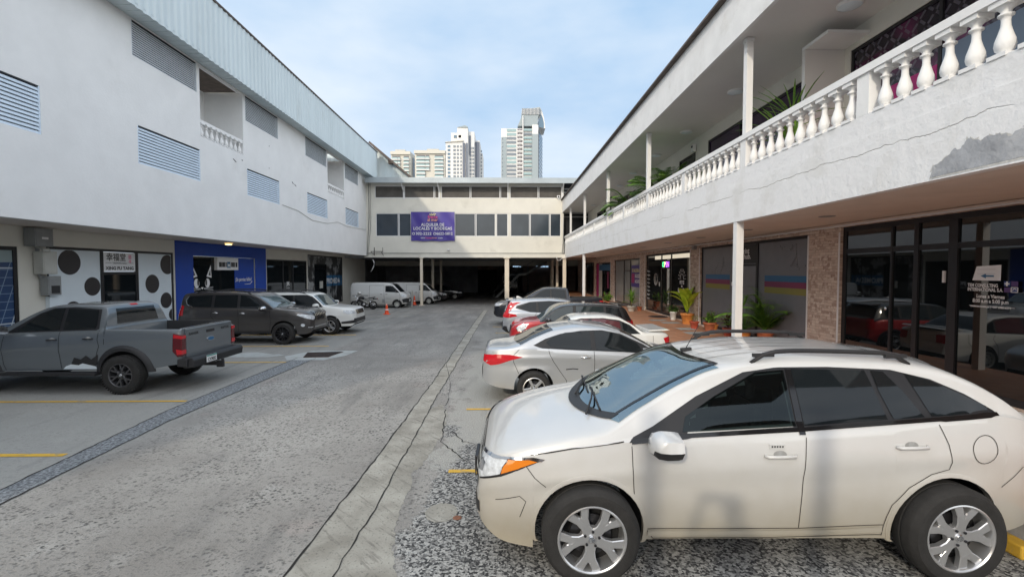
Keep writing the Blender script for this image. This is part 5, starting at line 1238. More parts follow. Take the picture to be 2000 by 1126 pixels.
# ---- shops
def shopfront(y0, y1, z0, z1, mulls, pane, t=.07, name='shop_window', trans=None, X=XS+.06):
    w = MB(); w.box(X, X+.06, y0, y0+t, z0, z1, M['black']); w.box(X, X+.06, y1-t, y1, z0, z1, M['black']); w.box(X-.002, X+.06, y0+t, y1-t, z1-t, z1, M['black']); w.box(X-.002, X+.06, y0+t, y1-t, z0, z0+t, M['black'])
    for m_ in mulls: w.box(X-.012, X+.06, m_[0]-m_[1]/2, m_[0]+m_[1]/2, z0+t, z1-t, M['black'])
    if trans: w.box(X-.006, X+.06, y0+t, y1-t, trans-.05, trans+.05, M['black'])
    o = addto(RB, w, name); w = MB(); w.box(X+.02, X+.03, y0+t, y1-t, z0+t, z1-t, pane); w.build('window_pane', o); return o
UY = (0, -1, 0)                       # text on this side reads towards the camera end
def tx(w, t, size, y, z, m, mw=None, bold=.003, X=None, align='CENTER'): w.text(t, size, (X if X else XS+.045, y, z), UY, (0, 0, 1), m, maxw=mw, bold=bold, align=align)
# consulting office, dark reflective glass nearest the camera
M['glassdark'] = mat('very dark reflective glass', (0.006, 0.008, 0.009), 0.02, spec=0.9); M['glassdark'].node_tree.nodes['Principled BSDF'].inputs['IOR'].default_value = 1.5
yof_ = lambda px: onX(px, 528, XS+.05).y
o = shopfront(*sh[0], [(yof_(1788), .10), (yof_(1860), .16), (yof_(1740), .05)], M['glassdark'], .10, 'shop_front', trans=2.92)
w = MB(); a = onX(1905, 520, XS+.04); b = onX(1952, 548, XS+.04); w.poly([(XS+.06, a.y, a.z), (XS+.06, b.y, a.z+.02), (XS+.06, b.y, b.z-.0), (XS+.06, a.y+.06, b.z)], M['lettw']); zc_ = b.z+.07; w.prism([(b.y+.10, zc_-.012), (b.y+.10, zc_+.012), (b.y+.22, zc_+.012), (b.y+.22, zc_+.035), (b.y+.30, zc_), (b.y+.22, zc_-.035), (b.y+.22, zc_-.012)], XS+.052, XS+.057, M['cyan'], 'X')
w.box(XS+.056, XS+.058, b.y+.08, a.y-.02, a.z-.05, a.z-.046, M['steel']); w.box(XS+.056, XS+.058, b.y+.08, a.y-.02, a.z-.12, a.z-.117, M['steel']); w.build('paper_notice', o)
w = MB(); c0 = onX(1890, 557, XS+.045); ln = lambda px, py: onX(px, py, XS+.045)
tx(w, 'TEM CONSULTING', .075, c0.y, ln(1890, 559).z, M['lettw'], ln(1890, 559).y-ln(1949, 559).y, .002, align='LEFT'); tx(w, 'INTERNATIONAL S.A.', .075, c0.y, ln(1890, 567).z, M['lettw'], ln(1890, 567).y-ln(1959, 567).y, .002, align='LEFT')
cc = (ln(1907, 583).y+ln(1962, 583).y)/2; tx(w, 'Lunes a Viernes', .08, cc, ln(1935, 582).z, M['lettw'], ln(1907, 583).y-ln(1962, 583).y, .002); tx(w, '8:00 a.m a 5:00 p.m', .08, cc, ln(1935, 591.5).z, M['lettw'], ln(1900, 583).y-ln(1970, 583).y, .002)
tx(w, 'www.tem.com.pa | +507 6980-6374', .045, cc, ln(1935, 601).z, M['lettw'], ln(1895, 583).y-ln(1975, 583).y, .001); w.build('lettering', o); w = MB(); p_, q_ = ln(1893, 595), ln(1982, 597); w.box(XS+.044, XS+.047, q_.y, p_.y, p_.z-.006, p_.z, M['lettw']); w.build('rule_line', o); w = MB()
M['navylogo'] = mat('navy logo blue', (0.03, 0.06, 0.22), .4); M['violetlogo'] = mat('violet logo', (0.09, 0.04, 0.16), .4)
for i, (pa, pb, m_) in enumerate((((1961, 549), (1973, 559), 'navylogo'), ((1975, 549), (1988, 559), 'violetlogo'), ((1961, 561), (1973, 571), 'violetlogo'), ((1975, 561), (1988, 571), 'navylogo'))):
    a, b = ln(*pa), ln(*pb); w.box(XS+.046, XS+.05, b.y, a.y, b.z, a.z, M[m_])
    if i == 0: yc, zc = (a.y+b.y)/2, (a.z+b.z)/2; w.box(XS+.042, XS+.046, yc-.035, yc+.035, zc-.01, zc+.01, M['lettw']); w.box(XS+.041, XS+.045, yc-.01, yc+.01, zc-.035, zc+.035, M['lettw'])
    if i == 3:
        yc, zc = (a.y+b.y)/2, (a.z+b.z)/2
        for s1 in (-1, 1): w.box(XS+.042, XS+.046, yc-.045, yc+.045, zc+s1*.035-.005, zc+s1*.035+.005, M['lettw']); w.box(XS+.042, XS+.046, yc+s1*.045-.005, yc+s1*.045+.005, zc-.035, zc+.035, M['lettw'])
        w.bar((XS+.043, yc-.03, zc), (XS+.043, yc, zc+.02), .008, .008, M['lettw']); w.bar((XS+.043, yc, zc+.02), (XS+.043, yc+.03, zc-.01), .008, .008, M['lettw'])
w.build('logo', o); w = MB(); p_ = ln(1846, 540); w.box(XS+.01, XS+.04, p_.y-.02, p_.y+.02, p_.z-.10, p_.z+.10, M['alu']); w.lathe([(.03, XS+.01), (0, XS+.0)], M['chrome'], 12, c=(0, yof_(1735), 1.75), axis='X'); w.build('door_handle', o)
# print shop with grey film and colour bands
o = shopfront(*sh[1], [(yof_(1478), .10), (yof_(1434), .12)], M['grayfilm'], .08, 'shop_front')
w = MB(); ya, yb_ = yof_(1478)+.05, yof_(1434)-.05; w.box(XS+.055, XS+.07, ya, yb_, 2.72, 3.29, M['black']); w.box(XS+.05, XS+.07, ya, yb_, 2.64, 2.70, M['black']); tx(w, 'print', .24, (ya+yb_)/2, 3.03, M['lettw'], .46, .004, XS+.053); tx(w, 'hub.', .24, (ya+yb_)/2-.12, 2.86, M['lettw'], .42, .004, XS+.053); w.build('sign', o)
w = MB(); zt_, zm_, zn_, zb_ = 2.36, 2.19, 2.03, 1.86
for (a, b) in ((11.63, yof_(1492)), (yof_(1424), 17.6)):
    w.box(XS+.074, XS+.078, a, b, zm_, zt_, M['cyan']); w.box(XS+.074, XS+.078, a, b, zn_, zm_, M['mag']); w.box(XS+.074, XS+.078, a, b, zb_, zn_, M['yel'])
w.build('colour_band', o)
w = MB()
for (yc, zc, sc) in ((12.2, 2.75, .75), (16.6, 2.6, .7)):
    pts = [(yc+sc*random.uniform(-.9, .9), zc+sc*random.uniform(-.5, .6)) for _ in range(14)]
    for i, a in enumerate(pts):
        if not (11.65 < a[0] < 17.8): continue
        w.disc((XS+.077, a[0], min(3.2, a[1])), .018, M['blackp'], 'X', 10)
        for b in sorted(pts, key=lambda q: (q[0]-a[0])**2+(q[1]-a[1])**2)[1:4]:
            if 11.65 < b[0] < 17.8: w.bar((XS+.078, a[0], min(3.2, a[1])), (XS+.078, b[0], min(3.2, b[1])), .004, .006, M['steel'])
w.build('network_decal', o)
w = MB(); w.box(XS+.0, XS+.05, yof_(1432)-.03, yof_(1432)+.03, 2.0, 2.12, M['alu']); w.build('door_handle', o)
# cafe; a glowing strip on the glass stands in for its lit ceiling
M['cafeglass'] = mat('clear cafe glass', (0.02, 0.022, 0.022), 0.02, spec=.8); 
y0, y1 = sh[2][:2]; o = shopfront(*sh[2], [(yof_(1292), .12), (yof_(1311), .12)], M['cafeglass'], .10, 'shop_front')
M['litceil'] = mat('cafe ceiling glow', (0.6, 0.55, 0.45), .6, emit=(1.0, 0.9, 0.7), es=.35)
w = MB(); w.box(XS+.074, XS+.078, 19.05, 23.6, 3.04, 3.22, M['litceil']); w.build('ceiling_reflection', o) if False else w.build('ceiling_glow_strip', o)
M['neon_g'] = mat('green neon', (0.05, .6, .2), .4, emit=(0.1, 1, .35), es=1.2); M['neon_p'] = mat('purple neon', (0.4, .1, .9), .4, emit=(0.45, .12, 1.0), es=1.6); M['neon_w'] = mat('yellow neon', (0.9, .9, .3), .4, emit=(0.9, .95, .3), es=1.2)
w = MB(); w.box(XS+.05, XS+.07, 21.45, 22.45, 2.60, 2.98, M['black']); 
for i, (ch, m_) in enumerate((('O', 'neon_g'), ('P', 'neon_w'), ('E', 'neon_p'), ('N', 'neon_p'))): w.text(ch, .34, (XS+.045, 22.28-i*.22, 2.67), UY, (0, 0, 1), M[m_], bold=.012)
w.build('open_sign', o)
w = MB()
# sprig
yc, zc = yof_(1281), 1.95
for (dy, dz, h) in ((0, 0, .62), (.22, .02, .42), (-.24, .02, .44)):
    pr = None
    for k in range(9): 
        t = k/8; p = Vector((XS+.05, yc+dy*math.sin(t*2.2)+.03*math.sin(t*6), zc-.2+h*t+dz)); 
        if pr: w.bar(pr, p, .008, .020, M['lettw'])
        pr = p
for sg in (-1, 1):
    pts = [Vector((XS+.05, yc+sg*(.03+.24*math.sin(t)), zc+.12-.28*math.cos(t))) for t in [k*.35 for k in range(9)]]
    for a, b in zip(pts, pts[1:]): w.bar(a, b, .008, .018, M['lettw'])
w.build('sprig_decal', o); w = MB()
for k in range(8): w = MB(); tx(w, ('Pan', 'Cafe', 'Dulces', 'Wraps', 'Tea', 'Yogurt', 'Bagels', 'Smoothie')[k] , .13, 24.55, 2.42-k*.20, M['lettw'], .42, .004, XS+.05); w.build('menu_lettering', o)
w = MB()
yc = yof_(1332)
for k in range(9): a = math.pi*(.0+k/8); w.bar((XS+.05, yc+.30*math.cos(a), 2.15+.30*math.sin(a)), (XS+.05, yc+.42*math.cos(a), 2.15+.44*math.sin(a)), .008, .02, M['lettw'])
for k in range(12):
    a, b = math.pi*k/12, math.pi*(k+1)/12; w.bar((XS+.05, yc+.20*math.cos(a), 2.12+.24*math.sin(a)), (XS+.05, yc+.20*math.cos(b), 2.12+.24*math.sin(b)), .008, .018, M['lettw'])
tx(w, 'HOY ES', .22, yc, 1.92, M['lettw'], .50, .008, XS+.05); tx(w, 'UN', .12, yc, 1.79, M['lettw'], .16, .005, XS+.05); tx(w, 'Buen Día', .28, yc, 1.55, M['lettw'], .88, .012, XS+.05); tx(w, 'para sonreír', .13, yc, 1.38, M['lettw'], .5, .004, XS+.05); w.build('lettering', o)
w = MB(); w.box(XS+.0, XS+.04, yof_(1289.5)-.03, yof_(1289.5)+.03, 1.75, 1.95, M['lettw']); w.build('door_handle', o)
# pale filmed shop
o = shopfront(*sh[3], [(yof_(1218.5), .14), (yof_(1231), .12)], M['palefilm'], .08, 'shop_front')
w = MB(); ya, yb_ = 26.1, yof_(1233); w.box(XS+.06, XS+.07, ya, yb_, 1.55, 2.80, M['purple']); yc = (ya+yb_)/2; tx(w, 'SE ALQUILA', .26, yc, 2.42, M['letty'], 1.5, .01, XS+.055); tx(w, '302-2222', .26, yc-.35, 2.10, M['lettw'], .95, .012, XS+.055); tx(w, '6622-5812', .26, yc-.35, 1.80, M['lettw'], .95, .012, XS+.055); w.box(XS+.056, XS+.06, yc+.25, yc+.85, 1.78, 2.32, M['magenta']); w.build('poster', o)
w = MB(); w.box(XS+.05, XS+.07, yof_(1231)+.07, yof_(1218.5)-.07, 2.45, 2.52, M['black']); w.build('transom', o)
# pink shop
o = shopfront(*sh[4], [(36.2, .1), (35.2, .1)], M['glass'], .08, 'shop_front'); w = MB(); w.box(XS+.05, XS+.07, 37.6, 38.5, .45, 3.02, M['magenta']); w.box(XS+.05, XS+.07, 36.3, 37.5, .45, 3.02, M['steell']); w.box(XS+.05, XS+.07, 34.0, 34.5, 1.2, 2.4, M['mag']); w.box(XS+.045, XS+.07, 33.3, 37.4, 2.5, 2.95, M['cyan']); w.build('shop_panel', o)
shopfront(*sh[5], [(41, .1)], M['glass'], .08)
# conduit and cables under the soffit
mb = MB(); mb.tube([(XS-.05, 3, ZR-.05), (XS-.05, 15, ZR-.06), (XS-.05, 26, ZR-.05), (XS-.05, 38, ZR-.06)], .022, M['alu'], 6); mb.tube([(XS-.09, 3, ZR-.03), (XS-.09, 14.6, ZR-.03)], .018, M['soffit'], 6); o = mb.build('cable_conduit'); tag(o, 'pale conduit running under the soffit above the right-hand shopfronts', 'conduit')
mb = MB(); p0 = [onX(*p, XS-.12) for p in ((1288, 486), (1300, 482), (1318, 479), (1338, 481), (1354, 473), (1372, 466), (1400, 462), (1440, 455))]; mb.tube(p0, .014, M['alu'], 5); mb.box(XS-.14, XS-.02, p0[4].y-.1, p0[4].y+.1, ZR-.22, ZR-.08, M['steel']); o = mb.build('cable'); tag(o, 'loose pale cable looped on the stone wall above the cafe door', 'cable')

# ---------------------------------------------------------------- fittings hung on walls
def bracket_box(name, label, cat, px0, px1, py0, py1, X, depth, m, door=True, extra=None):
    a = onX(px0, (py0+py1)/2, X); b = onX(px1, (py0+py1)/2, X); c0 = onX((px0+px1)/2, py0, X); c1 = onX((px0+px1)/2, py1, X); y0, y1 = a.y, b.y; z1, z0 = c0.z, c1.z
    root = empty(name, (X, (y0+y1)/2, z0), 0, label, cat); mb = MB(); mb.box(X-depth, X, y0, y1, z0, z1, m); addto(root, mb, 'housing', bevel=.008)
    mb = MB(); mb.box(X, X+.012, y0+.03, y1-.03, z0+.03, z1-.03, m); addto(root, mb, 'cover', bevel=.004)
    if extra: extra(root, y0, y1, z0, z1, X)
    return root
def lab(root, y0, y1, z0, z1, X): mb = MB(); mb.box(X+.013, X+.016, y0+(y1-y0)*.35, y0+(y1-y0)*.7, z0+(z1-z0)*.40, z0+(z1-z0)*.52, M['lettw']); addto(root, mb, 'label_plate')
bracket_box('junction_box', 'grey steel junction box, topmost of the three on the left shop wall', 'electrical box', 68, 104, 446, 481, XLS+.34, .30, M['steel'], extra=lab)
bracket_box('junction_box', 'pale beige electrical cabinet between two grey boxes on the left', 'electrical box', 84, 112, 491, 535, XLS+.30, .26, M['steell'])
bracket_box('meter_box', 'grey meter box with a dark lower half, lowest of three on the left', 'electrical box', 94, 120, 539, 576, XLS+.26, .22, M['steel'], extra=lambda r, y0, y1, z0, z1, X: addto(r, MB().box(X+.013, X+.018, y0+.08, y1-.06, z0+.05, z0+(z1-z0)*.5, M['blackp']), 'meter_window'))
mb = MB(); P_ = [onX(*p, XLS+.10) for p in ((74, 470), (72, 500), (73, 530), (80, 541), (95, 543))]; mb.tube(P_, .045, M['steel'], 8); q = [onX(*p, XLS+.10) for p in ((85, 545), (85, 575))]; mb.tube(q, .03, M['steel'], 8); o = mb.build('conduit_pipe'); tag(o, 'grey conduit bending down between the electrical boxes on the left', 'conduit')
w = MB(); a = onX(84, 500, XLS+.1); w.box(XLS+.005, XLS+.12, onX(96, 600, XLS+.1).y, onX(126, 600, XLS+.1).y, 0.0, onX(110, 578, XLS+.1).z, M['teawhite']); o = w.build('meter_plinth'); tag(o, 'low white painted plinth under the grey meter box', 'plinth')
p = onX(90, 487, XLS+.38); w = MB(); w.lathe([(.0, -.1), (.05, -.09), (.06, .06), (.0, .07)], M['steell'], 14, c=(p.x, p.y, p.z-.02), axis='Y'); w.bar((p.x-.1, p.y, p.z+.02), (p.x-.35, p.y, p.z+.1), .04, .04, M['steell']); o = w.build('security_camera'); tag(o, 'small bullet camera tucked beneath the top grey junction box', 'camera')
def cam3(px, py, Y, label, sgn=1):
    p = onY(px, py, Y); r = empty('security_camera', p, 0, label, 'camera'); w = MB(); w.box(-.12, .12, -.05, .12, -.10, .10, M['white']); w.build('housing', r, bevel=.02); w = MB(); w.lathe([(.07, -.06), (.05, -.09), (0, -.095)], M['black'], 14, axis='Y', c=(0, 0, -.01)); w.build('lens', r)
    w = MB(); w.box(-.02, .02, .0, .16, -.24, -.10, M['white']); w.build('bracket', r)
cam3(1091, 384, YE-.14, 'white security camera on the cream wall beside the right end of the top windows')
p = onY(876, 487, YE-.1); w = MB(); w.lathe([(0, -.10), (.10, -.08), (.13, 0), (.05, .04), (0, .05)], M['white'], 16, c=(p.x, p.y-.1, p.z)); w.lathe([(0, -.12), (.06, -.10), (.07, -.07)], M['black'], 12, c=(p.x, p.y-.1, p.z)); o = w.build('security_camera'); tag(o, 'white dome camera on the cream wall below the banner', 'camera')
p = onX(1357, 290, XU-.05); r = empty('security_camera', p, 0, 'small white box camera on the upper balcony wall above the palm', 'camera'); w = MB(); w.box(-.10, .02, -.09, .09, -.12, .12, M['white']); w.build('housing', r, bevel=.02); w = MB(); w.box(-.115, -.10, -.05, .05, .02, .09, M['black']); w.build('lens', r)
r = empty('antenna_bracket', onY(735, 488, YE-.1), 0, 'black steel bracket with two upright masts at the left foot of the cream wall', 'bracket'); w = MB(); A_ = lambda px, py: onY(px, py, YE-.6)
w.bar(A_(724, 491), A_(748, 491), .05, .05, M['black']); w.bar(A_(731, 483), A_(731, 499), .05, .05, M['black']); w.bar(A_(747.5, 483), A_(747.5, 493), .03, .03, M['black']); w.bar(A_(724, 491), A_(731, 498), .03, .03, M['black']); w.bar(A_(745, 492), A_(749, 499), .04, .04, M['black']); w.bar(A_(731, 493), onY(731, 493, YE), .05, .05, M['black']); addto(r, w, 'frame')
w = MB(); w.tube([onY(*p, YE-.2) for p in ((728, 507), (731, 512), (730, 520), (725, 530))], .03, M['alu'], 6); o = w.build('cable'); tag(o, 'loose white cable dangling under the left end of the cream block', 'cable')
w = MB(); w.tube([onY(*p, YE-.05) for p in ((719, 350), (721, 420), (717, 500))], .025, M['steel'], 5); w.tube([onY(*p, YE-.05) for p in ((723, 352), (724, 440), (719, 500))], .015, M['steel'], 5); o = w.build('cable'); tag(o, 'pair of grey cables running down the corner of the left building', 'cable')
w = MB(); w.tube([onY(*p, YE-.08) for p in ((1101, 424), (1100, 460), (1098, 495), (1100, 503))], .03, M['steel'], 5); w.tube([onY(*p, YE-.5) for p in ((1087, 502), (1089, 508), (1094, 508), (1100, 503), (1108, 506))], .02, M['alu'], 5); o = w.build('cable'); tag(o, 'cables running down to the right-hand cream column', 'cable')
p = onX(478, 480.5, XLS+1.0); M['lamplit'] = mat('lit lamp', (1, .8, .4), .5, emit=(1.0, .78, .35), es=2.0); r = empty('ceiling_light', (XLS+.9, p.y*.95, ZS-.01), 0, 'small lit yellow ceiling lamp over the cobalt blue shop', 'ceiling light'); w = MB(); w.lathe([(.16, 0), (.15, -.03)], M['white'], 20); w.build('rim', r); w = MB(); w.lathe([(.15, -.025), (.1, -.06), (0, -.07)], M['lamplit'], 20); w.build('diffuser', r)

# ---------------------------------------------------------------- cones and the cabinet
def cone(px, py, h, label):
    p = onG(px, py); r = empty('traffic_cone', p, 0, label, 'traffic cone', 'orange traffic cones by the vans'); w = MB(); w.box(-.18, .18, -.18, .18, 0, .035, M['orange']); w.build('base', r, bevel=.01)
    w = MB(); a = .135; w.lathe([(a, .035), (a*(1-.42)+.01, h*.42), (a*.58*.6+.02, h*.72), (.028, h), (.0, h)], M['orange'], 22); w.build('cone_body', r)
    w = MB(); w.lathe([(.0945, h*.40), (.064, h*.64)], M['lettw'], 22); w.build('reflective_band', r)
    if h < .7: w = MB(); w.lathe([(.052, h*.76), (.038, h*.96)], M['lettw'], 22); w.build('reflective_band', r)
cone(755.5, 613.5, .66, 'orange cone with two white bands standing on the bay lines ahead of the near van'); cone(809.5, 595, .74, 'slim orange cone between the two white vans beside the cream column')
p = onG(800, 597.5); r = empty('metal_cabinet', (p.x, p.y, p.z), 0, 'narrow grey metal cabinet standing between the two white vans', 'cabinet'); w = MB(); w.box(-.22, .22, -.25, .25, 0, 1.18, M['steell']); w.build('body', r, bevel=.01); w = MB(); w.box(-.19, .19, -.262, -.25, .05, 1.13, M['steel']); w.build('door', r)
p = onG(793, 594); w = MB(); w.box(-.35, .35, -.2, .2, 0, 1.12, M['rust']); w.box(-.36, .36, -.21, -.2, .5, .54, M['steel']); w.box(-.36, .36, -.21, -.2, .0, .04, M['steel']); o = w.build('crate', None, loc=(p.x-.35, p.y+1.1, p.z)); tag(o, 'rusty brown board crate behind the grey metal cabinet', 'crate')

# ---------------------------------------------------------------- motorcycle
def motorcycle(px, py, label):
    p = onG(px, py); r = empty('motorcycle', (p.x, p.y, p.z), math.pi+.12, label, 'motorcycle'); B = M['blackp']
    for x, nm in ((.62, 'wheel'), (-.62, 'wheel')):
        e = empty(nm, (x, 0, .30), parent=r); w = MB(); pr = [(.30-.045+.045*math.cos(a), .045*math.sin(a)) for a in [k*math.pi/4 for k in range(9)]]; w.lathe(pr, M['tyre'], 32, axis='Y'); w.build('tyre', e)
        w = MB(); w.lathe([(.225, -.02), (.235, 0), (.225, .02)], M['rim'], 32, axis='Y'); w.lathe([(0, -.05), (.04, -.05), (.04, .05), (0, .05)], M['rim'], 12, axis='Y')
        for k in range(8): a = math.pi*k/4; w.bar((.04*math.cos(a), 0, .04*math.sin(a)), (.228*math.cos(a), 0, .228*math.sin(a)), .02, .012, M['rimdark'])
        w.build('rim', e)
    w = MB(); w.tube([(.62, .07, .30), (.40, .07, .86)], .022, M['chrome']); w.tube([(.62, -.07, .30), (.40, -.07, .86)], .022, M['chrome']); w.build('fork', r)
    w = MB(); w.tube([(.36, 0, .85), (.30, 0, .35), (-.10, 0, .28), (-.30, 0, .62), (.30, 0, .78)], .025, B); w.tube([(-.62, .09, .30), (-.18, .09, .36)], .022, B); w.tube([(-.62, -.09, .30), (-.18, -.09, .36)], .022, B); w.tube([(-.50, .10, .34), (-.42, .10, .66)], .028, M['chrome']); w.tube([(-.50, -.10, .34), (-.42, -.10, .66)], .028, M['chrome']); w.tube([(-.30, 0, .62), (-.75, 0, .74)], .02, B); w.build('frame', r)
    w = MB(); w.box(-.12, .22, -.11, .11, .28, .52, M['rimdark']); w.lathe([(.0, -.12), (.09, -.12), (.09, .12), (0, .12)], M['rim'], 16, c=(0, 0, .36), axis='Y'); w.build('engine', r, bevel=.03)
    w = MB(); w.prism([(.34, .80), (.28, .93), (.02, .92), (-.08, .80), (.0, .72), (.28, .72)], -.12, .12, P_BLACK, 'Y'); w.build('fuel_tank', r, bevel=.04)
    w = MB(); w.prism([(-.04, .80), (-.20, .78), (-.45, .84), (-.78, .90), (-.78, .84), (-.42, .76), (-.10, .74)], -.12, .12, M['blackp'], 'Y'); w.build('seat', r, bevel=.02)
    w = MB(); w.prism([(-.62, .80), (-.92, .78), (-1.0, .62), (-.93, .72), (-.62, .72)], -.07, .07, P_BLACK, 'Y'); w.build('rear_fender', r, bevel=.01); w = MB(); w.box(-.95, -.90, -.05, .05, .74, .80, M['redlens']); w.build('tail_lamp', r)
    w = MB(); w.tube([(.34, -.36, 1.0), (.38, -.2, 1.02), (.42, 0, .96), (.38, .2, 1.02), (.34, .36, 1.0)], .016, M['chrome']); w.tube([(.34, -.38, 1.0), (.345, -.26, 1.005)], .022, B); w.tube([(.34, .38, 1.0), (.345, .26, 1.005)], .022, B); w.build('handlebar', r)
    w = MB(); w.lathe([(0, .50), (.06, .52), (.09, .58), (.09, .60), (0, .61)], M['clear'], 16, c=(0, 0, .90), axis='X'); w.build('headlight', r)
    for s_ in (-1, 1): w = MB(); w.tube([(.36, s_*.26, 1.02), (.33, s_*.32, 1.16)], .007, B, 5); w.lathe([(0, -.012), (.05, 0), (0, .012)], B, 12, c=(.33, s_*.34, 1.18), axis='X'); w.build('mirror', r)
    w = MB(); w.tube([(.10, -.13, .34), (-.1, -.15, .26), (-.75, -.17, .34)], [.02, .025, .045], M['chrome'], 10); w.build('exhaust', r)
    w = MB(); w.prism([(.50, .62), (.78, .60), (.92, .46), (.88, .44), (.72, .56), (.50, .58)], -.05, .05, P_BLACK, 'Y'); w.build('front_fender', r, bevel=.01)
    h = MB(); h.lathe([(.0, -.14), (.10, -.12), (.13, -.02), (.13, .04), (.09, .11), (0, .135)], P_WHITE, 20, c=(.30, -.02, 1.12)); h.lathe([(.132, -.03), (.133, .03)], M['black'], 20, c=(.30, -.02, 1.12)); 
    hh = h.build('helmet', None); hh.location = r.location; hh.rotation_euler = r.rotation_euler; tag(hh, 'black and white helmet resting on the motorcycle tank', 'helmet')
motorcycle(711, 604, 'black motorcycle parked between the white off-roader and the near van')

# ---------------------------------------------------------------- plants
def pot(w, r, h, m, c=(0, 0, 0)): w.lathe([(r*.68, 0), (r*.95, h*.82), (r*1.08, h*.84), (r*1.08, h), (r*.92, h), (r*.9, h*.9), (0, h*.9)], m, 22, c=c)
def leaf(w, base, d, length, width, m, droop=.3, n=6, fold=.15, up=Vector((0, 0, 1))):
    d = Vector(d).normalized(); side = d.cross(up)
    if side.length < .05: side = Vector((1, 0, 0))
    side.normalize(); p = Vector(base); L = []; 
    for i in range(n+1):
        t = i/n; wd = width*math.sin(math.pi*min(1, (t*.92+.04)))**.8*.5; dd = (d+Vector((0, 0, -droop*t*1.6))).normalized()
        if i: p = p+dd*length/n
        L.append((p-side*wd+Vector((0, 0, fold*wd)), p.copy(), p+side*wd+Vector((0, 0, fold*wd))))
    for a, b in zip(L, L[1:]): w.poly([a[0], a[1], b[1], b[0]], m, True); w.poly([a[1], a[2], b[2], b[1]], m, True)
def frond(w, base, az, el, length, m, droop=.9, nl=22, ll=.28, lw=.022):
    d = Vector((math.cos(az)*math.cos(el), math.sin(az)*math.cos(el), math.sin(el))); p = Vector(base); pts = [p.copy()]; dirs = [d.copy()]
    for i in range(nl):
        t = i/nl; dd = (d+Vector((0, 0, -droop*t**1.3))).normalized(); p = p+dd*length/nl; pts.append(p.copy()); dirs.append(dd)
    w.tube(pts, [.009]*(nl//2)+[.005]*(nl+1-nl//2), m, 4, False)
    for i in range(3, nl+1):
        t = i/nl; s = dirs[i].cross(Vector((0, 0, 1))).normalized(); k = ll*math.sin(math.pi*(.12+.80*t))**.7
        for sg in (-1, 1):
            dd = (s*sg+dirs[i]*.75+Vector((0, 0, .15))).normalized(); leaf(w, pts[i], dd, k*random.uniform(.85, 1.1), lw, m, droop=.35, n=3)
def plant(kind, pos, label, potm='terra', r=.17, h=.30, size=1.0, cat='potted plant', lm='leaf', nofol=False):
    root = empty('potted_plant', pos, random.uniform(0, 6), label, cat); w = MB(); pot(w, r, h, M[potm]); w.build('pot', root); w = MB(); w.disc((0, 0, h*.91), r*.9, M['soil']); w.build('soil', root)
    w = MB(); m = M[lm]
    if kind == 'bigleaf':
        for k in range(11):
            a = k*2.4; el = random.uniform(.75, 1.35) if k > 3 else 1.35; d = (math.cos(a)*math.cos(el), math.sin(a)*math.cos(el), math.sin(el)); b = Vector((0, 0, h*.9+.04+.04*k)); leaf(w, b, d, size*random.uniform(.62, .82), size*.30, m, droop=.45, n=8, fold=.35)
        w.tube([(0, 0, h*.8), (0, 0, h+.35)], .03, M['stem'])
    elif kind == 'yucca':
        w.tube([(0, 0, h*.8), (.02, 0, h+.3*size)], .03, M['stem'])
        for hd in range(3):
            b = Vector((random.uniform(-.1, .1), random.uniform(-.1, .1), h+.10+.16*hd*size))
            for k in range(24): a = k*2.4; el = random.uniform(.2, 1.4); leaf(w, b, (math.cos(a)*math.cos(el), math.sin(a)*math.cos(el), math.sin(el)), size*random.uniform(.35, .55), .045, m, droop=.3, n=4, fold=.5)
    elif kind == 'bush':
        for k in range(26):
            a = random.uniform(0, 6.28); el = random.uniform(.5, 1.45); L_ = size*random.uniform(.25, .5); d = Vector((math.cos(a)*math.cos(el), math.sin(a)*math.cos(el), math.sin(el))); e = Vector((0, 0, h*.9))+d*L_; w.tube([(0, 0, h*.85), e], .005, M['stem'], 4, False)
            for j in range(7): q = Vector((0, 0, h*.9))+d*L_*(.35+.1*j); leaf(w, q, (random.uniform(-1, 1), random.uniform(-1, 1), random.uniform(-.2, .8)), size*random.uniform(.12, .2), size*.065, m, droop=.4, n=4)
    elif kind == 'fern':
        for k in range(30): frond(w, (0, 0, h*.9), k*2.4, random.uniform(.5, 1.3), size*random.uniform(.45, .7), m, .9, 14, .11*size, .03)
    elif kind == 'palm':
        for k in range(32 if size > 1.22 else 20): frond(w, (random.uniform(-.05, .05), random.uniform(-.05, .05), h*.9), k*2.4+.3, random.uniform(.7, 1.45), size*random.uniform(.8, 1.25), m, random.uniform(.8, 1.4), 26, .30*size, .07 if size > 1.22 else .045)
    elif kind == 'croton':
        for k in range(34): a = k*2.4; el = random.uniform(.1, 1.3); leaf(w, (0, 0, h+random.uniform(.0, .25)*size), (math.cos(a)*math.cos(el), math.sin(a)*math.cos(el), math.sin(el)), size*random.uniform(.28, .42), .075, m, droop=.35, n=4)
        w.tube([(0, 0, h*.8), (0, 0, h+.25)], .015, M['stem'])
    elif kind == 'sparse':
        for k in range(7):
            a = k*2.4; e = Vector((.10*math.cos(a), .10*math.sin(a), h+.25*size)); w.tube([(0, 0, h*.85), e], .005, M['stem'], 4, False)
            for j in range(4): leaf(w, e-Vector((0, 0, .04*j)), (random.uniform(-1, 1), random.uniform(-1, 1), .2), .12*size, .04, m, n=3)
    w.build('foliage', root, fix=False); return root
def W(px, py): p = onZ(px, py, ZW); p.x = min(p.x, XS-.22); return p
plant('bigleaf', W(1346, 632), 'tall plant with broad lime green leaves in a big orange pot by the cafe', 'orangepot', .25, .42, 1.35, lm='leaflime')
plant('bush', W(1330, 624), 'dark green bush in a white bucket beside the big orange pot', 'whitepot', .15, .36, .8)
plant('sparse', W(1356, 641), 'spindly seedling in a small red clay pot in front of the big orange pot', 'redpot', .16, .26, .8, lm='palm')
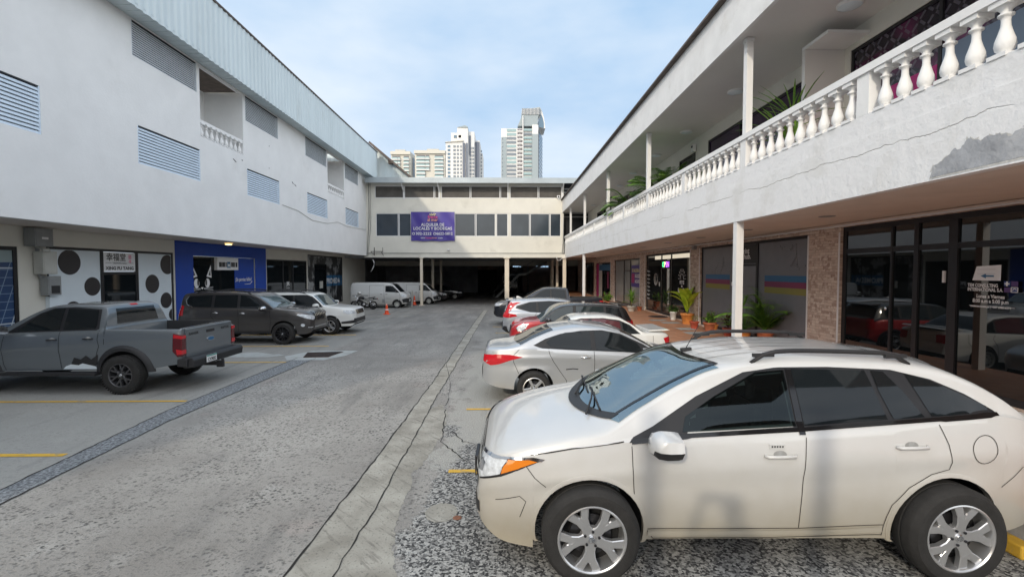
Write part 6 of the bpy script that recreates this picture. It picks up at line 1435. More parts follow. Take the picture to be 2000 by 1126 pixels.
plant('bush', W(1386, 647), 'leafy green plant in a terracotta pot left of the near white column', 'terra', .21, .32, .95, lm='palm')
plant('sparse', W(1405, 647), 'thin plant in a small orange pot just left of the near white column', 'orangepot', .15, .25, .9)
plant('croton', W(1472, 655), 'dark red leaved croton just right of the near white column', 'redpot', .16, .25, 1.0, lm='leafdark')
plant('fern', W(1508, 664), 'bushy green fern in an orange pot beneath the arching palm', 'orangepot', .22, .34, 1.35, lm='palm')
plant('palm', W(1556, 676), 'areca palm with arching fronds before the grey print shop window', 'terra', .22, .45, 1.2, lm='palm')
plant('yucca', W(1233, 607), 'yucca in a pale planter against the pale filmed shop window', 'steell', .22, .26, 1.15, lm='palm')
plant('sparse', W(1249, 606), 'reddish seedling in a small terracotta pot at the foot of the stone pillar', 'terra', .14, .2, .6, lm='leafdark')
plant('bush', W(1188, 598), 'green shrub standing by the pink shop entrance', 'terra', .2, .3, 1.2, lm='palm')
def U(px, py): q = onX(px, py, 5.85); q.z = 4.345; return q
plant('palm', U(1300, 380), 'larger areca palm on the balcony behind the balustrade', 'terra', .24, .65, 1.45, lm='palm')
plant('palm', U(1236, 420), 'smaller areca palm on the balcony, farther along than the larger one', 'terra', .24, .65, 1.45, lm='palm')
plant('yucca', U(1536, 300), 'spiky yucca on the balcony in front of the violet window', 'terra', .2, .5, 2.0, lm='palm')

# ---------------------------------------------------------------- distant towers
hz = lambda col, k=.45: tuple(a*(1-k)+b*k for a, b in zip(col, (.62, .70, .80)))
M['tw'] = mat('tower white render', (0.66, 0.66, 0.65), .8); M['twb'] = mat('tower beige render', (0.56, 0.54, 0.48), .8); M['twg'] = mat('tower grey render', (0.30, 0.35, 0.37), .8); M['twd'] = mat('tower slate cladding', (0.12, 0.14, 0.18), .6)
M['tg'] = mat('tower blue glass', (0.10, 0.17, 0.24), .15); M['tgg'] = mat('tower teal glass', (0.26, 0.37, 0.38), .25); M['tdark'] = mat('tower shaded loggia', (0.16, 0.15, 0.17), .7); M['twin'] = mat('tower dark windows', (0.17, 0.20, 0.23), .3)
def TP(px, py, Y): return onY(px, py, Y)
def tower_base(name, label, Y): return empty(name, (0, Y, 0), 0, label, 'tower')
def bxx(root, name, m, x0, x1, y0, y1, z0, z1): mb = MB(); mb.box(x0, x1, y0, y1, z0, z1, m); return addto(root, mb, name)
def winparts(root, name, cells, m, depth=.25, extra=None):
    for (x0, x1, y0, y1, z0, z1) in cells: bxx(root, name, m, x0, x1, y0, y1, z0, z1)
# tower A: tall one with a curved crown and a finned top
Y = 330; T = tower_base('residential_tower', 'tall white and grey tower with a curved finned crown, right of the others', Y); X = lambda px: TP(px, 400, Y).x; Z = lambda py: TP(1000, py, Y).z
D = 26; bxx(T, 'wall', M['tw'], X(979), X(1048), Y, Y+D, -5, Z(251)); bxx(T, 'wall', M['twg'], X(979.5), X(989), Y-.6, Y, -5, Z(268)); bxx(T, 'wall', M['twg'], X(1038.5), X(1050.5), Y-.8, Y, -5, Z(262)); bxx(T, 'wall', M['tw'], X(1039), X(1050.5), Y-.8, Y, Z(262), Z(244))
mb = MB(); mb.poly([(X(1050.5), Y-.8, -5), (X(1064.5), Y+D*.9, -5), (X(1064.5), Y+D*.9, Z(249)), (X(1050.5), Y-.8, Z(244))], M['tw']); mb.poly([(X(1048), Y+D, -5), (X(1048), Y+1, -5), (X(1048), Y+1, Z(250)), (X(1048), Y+D, Z(250))], M['tw']); addto(T, mb, 'side_wall')
mb = MB(); Q_ = [(X(1011), Z(246)), (X(1019), Z(227)), (X(1019), Z(215)), (X(1054), Z(209)), (X(1056), Z(212)), (X(1050.5), Z(230)), (X(1049), Z(246))]; mb.prism(Q_, Y-.2, Y+D*.6, M['twg'], 'Y'); addto(T, mb, 'crown')
mb = MB(); arc = [(1056, 209.5), (1059, 216), (1062, 226), (1064, 238), (1065, 249)]; inn = [(1050, 246), (1050.5, 238), (1053, 226), (1055, 218)]; mb.prism([(X(a), Z(b)) for a, b in arc+inn], Y+2, Y+D*.7, M['tw'], 'Y'); mb.prism([(X(a), Z(b)) for a, b in ((1062, 248), (1062, 238), (1059, 226), (1056, 220), (1052, 236), (1051, 247))], Y+1.6, Y+2, M['tg'], 'Y'); addto(T, mb, 'curved_fin')
bxx(T, 'screen_wall', M['twin'], X(1019), X(1054), Y-.5, Y-.2, Z(224), Z(212)); 
for i in range(13): bxx(T, 'fin', M['tw'], X(1019+i*2.7), X(1019.7+i*2.7), Y-1.0, Y-.5, Z(224.5), Z(213.5-i*.25))
for f in range(13):
    za, zb2 = Z(257.2+f*7.75), Z(252.2+f*7.75)
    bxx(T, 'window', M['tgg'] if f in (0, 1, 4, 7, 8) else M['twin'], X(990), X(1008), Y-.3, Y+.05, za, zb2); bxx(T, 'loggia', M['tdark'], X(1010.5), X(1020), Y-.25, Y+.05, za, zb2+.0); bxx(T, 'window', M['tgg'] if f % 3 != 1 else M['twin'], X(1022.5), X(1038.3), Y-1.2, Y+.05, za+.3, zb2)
    bxx(T, 'balcony_slab', M['tw'], X(1010), X(1020.5), Y-1.0, Y-.3, za-.4, za+.5); bxx(T, 'mullion', M['tw'], X(1015), X(1015.5), Y-.6, Y-.3, za, zb2)
    if f > 1: bxx(T, 'window', M['twin'], X(980.5), X(982.5), Y-.8, Y-.6, za, (za+zb2)/2)
for f in range(13):
    za, zb2 = Z(259+f*7.8), Z(253+f*7.8); mb = MB(); a = Vector((X(1051.5), Y+.2, 0)); b = Vector((X(1063.5), Y+D*.86, 0)); o_ = Vector((.35, -.2, 0)); mb.poly([(a.x+.3, a.y-.3, za), (b.x+.3, b.y-.3, za), (b.x+.3, b.y-.3, zb2), (a.x+.3, a.y-.3, zb2)], M['tg']); addto(T, mb, 'window')
bxx(T, 'mast_wall', M['tw'], X(1020.3), X(1022), Y-1.5, Y, -5, Z(227))
# tower B: stepped, white with slate strips
Y = 300; T = tower_base('residential_tower', 'stepped white tower with vertical slate strips and a small gabled top, in the middle', Y); X = lambda px: TP(px, 400, Y).x; D = 22
bxx(T, 'wall', M['tw'], X(871), X(904), Y, Y+D, -5, Z(277)); bxx(T, 'wall', M['tw'], X(881), X(904), Y+1, Y+D-2, -5, Z(259)); bxx(T, 'wall', M['tw'], X(893.5), X(914), Y+.5, Y+D-4, -5, Z(249)); bxx(T, 'wall', M['tw'], X(914), X(926), Y+4, Y+D, -5, Z(254)); bxx(T, 'wall', M['tw'], X(926), X(936), Y+8, Y+D+4, -5, Z(268)); bxx(T, 'wall', M['tw'], X(936), X(941), Y+12, Y+D+6, -5, Z(290))
mb = MB(); mb.prism([(X(870), Z(279)), (X(905), Z(274)), (X(905), Z(277))], Y-1, Y+D, M['twb'], 'Y'); mb.prism([(X(894), Z(249)), (X(909), Z(245)), (X(914), Z(248)), (X(914), Z(250))], Y, Y+8, M['twg'], 'Y'); addto(T, mb, 'roof')
for a, b in ((904, 908.5), (910.5, 913.5)): bxx(T, 'cladding_strip', M['twd'], X(a), X(b), Y-.5, Y+.5, -5, Z(280))
bxx(T, 'cladding_strip', M['twd'], X(927.5), X(935.5), Y+7.4, Y+8, -5, Z(271)); bxx(T, 'cladding_strip', M['twd'], X(916), X(919), Y+3.5, Y+4, Z(300), Z(262))
for f in range(10):
    za, zb2 = Z(288.5+f*7.3), Z(284.5+f*7.3)
    for a, b, m_ in ((875, 880, 'tg'), (886, 890.5, 'twin'), (893, 896.5, 'twin'), (899.5, 902, 'twin'), (917, 920.5, 'twin'), (922, 925.5, 'twin')): bxx(T, 'window', M[m_], X(a), X(b), (Y-.3 if a < 910 else Y+3.6), (Y+.05 if a < 910 else Y+4.05), za, zb2)
    bxx(T, 'window', M['twin'], X(937.5), X(940), Y+11.6, Y+12, za, zb2)
for a in (887, 896): bxx(T, 'window', M['tg'], X(a), X(a+5), Y+.5, Y+1.05, Z(269), Z(264))
# towers C and D: beige slabs with balconies
for (xa, xb, xc, top, px0, px1, label, Y) in ((811, 870, 874, 289, 833, 856, 'beige apartment block with glazed balconies, left of the stepped white tower', 300), (765, 802, 811, 291, 771, 790, 'leftmost beige apartment block, partly hidden by the corrugated gable', 320)):
    T = tower_base('apartment_block', label, Y); X = lambda px: TP(px, 400, Y).x; Z = lambda py: TP(1000, py, Y).z; D = 20
    bxx(T, 'wall', M['twb'], X(xa), X(xb), Y, Y+D, -5, Z(top+6)); bxx(T, 'parapet', M['twb'], X(xa-1), X(xb+.6), Y-1.2, Y+D, Z(top+12), Z(top+6)); bxx(T, 'roof_house', M['twb'], X(px0), X(px1), Y+3, Y+12, Z(top+7), Z(top))
    mb = MB(); mb.poly([(X(xb), Y, -5), (X(xc), Y+D, -5), (X(xc), Y+D, Z(top+9)), (X(xb), Y, Z(top+6))], M['twb']); addto(T, mb, 'side_wall')
    W_ = xb-xa
    for f in range(6):
        za, zb2 = Z(top+20.5+f*7.2), Z(top+14.5+f*7.2)
        for a, b in ((.06, .34), (.36, .48), (.66, .94)):
            if f >= 4 and a > .3 and a < .5: continue
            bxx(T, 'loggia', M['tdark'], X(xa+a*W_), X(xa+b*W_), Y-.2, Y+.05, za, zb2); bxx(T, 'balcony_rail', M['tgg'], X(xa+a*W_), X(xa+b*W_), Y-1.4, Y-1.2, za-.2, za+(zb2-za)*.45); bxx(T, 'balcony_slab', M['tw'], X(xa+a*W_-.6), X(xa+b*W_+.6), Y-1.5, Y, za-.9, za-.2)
        mb = MB(); fx0 = .25; a_ = Vector((X(xb)+.35+.2*(X(xc)-X(xb)), Y+.2*D, 0)); b_ = Vector((X(xb)+.35+.85*(X(xc)-X(xb)), Y+.85*D, 0)); mb.poly([(a_.x, a_.y-.2, za), (b_.x, b_.y-.2, za), (b_.x, b_.y-.2, zb2), (a_.x, a_.y-.2, zb2)], M['twin']); addto(T, mb, 'window')

# ---------------------------------------------------------------- behind the photographer: the block that closes the yard, the porch and the photographer, who throw their shadows on the near car
BB = empty('commercial_building', (2, -16, 0), 0, 'white two storey block with a balustraded balcony behind the camera', 'building')
for nm, bx_ in (('rear_wall', (-14, 12, -23, -18.2, 0, 8.0)), ('balcony_beam', (-14, 12, -16.15, -16, 3.5, 4.6)), ('roof_fascia', (-14, 12, -16.15, -16, 7.2, 8.1)), ('ceiling', (-14, 12, -18.2, -16.15, 7.9, 8.05)), ('soffit', (-14, 12, -18.2, -16.15, 3.5, 3.7)), ('handrail', (-14, 12, -16.2, -16, 5.2, 5.3))):
    mb = MB(); mb.box(*bx_, M['plaster'] if nm != 'soffit' else M['soffit']); addto(BB, mb, nm)
for x0 in range(-13, 11, 4):
    mb = MB(); mb.box(x0, x0+3.2, -18.2, -18.15, .2, 3.0, M['glass']); addto(BB, mb, 'window'); mb = MB(); mb.box(x0, x0+3.2, -18.2, -18.15, 4.6, 6.6, M['glass']); addto(BB, mb, 'window')
for i in range(60):
    o = bpy.data.objects.new('baluster', bdata2); C.objects.link(o); o.parent = BB; o.location = (-13.5+i*.42-2, -.08, 4.6)
PO = empty('porch', (0, -1, 0), 0, 'small white porch with a raised floor and slim posts where the photographer stands', 'porch')
for x in (-.83, .57): mb = MB(); mb.box(x-.06, x+.06, -.86, -.74, .93, 3.6, M['white']); addto(PO, mb, 'post')
mb = MB(); mb.box(-3, 2.2, -2.6, -.14, 0, .93, M['tile']); addto(PO, mb, 'floor')
def skin_body(name, nodes, edges, m, parent, sub=2, root=0):
    me = bpy.data.meshes.new(name); me.from_pydata([n[:3] for n in nodes], edges, []); me.materials.append(m); o = bpy.data.objects.new(name, me); C.objects.link(o); o.parent = parent
    md = o.modifiers.new('skin', 'SKIN'); md.use_smooth_shade = True
    for i, v in enumerate(me.skin_vertices[0].data): r = nodes[i][3]; v.radius = (r, r) if not isinstance(r, tuple) else r; v.use_root = (i == root)
    sb = o.modifiers.new('sub', 'SUBSURF'); sb.levels = sub; sb.render_levels = sub; return o
PH = empty('person', (0.0, -.48, .93), 0, 'person in a grey shirt holding a phone up with both hands on the porch', 'person')
body = [(0, 0, .98, (.16, .11)), (0, .0, 1.18, (.15, .10)), (0, .01, 1.38, (.18, .11)), (0, .02, 1.47, (.08, .07)), (0, .03, 1.54, (.055, .06)),
        (.19, .01, 1.42, .065), (.30, .10, 1.20, .048), (.20, .30, 1.42, .036), (.10, .38, 1.53, .028), (-.19, .01, 1.42, .065), (-.30, .10, 1.20, .048), (-.20, .30, 1.42, .036), (-.10, .38, 1.53, .028),
        (.10, 0, .90, .095), (.11, .02, .50, .065), (.12, -.01, .10, .045), (.13, .12, .04, .04), (-.10, 0, .90, .095), (-.11, .02, .50, .065), (-.12, -.01, .10, .045), (-.13, .12, .04, .04)]
skin_body('body', body, [(0, 1), (1, 2), (2, 3), (3, 4), (2, 5), (5, 6), (6, 7), (7, 8), (2, 9), (9, 10), (10, 11), (11, 12), (0, 13), (13, 14), (14, 15), (15, 16), (0, 17), (17, 18), (18, 19), (19, 20)], M['shirt'], PH)
w = MB(); w.lathe([(0, -.125), (.045, -.118), (.062, -.07), (.072, 0), (.074, .05), (.06, .10), (0, .125)], M['skin'], 22, c=(0, .04, 1.655)); w.lathe([(0, -.02), (.012, -.01), (.004, .03)], M['skin'], 8, c=(0, .115, 1.655)); 
for sg in (-1, 1): w.lathe([(0, -.02), (.014, 0), (0, .022)], M['skin'], 8, c=(sg*.075, .03, 1.655)); w.lathe([(0, -.008), (.009, 0), (0, .008)], M['hair'], 8, c=(sg*.028, .106, 1.675))
w.build('head', PH); w = MB(); w.lathe([(.080, .00), (.083, .06), (.066, .115), (0, .14)], M['hair'], 22, c=(0, .022, 1.66)); w.build('hair', PH)
for sg in (-1, 1):
    nodes = [(sg*.10, .38, 1.53, .026), (sg*.085, .42, 1.565, .028), (sg*.08, .435, 1.59, .024)]; edges = [(0, 1), (1, 2)]
    for k in range(4):
        b0_ = len(nodes); z_ = 1.60-k*.018; nodes += [(sg*.075, .445, z_, .010), (sg*.068, .462, z_+.003, .009), (sg*.045, .464, z_+.002, .008)]; edges += [(2, b0_), (b0_, b0_+1), (b0_+1, b0_+2)]
    b0_ = len(nodes); nodes += [(sg*.075, .415, 1.585, .011), (sg*.055, .415, 1.592, .009)]; edges += [(1, b0_), (b0_, b0_+1)]
    skin_body('hand', nodes, edges, M['skin'], PH, 1)
ph = empty('phone', (0, -.035, 2.50), 0, 'black phone held up level by the person on the porch', 'phone'); w = MB(); w.box(-.075, .075, -.008, .0, -.037, .037, M['blackgloss']); w.build('case', ph, bevel=.003); w = MB(); w.box(-.071, .071, -.0105, -.0085, -.033, .033, M['glass']); w.build('screen', ph)

# ---------------------------------------------------------------- the vehicles
def sym(c, name, poly, az, m, **k): return c.patch(name, poly, az, m, **k)
def ang(cx, cz, r, a0, a1, n=10): return [(cx+r*math.cos(R_(a0+(a1-a0)*i/n)), cz+r*math.sin(R_(a0+(a1-a0)*i/n))) for i in range(n+1)]
def ell(cx, cz, rx, rz_, n=16): return [(cx+rx*math.cos(2*math.pi*k/n), cz+rz_*math.sin(2*math.pi*k/n)) for k in range(n)]

# ---- near white crossover
sp = dict(paint=P_PEARL, xf=1.455, xr=-1.455, R=0.39, Ra=0.455, rimR=0.268, tw=0.255, track=1.93, sill=0.30, flare=0.030, tuck=0.075, tumble=0.46, crown=0.075, ledge=0.025, crease=(0.70, 0.010), step=0.028,
    top=[(2.40, .50), (2.395, .62), (2.37, .80), (2.31, .93), (2.20, 1.00), (1.9, 1.10), (1.6, 1.17), (1.36, 1.215), (1.0, 1.40), (.65, 1.575), (.38, 1.68), (.1, 1.735), (-.4, 1.775), (-1.1, 1.76), (-1.5, 1.71), (-1.78, 1.605), (-1.96, 1.50), (-2.14, 1.35), (-2.32, 1.16), (-2.42, 1.05), (-2.46, .80), (-2.47, .60)],
    belt=[(2.40, .44), (2.36, .72), (2.25, .88), (1.9, 1.00), (1.36, 1.10), (.8, 1.14), (-.3, 1.20), (-1.2, 1.265), (-1.85, 1.315), (-2.2, 1.24), (-2.40, 1.00), (-2.46, .7)],
    bottom=[(2.40, .43), (2.33, .33), (2.15, .24), (1.9, .22), (1.0, .30), (-1.0, .30), (-1.9, .33), (-2.30, .40), (-2.47, .48)],
    width=[(2.40, .60), (2.36, .72), (2.27, .83), (2.1, .915), (1.8, .965), (1.4, .985), (0, .985), (-1.5, .985), (-2.0, .955), (-2.3, .87), (-2.42, .78), (-2.47, .70)], spin=0.5)
_w = onX(1138, 1055, 0) if False else None
YS = 3.69
fx = onY(1138, 1055, YS).x; rx = onY(1865, 1052, YS+0.02).x
c = Car('parked_car', 'pearl white crossover nearest the camera, dusty, with black roof rails and shadows on its doors', 'car', ((fx+rx)/2, YS+0.985, 0), math.pi-0.010, sp)
c.patch('window_surround', [(1.14, 1.115), (.80, 1.145), (.60, 1.157), (-.20, 1.198), (-.20, 1.232), (.66, 1.18), (.68, 1.30), (.93, 1.23), (1.10, 1.15)], 90, M['black'], off=0.003, cell=0.06)
c.patch('window_surround', [(-.20, 1.198), (-.3, 1.205), (-1.2, 1.271), (-1.88, 1.322), (-1.85, 1.36), (-1.66, 1.48), (-1.42, 1.59), (-1.12, 1.66), (-.6, 1.680), (-.20, 1.675)], 90, M['black'], off=0.003, cell=0.06)
c.patch('window_surround', [(-.20, 1.675), (-.15, 1.672), (.12, 1.635), (.55, 1.45), (.93, 1.23), (.68, 1.30), (.66, 1.18), (.62, 1.29), (.39, 1.44), (.02, 1.618), (-.20, 1.638)], 90, M['black'], off=0.003, cell=0.06)
c.patch('window_pane', [(.70, 1.185), (-.22, 1.235), (-.225, 1.655), (.02, 1.635), (.40, 1.45), (.66, 1.30)], 90, M['thinside'], off=0.008)
FRONTPANE = [(.66, 1.20), (-.20, 1.25), (-.205, 1.635), (.02, 1.615), (.39, 1.435), (.62, 1.29)]
c.patch('window_pane', [(-.29, 1.24), (-.97, 1.287), (-.93, 1.50), (-.90, 1.655), (-.29, 1.662)], 90, M['glass'], off=0.008)
c.patch('window_pane', [(-1.02, 1.29), (-1.27, 1.308), (-1.16, 1.50), (-1.05, 1.645), (-.95, 1.652), (-.965, 1.5)], 90, M['glass'], off=0.008)
c.patch('window_pane', [(-1.33, 1.312), (-1.80, 1.345), (-1.80, 1.39), (-1.62, 1.48), (-1.42, 1.575), (-1.22, 1.635)], 90, M['glass'], off=0.008)
mb = MB(); c.stripe(mb, [(1.12, 1.118), (.80, 1.150), (.60, 1.166), (-.3, 1.216), (-1.2, 1.281), (-1.87, 1.332)], 0.026, 90, M['blackgloss'], off=0.012)
c.stripe(mb, [(-.255, 1.18), (-.262, 1.66)], 0.05, 90, M['blackgloss'], off=0.010); mb.build('window_trim', c.root, fix=False)
c.glassband('windscreen', 1.40, .40, 0.045, M['thinscreen'], off=0.006, curve=0.20, bulge_lo=0.10)
mb = MB()
for f in range(1):
    pts = []
# cowl: a dark crescent at the foot of the windscreen
cw = [(1.50-0.24*(y/0.74)**2, y) for y in [(-0.76+1.52*i/14) for i in range(15)]]; cw2 = [(1.385-0.215*(y/0.74)**2, y) for y in [(-0.74+1.48*i/14) for i in range(15)]]
c.patch('cowl', cw+cw2[::-1], 'top', M['blackp'], off=0.009, mirror=False)
for (y0, ln) in ((0.50, 0.62), (-0.18, 0.55)):
    mb = MB(); a = c.tophit(1.42, y0+0.05)[0]+Vector((0, 0, 0.03)); e = c.tophit(1.24, y0-ln)[0]+Vector((0.01, 0, 0.03)); m_ = (a+e)/2+Vector((-0.02, 0, 0.02))
    mb.tube([a, m_, e], [0.011, 0.009, 0.006], M['blackp'], 6); mb.bar(m_+Vector((-0.02, .3, -0.02)), e+Vector((0.0, -.08, -0.015)), 0.012, 0.02, M['blackp']); mb.build('wiper', c.root)
c.rail(0.02, -1.32, 0.05, 0.075, M['blackp'])
mb = MB()
for y in (-.42, -.21, 0, .21, .42): c.stripe(mb, [(.30, y), (-1.7, y*0.95)], 0.028, 'top', P_PEARL, off=0.007, mirror=False)
mb.build('roof_rib', c.root, fix=False)
# spoiler
mb = MB(); n0 = []
prof = [(-1.15, 1.752), (-1.50, 1.728), (-1.80, 1.672), (-1.82, 1.645), (-1.86, 1.54), (-1.45, 1.62)]
for k in range(13):
    y = -0.60+1.2*k/12; e = (abs(y)/0.60)**3*0.10; ring = [(x+e*(1 if x < -1.7 else 0), y, z-0.075*(y/0.6)**2) for x, z in prof]; n0.append(len(mb.v)); mb.v += ring
for k in range(12):
    for i in range(6): mb.face((n0[k]+i, n0[k]+(i+1) % 6, n0[k+1]+(i+1) % 6, n0[k+1]+i), P_PEARL, True)
mb.face([n0[0]+i for i in range(6)], P_PEARL); mb.face([n0[12]+i for i in range(6)], P_PEARL); mb.build('spoiler', c.root, sharp=50)
# lamps, grille
c.patch('headlight', [(.48, .91), (.56, .755), (.70, .715), (.96, .81), (1.10, .885), (1.22, .965), (1.12, .985), (.90, .96), (.70, .935)], 'wrap', M['black'], off=0.003, cell=0.035)
c.patch('headlight', [(.52, .895), (.60, .77), (.71, .735), (.95, .83), (.95, .95), (.70, .922)], 'wrap', M['clear'], off=0.010, cell=0.03)
c.patch('headlight', [(.62, .86), (.66, .79), (.76, .80), (.76, .88), (.68, .89)], 'wrap', M['chrome'], off=0.012, cell=0.03)
c.patch('turn_signal', [(.955, .832), (.955, .95), (1.10, .968), (1.18, .955), (1.08, .892)], 'wrap', M['amber'], off=0.011, cell=0.03)
mb = MB(); c.stripe(mb, [(.50, .905), (.70, .932), (.92, .958), (1.12, .978), (1.21, .968)], 0.020, 'wrap', M['chrome'], off=0.014); mb.build('headlight_trim', c.root, fix=False)
c.patch('grille', [(-.60, .90), (.60, .90), (.66, .80), (.62, .60), (-.62, .60), (-.66, .80)], 0, M['blackgloss'], off=0.004, mirror=False)
for z in (.86, .79, .72, .65):
    mb = MB(); c.stripe(mb, [(-.66+abs(z-.8)*.3, z), (.66-abs(z-.8)*.3, z)], 0.034, 0, M['chrome'], off=0.022, mirror=False); mb.build('grille_bar', c.root, fix=False)
c.patch('bumper_lip', [(-.70, .42), (-.70, .52), (.70, .52), (.70, .42)], 0, M['blackp'], off=0.006, mirror=False)
mb = MB(); mb.box(2.405, 2.44, -.17, .17, .50, .70, M['black']); mb.build('plate_holder', c.root, bevel=0.01)
seams(c, [[(1.12, 1.09), (1.115, 0.9), (1.10, .70), (1.05, .50), (.965, .36), (.93, .31)], [(-.285, 1.16), (-.27, .9), (-.262, .6), (-.262, .40)], [(-1.36, 1.26), (-1.43, 1.10), (-1.455, .96), (-1.44, .90), (-1.30, .86), (-1.12, .75), (-1.0, .60), (-.97, .50), (-.955, .42), (-.95, .33)],
          [(1.10, .40), (.5, .395), (-.262, .395), (-.95, .425)], [(1.93, 1.00), (1.60, 1.065), (1.36, 1.095), (1.18, 1.12)], [(1.98, .93), (1.90, .83), (1.81, .76)], [(-1.90, .74), (-2.02, .82), (-2.10, .90)], [(.93, .31), (0, .31), (-.95, .335)]])
seams(c, [[(-2.05+.0, 0.0)]]*0 + [[(p[0], p[1]) for p in ell(-1.73, 1.06, .105, .115, 24)]+[(-1.625, 1.06)]])
mb = MB(); c.stripe(mb, [(2.22, .60), (2.02, .66), (1.97, .62), (2.02, .48)], 0.006, 90, M['joint'], off=0.002); mb.build('bumper_crease', c.root, fix=False)
mb = MB(); c.stripe(mb, [(1.02, .365), (.4, .36), (-.5, .365), (-.94, .39)], 0.045, 90, P_PEARL, off=0.016); mb.build('side_moulding', c.root, fix=False)
c.handle(-.07, 1.015, 0.25); c.handle(-1.13, 1.085, 0.25)
r_ = c.hit(.0, 1.09, 90)[0]; mb = MB()
mb.obox((-.045, r_.y+0.003, 1.09), (0.125, 0.014, 0.036), Matrix.Identity(3), P_PEARL)
for k in range(5): mb.box(-.094+k*0.021, -.082+k*0.021, r_.y+0.0095, r_.y+0.0115, 1.083, 1.097, M['black'])
mb.build('key_pad', c.root)
c.mirror_part(.93, 1.05, 1.165, 1.3)
c.patch('taillight', [(-2.16, .86), (-2.11, .98), (-2.16, 1.16), (-2.28, 1.26), (-2.42, 1.2), (-2.45, .9)], 90, M['redlens'], off=0.006)
c.wheels(ST_CROSS); c.lip(M['blackp'] if False else P_PEARL, wd=0.022, out=0.006)
mb = MB(); a = c.tophit(.33, .0)[0]; mb.obox(a+Vector((0, -.0, .018)), (0.10, 0.045, 0.03), Matrix.Rotation(0.1, 3, 'Y'), M['blackp']); mb.tube([a+Vector((0.0, -.0, .03)), a+Vector((-.13, -.0, .27))], [0.004, 0.0022], M['blackp'], 6); mb.build('antenna', c.root)
c.cut(poly_side=FRONTPANE); c.cut(band=(1.40, .40, .045, .20, .10))
mb = MB(); c.stripe(mb, [(.40-.10*(y/.62)**2, y) for y in [(-.62+1.24*i/12) for i in range(13)]], .05, 'top', M['blackgloss'], off=.008, mirror=False); mb.build('screen_edge', c.root, fix=False)
mb = MB(); c.stripe(mb, [(1.22, .715), (1.0, .69), (.7, .645), (.32, .60)], .035, 'top', M['blackgloss'], off=.009); mb.build('screen_edge', c.root, fix=False)
mb = MB(); mb.box(.95, 1.42, -.72, .72, .98, 1.12, M['dash']); mb.prism([(.95, .98), (.92, 1.10), (1.05, 1.16), (1.40, 1.17), (1.45, .98)], -.74, .74, M['dash'], 'Y'); mb.build('dashboard', c.root, bevel=.02)
mb = MB(); mb.box(-2.0, .95, -.80, .80, .42, .46, M['seat']); mb.box(-1.0, .9, .80, .86, .46, 1.10, M['seat']); mb.box(-1.0, .9, -.86, -.80, .46, 1.10, M['seat']); mb.box(-1.2, .10, -.56, .56, 1.60, 1.62, M['steell']); mb.build('cabin_lining', c.root)
for (x, y) in ((.22, .38), (.22, -.38), (-.72, .38), (-.72, -.38)):
    mb = MB(); mb.prism([(x+.28, .62), (x+.25, .80), (x-.20, .76), (x-.30, .62)], y-.25, y+.25, M['seat'], 'Y'); mb.prism([(x-.16, .74), (x-.26, 1.30), (x-.36, 1.30), (x-.34, .70)], y-.24, y+.24, M['seat'], 'Y'); mb.prism([(x-.24, 1.34), (x-.25, 1.50), (x-.34, 1.50), (x-.34, 1.34)], y-.13, y+.13, M['seat'], 'Y'); mb.build('car_seat', c.root, bevel=.04)
mb = MB(); cx_w, cz_w = .68, 1.08; pts = [(cx_w+.07*math.sin(t), .38+.185*math.cos(t), cz_w+.17*math.sin(t)) for t in [k*math.pi/12 for k in range(25)]]; mb.tube(pts, .016, M['blackp'], 6, False)
for t in (0, math.pi, -math.pi/2): mb.bar((cx_w, .38, cz_w), (cx_w+.07*math.sin(t), .38+.185*math.cos(t), cz_w+.17*math.sin(t)), .03, .02, M['blackp'])
mb.build('steering_wheel', c.root)
mb = MB(); mb.box(.60, .62, -.12, .12, 1.52, 1.58, M['blackp']); mb.build('rear_view_mirror', c.root, bevel=.01)
SUV = c

# ---- silver sedan
sp = dict(paint=P_SILVER, xf=1.35, xr=-1.35, R=0.315, Ra=0.37, rimR=0.205, tw=0.205, track=1.72, sill=0.24, flare=0.035, tuck=0.09, tumble=0.50, crown=0.07, ledge=0.02, crease=(0.78, 0.014),
    top=[(2.22, .42), (2.20, .60), (2.10, .72), (1.8, .84), (1.4, .93), (1.1, .98), (.75, 1.16), (.35, 1.35), (.0, 1.43), (-.45, 1.455), (-.9, 1.41), (-1.3, 1.28), (-1.70, 1.10), (-1.85, 1.06), (-2.15, 1.035), (-2.26, 1.00), (-2.30, .85), (-2.33, .65), (-2.33, .5)],
    belt=[(2.22, .38), (2.1, .62), (1.6, .80), (1.1, .90), (.3, .965), (-.6, 1.005), (-1.35, 1.04), (-1.8, 1.01), (-2.2, .96), (-2.3, .8), (-2.33, .6)],
    bottom=[(2.22, .36), (2.1, .22), (1.5, .2), (1.0, .22), (-1.0, .24), (-1.8, .27), (-2.2, .34), (-2.33, .44)],
    width=[(2.22, .5), (2.12, .68), (1.9, .80), (1.4, .87), (.5, .885), (-1.4, .885), (-1.9, .83), (-2.2, .72), (-2.30, .62), (-2.33, .55)])
c = Car('parked_car', 'silver sedan parked beside the white crossover, rear wheel towards the lane and scuffed side', 'car', (0.55+1.35, 9.58, 0), 0, sp)
win = [(1.02, .93), (.35, .975), (-.6, 1.015), (-1.20, 1.05), (-1.36, 1.10), (-1.13, 1.215), (-.85, 1.30), (-.45, 1.355), (-.05, 1.365), (.30, 1.30), (.72, 1.11)]
c.patch('window_surround', win, 90, M['black'], off=0.003)
c.patch('window_pane', [(.72, .965), (-.18, 1.005), (-.20, 1.345), (.0, 1.345), (.29, 1.28), (.60, 1.13)], 90, M['glass'], off=0.007)
c.patch('window_pane', [(-.27, 1.01), (-1.02, 1.055), (-1.12, 1.15), (-.98, 1.25), (-.75, 1.32), (-.47, 1.342), (-.28, 1.347)], 90, M['glass'], off=0.007)
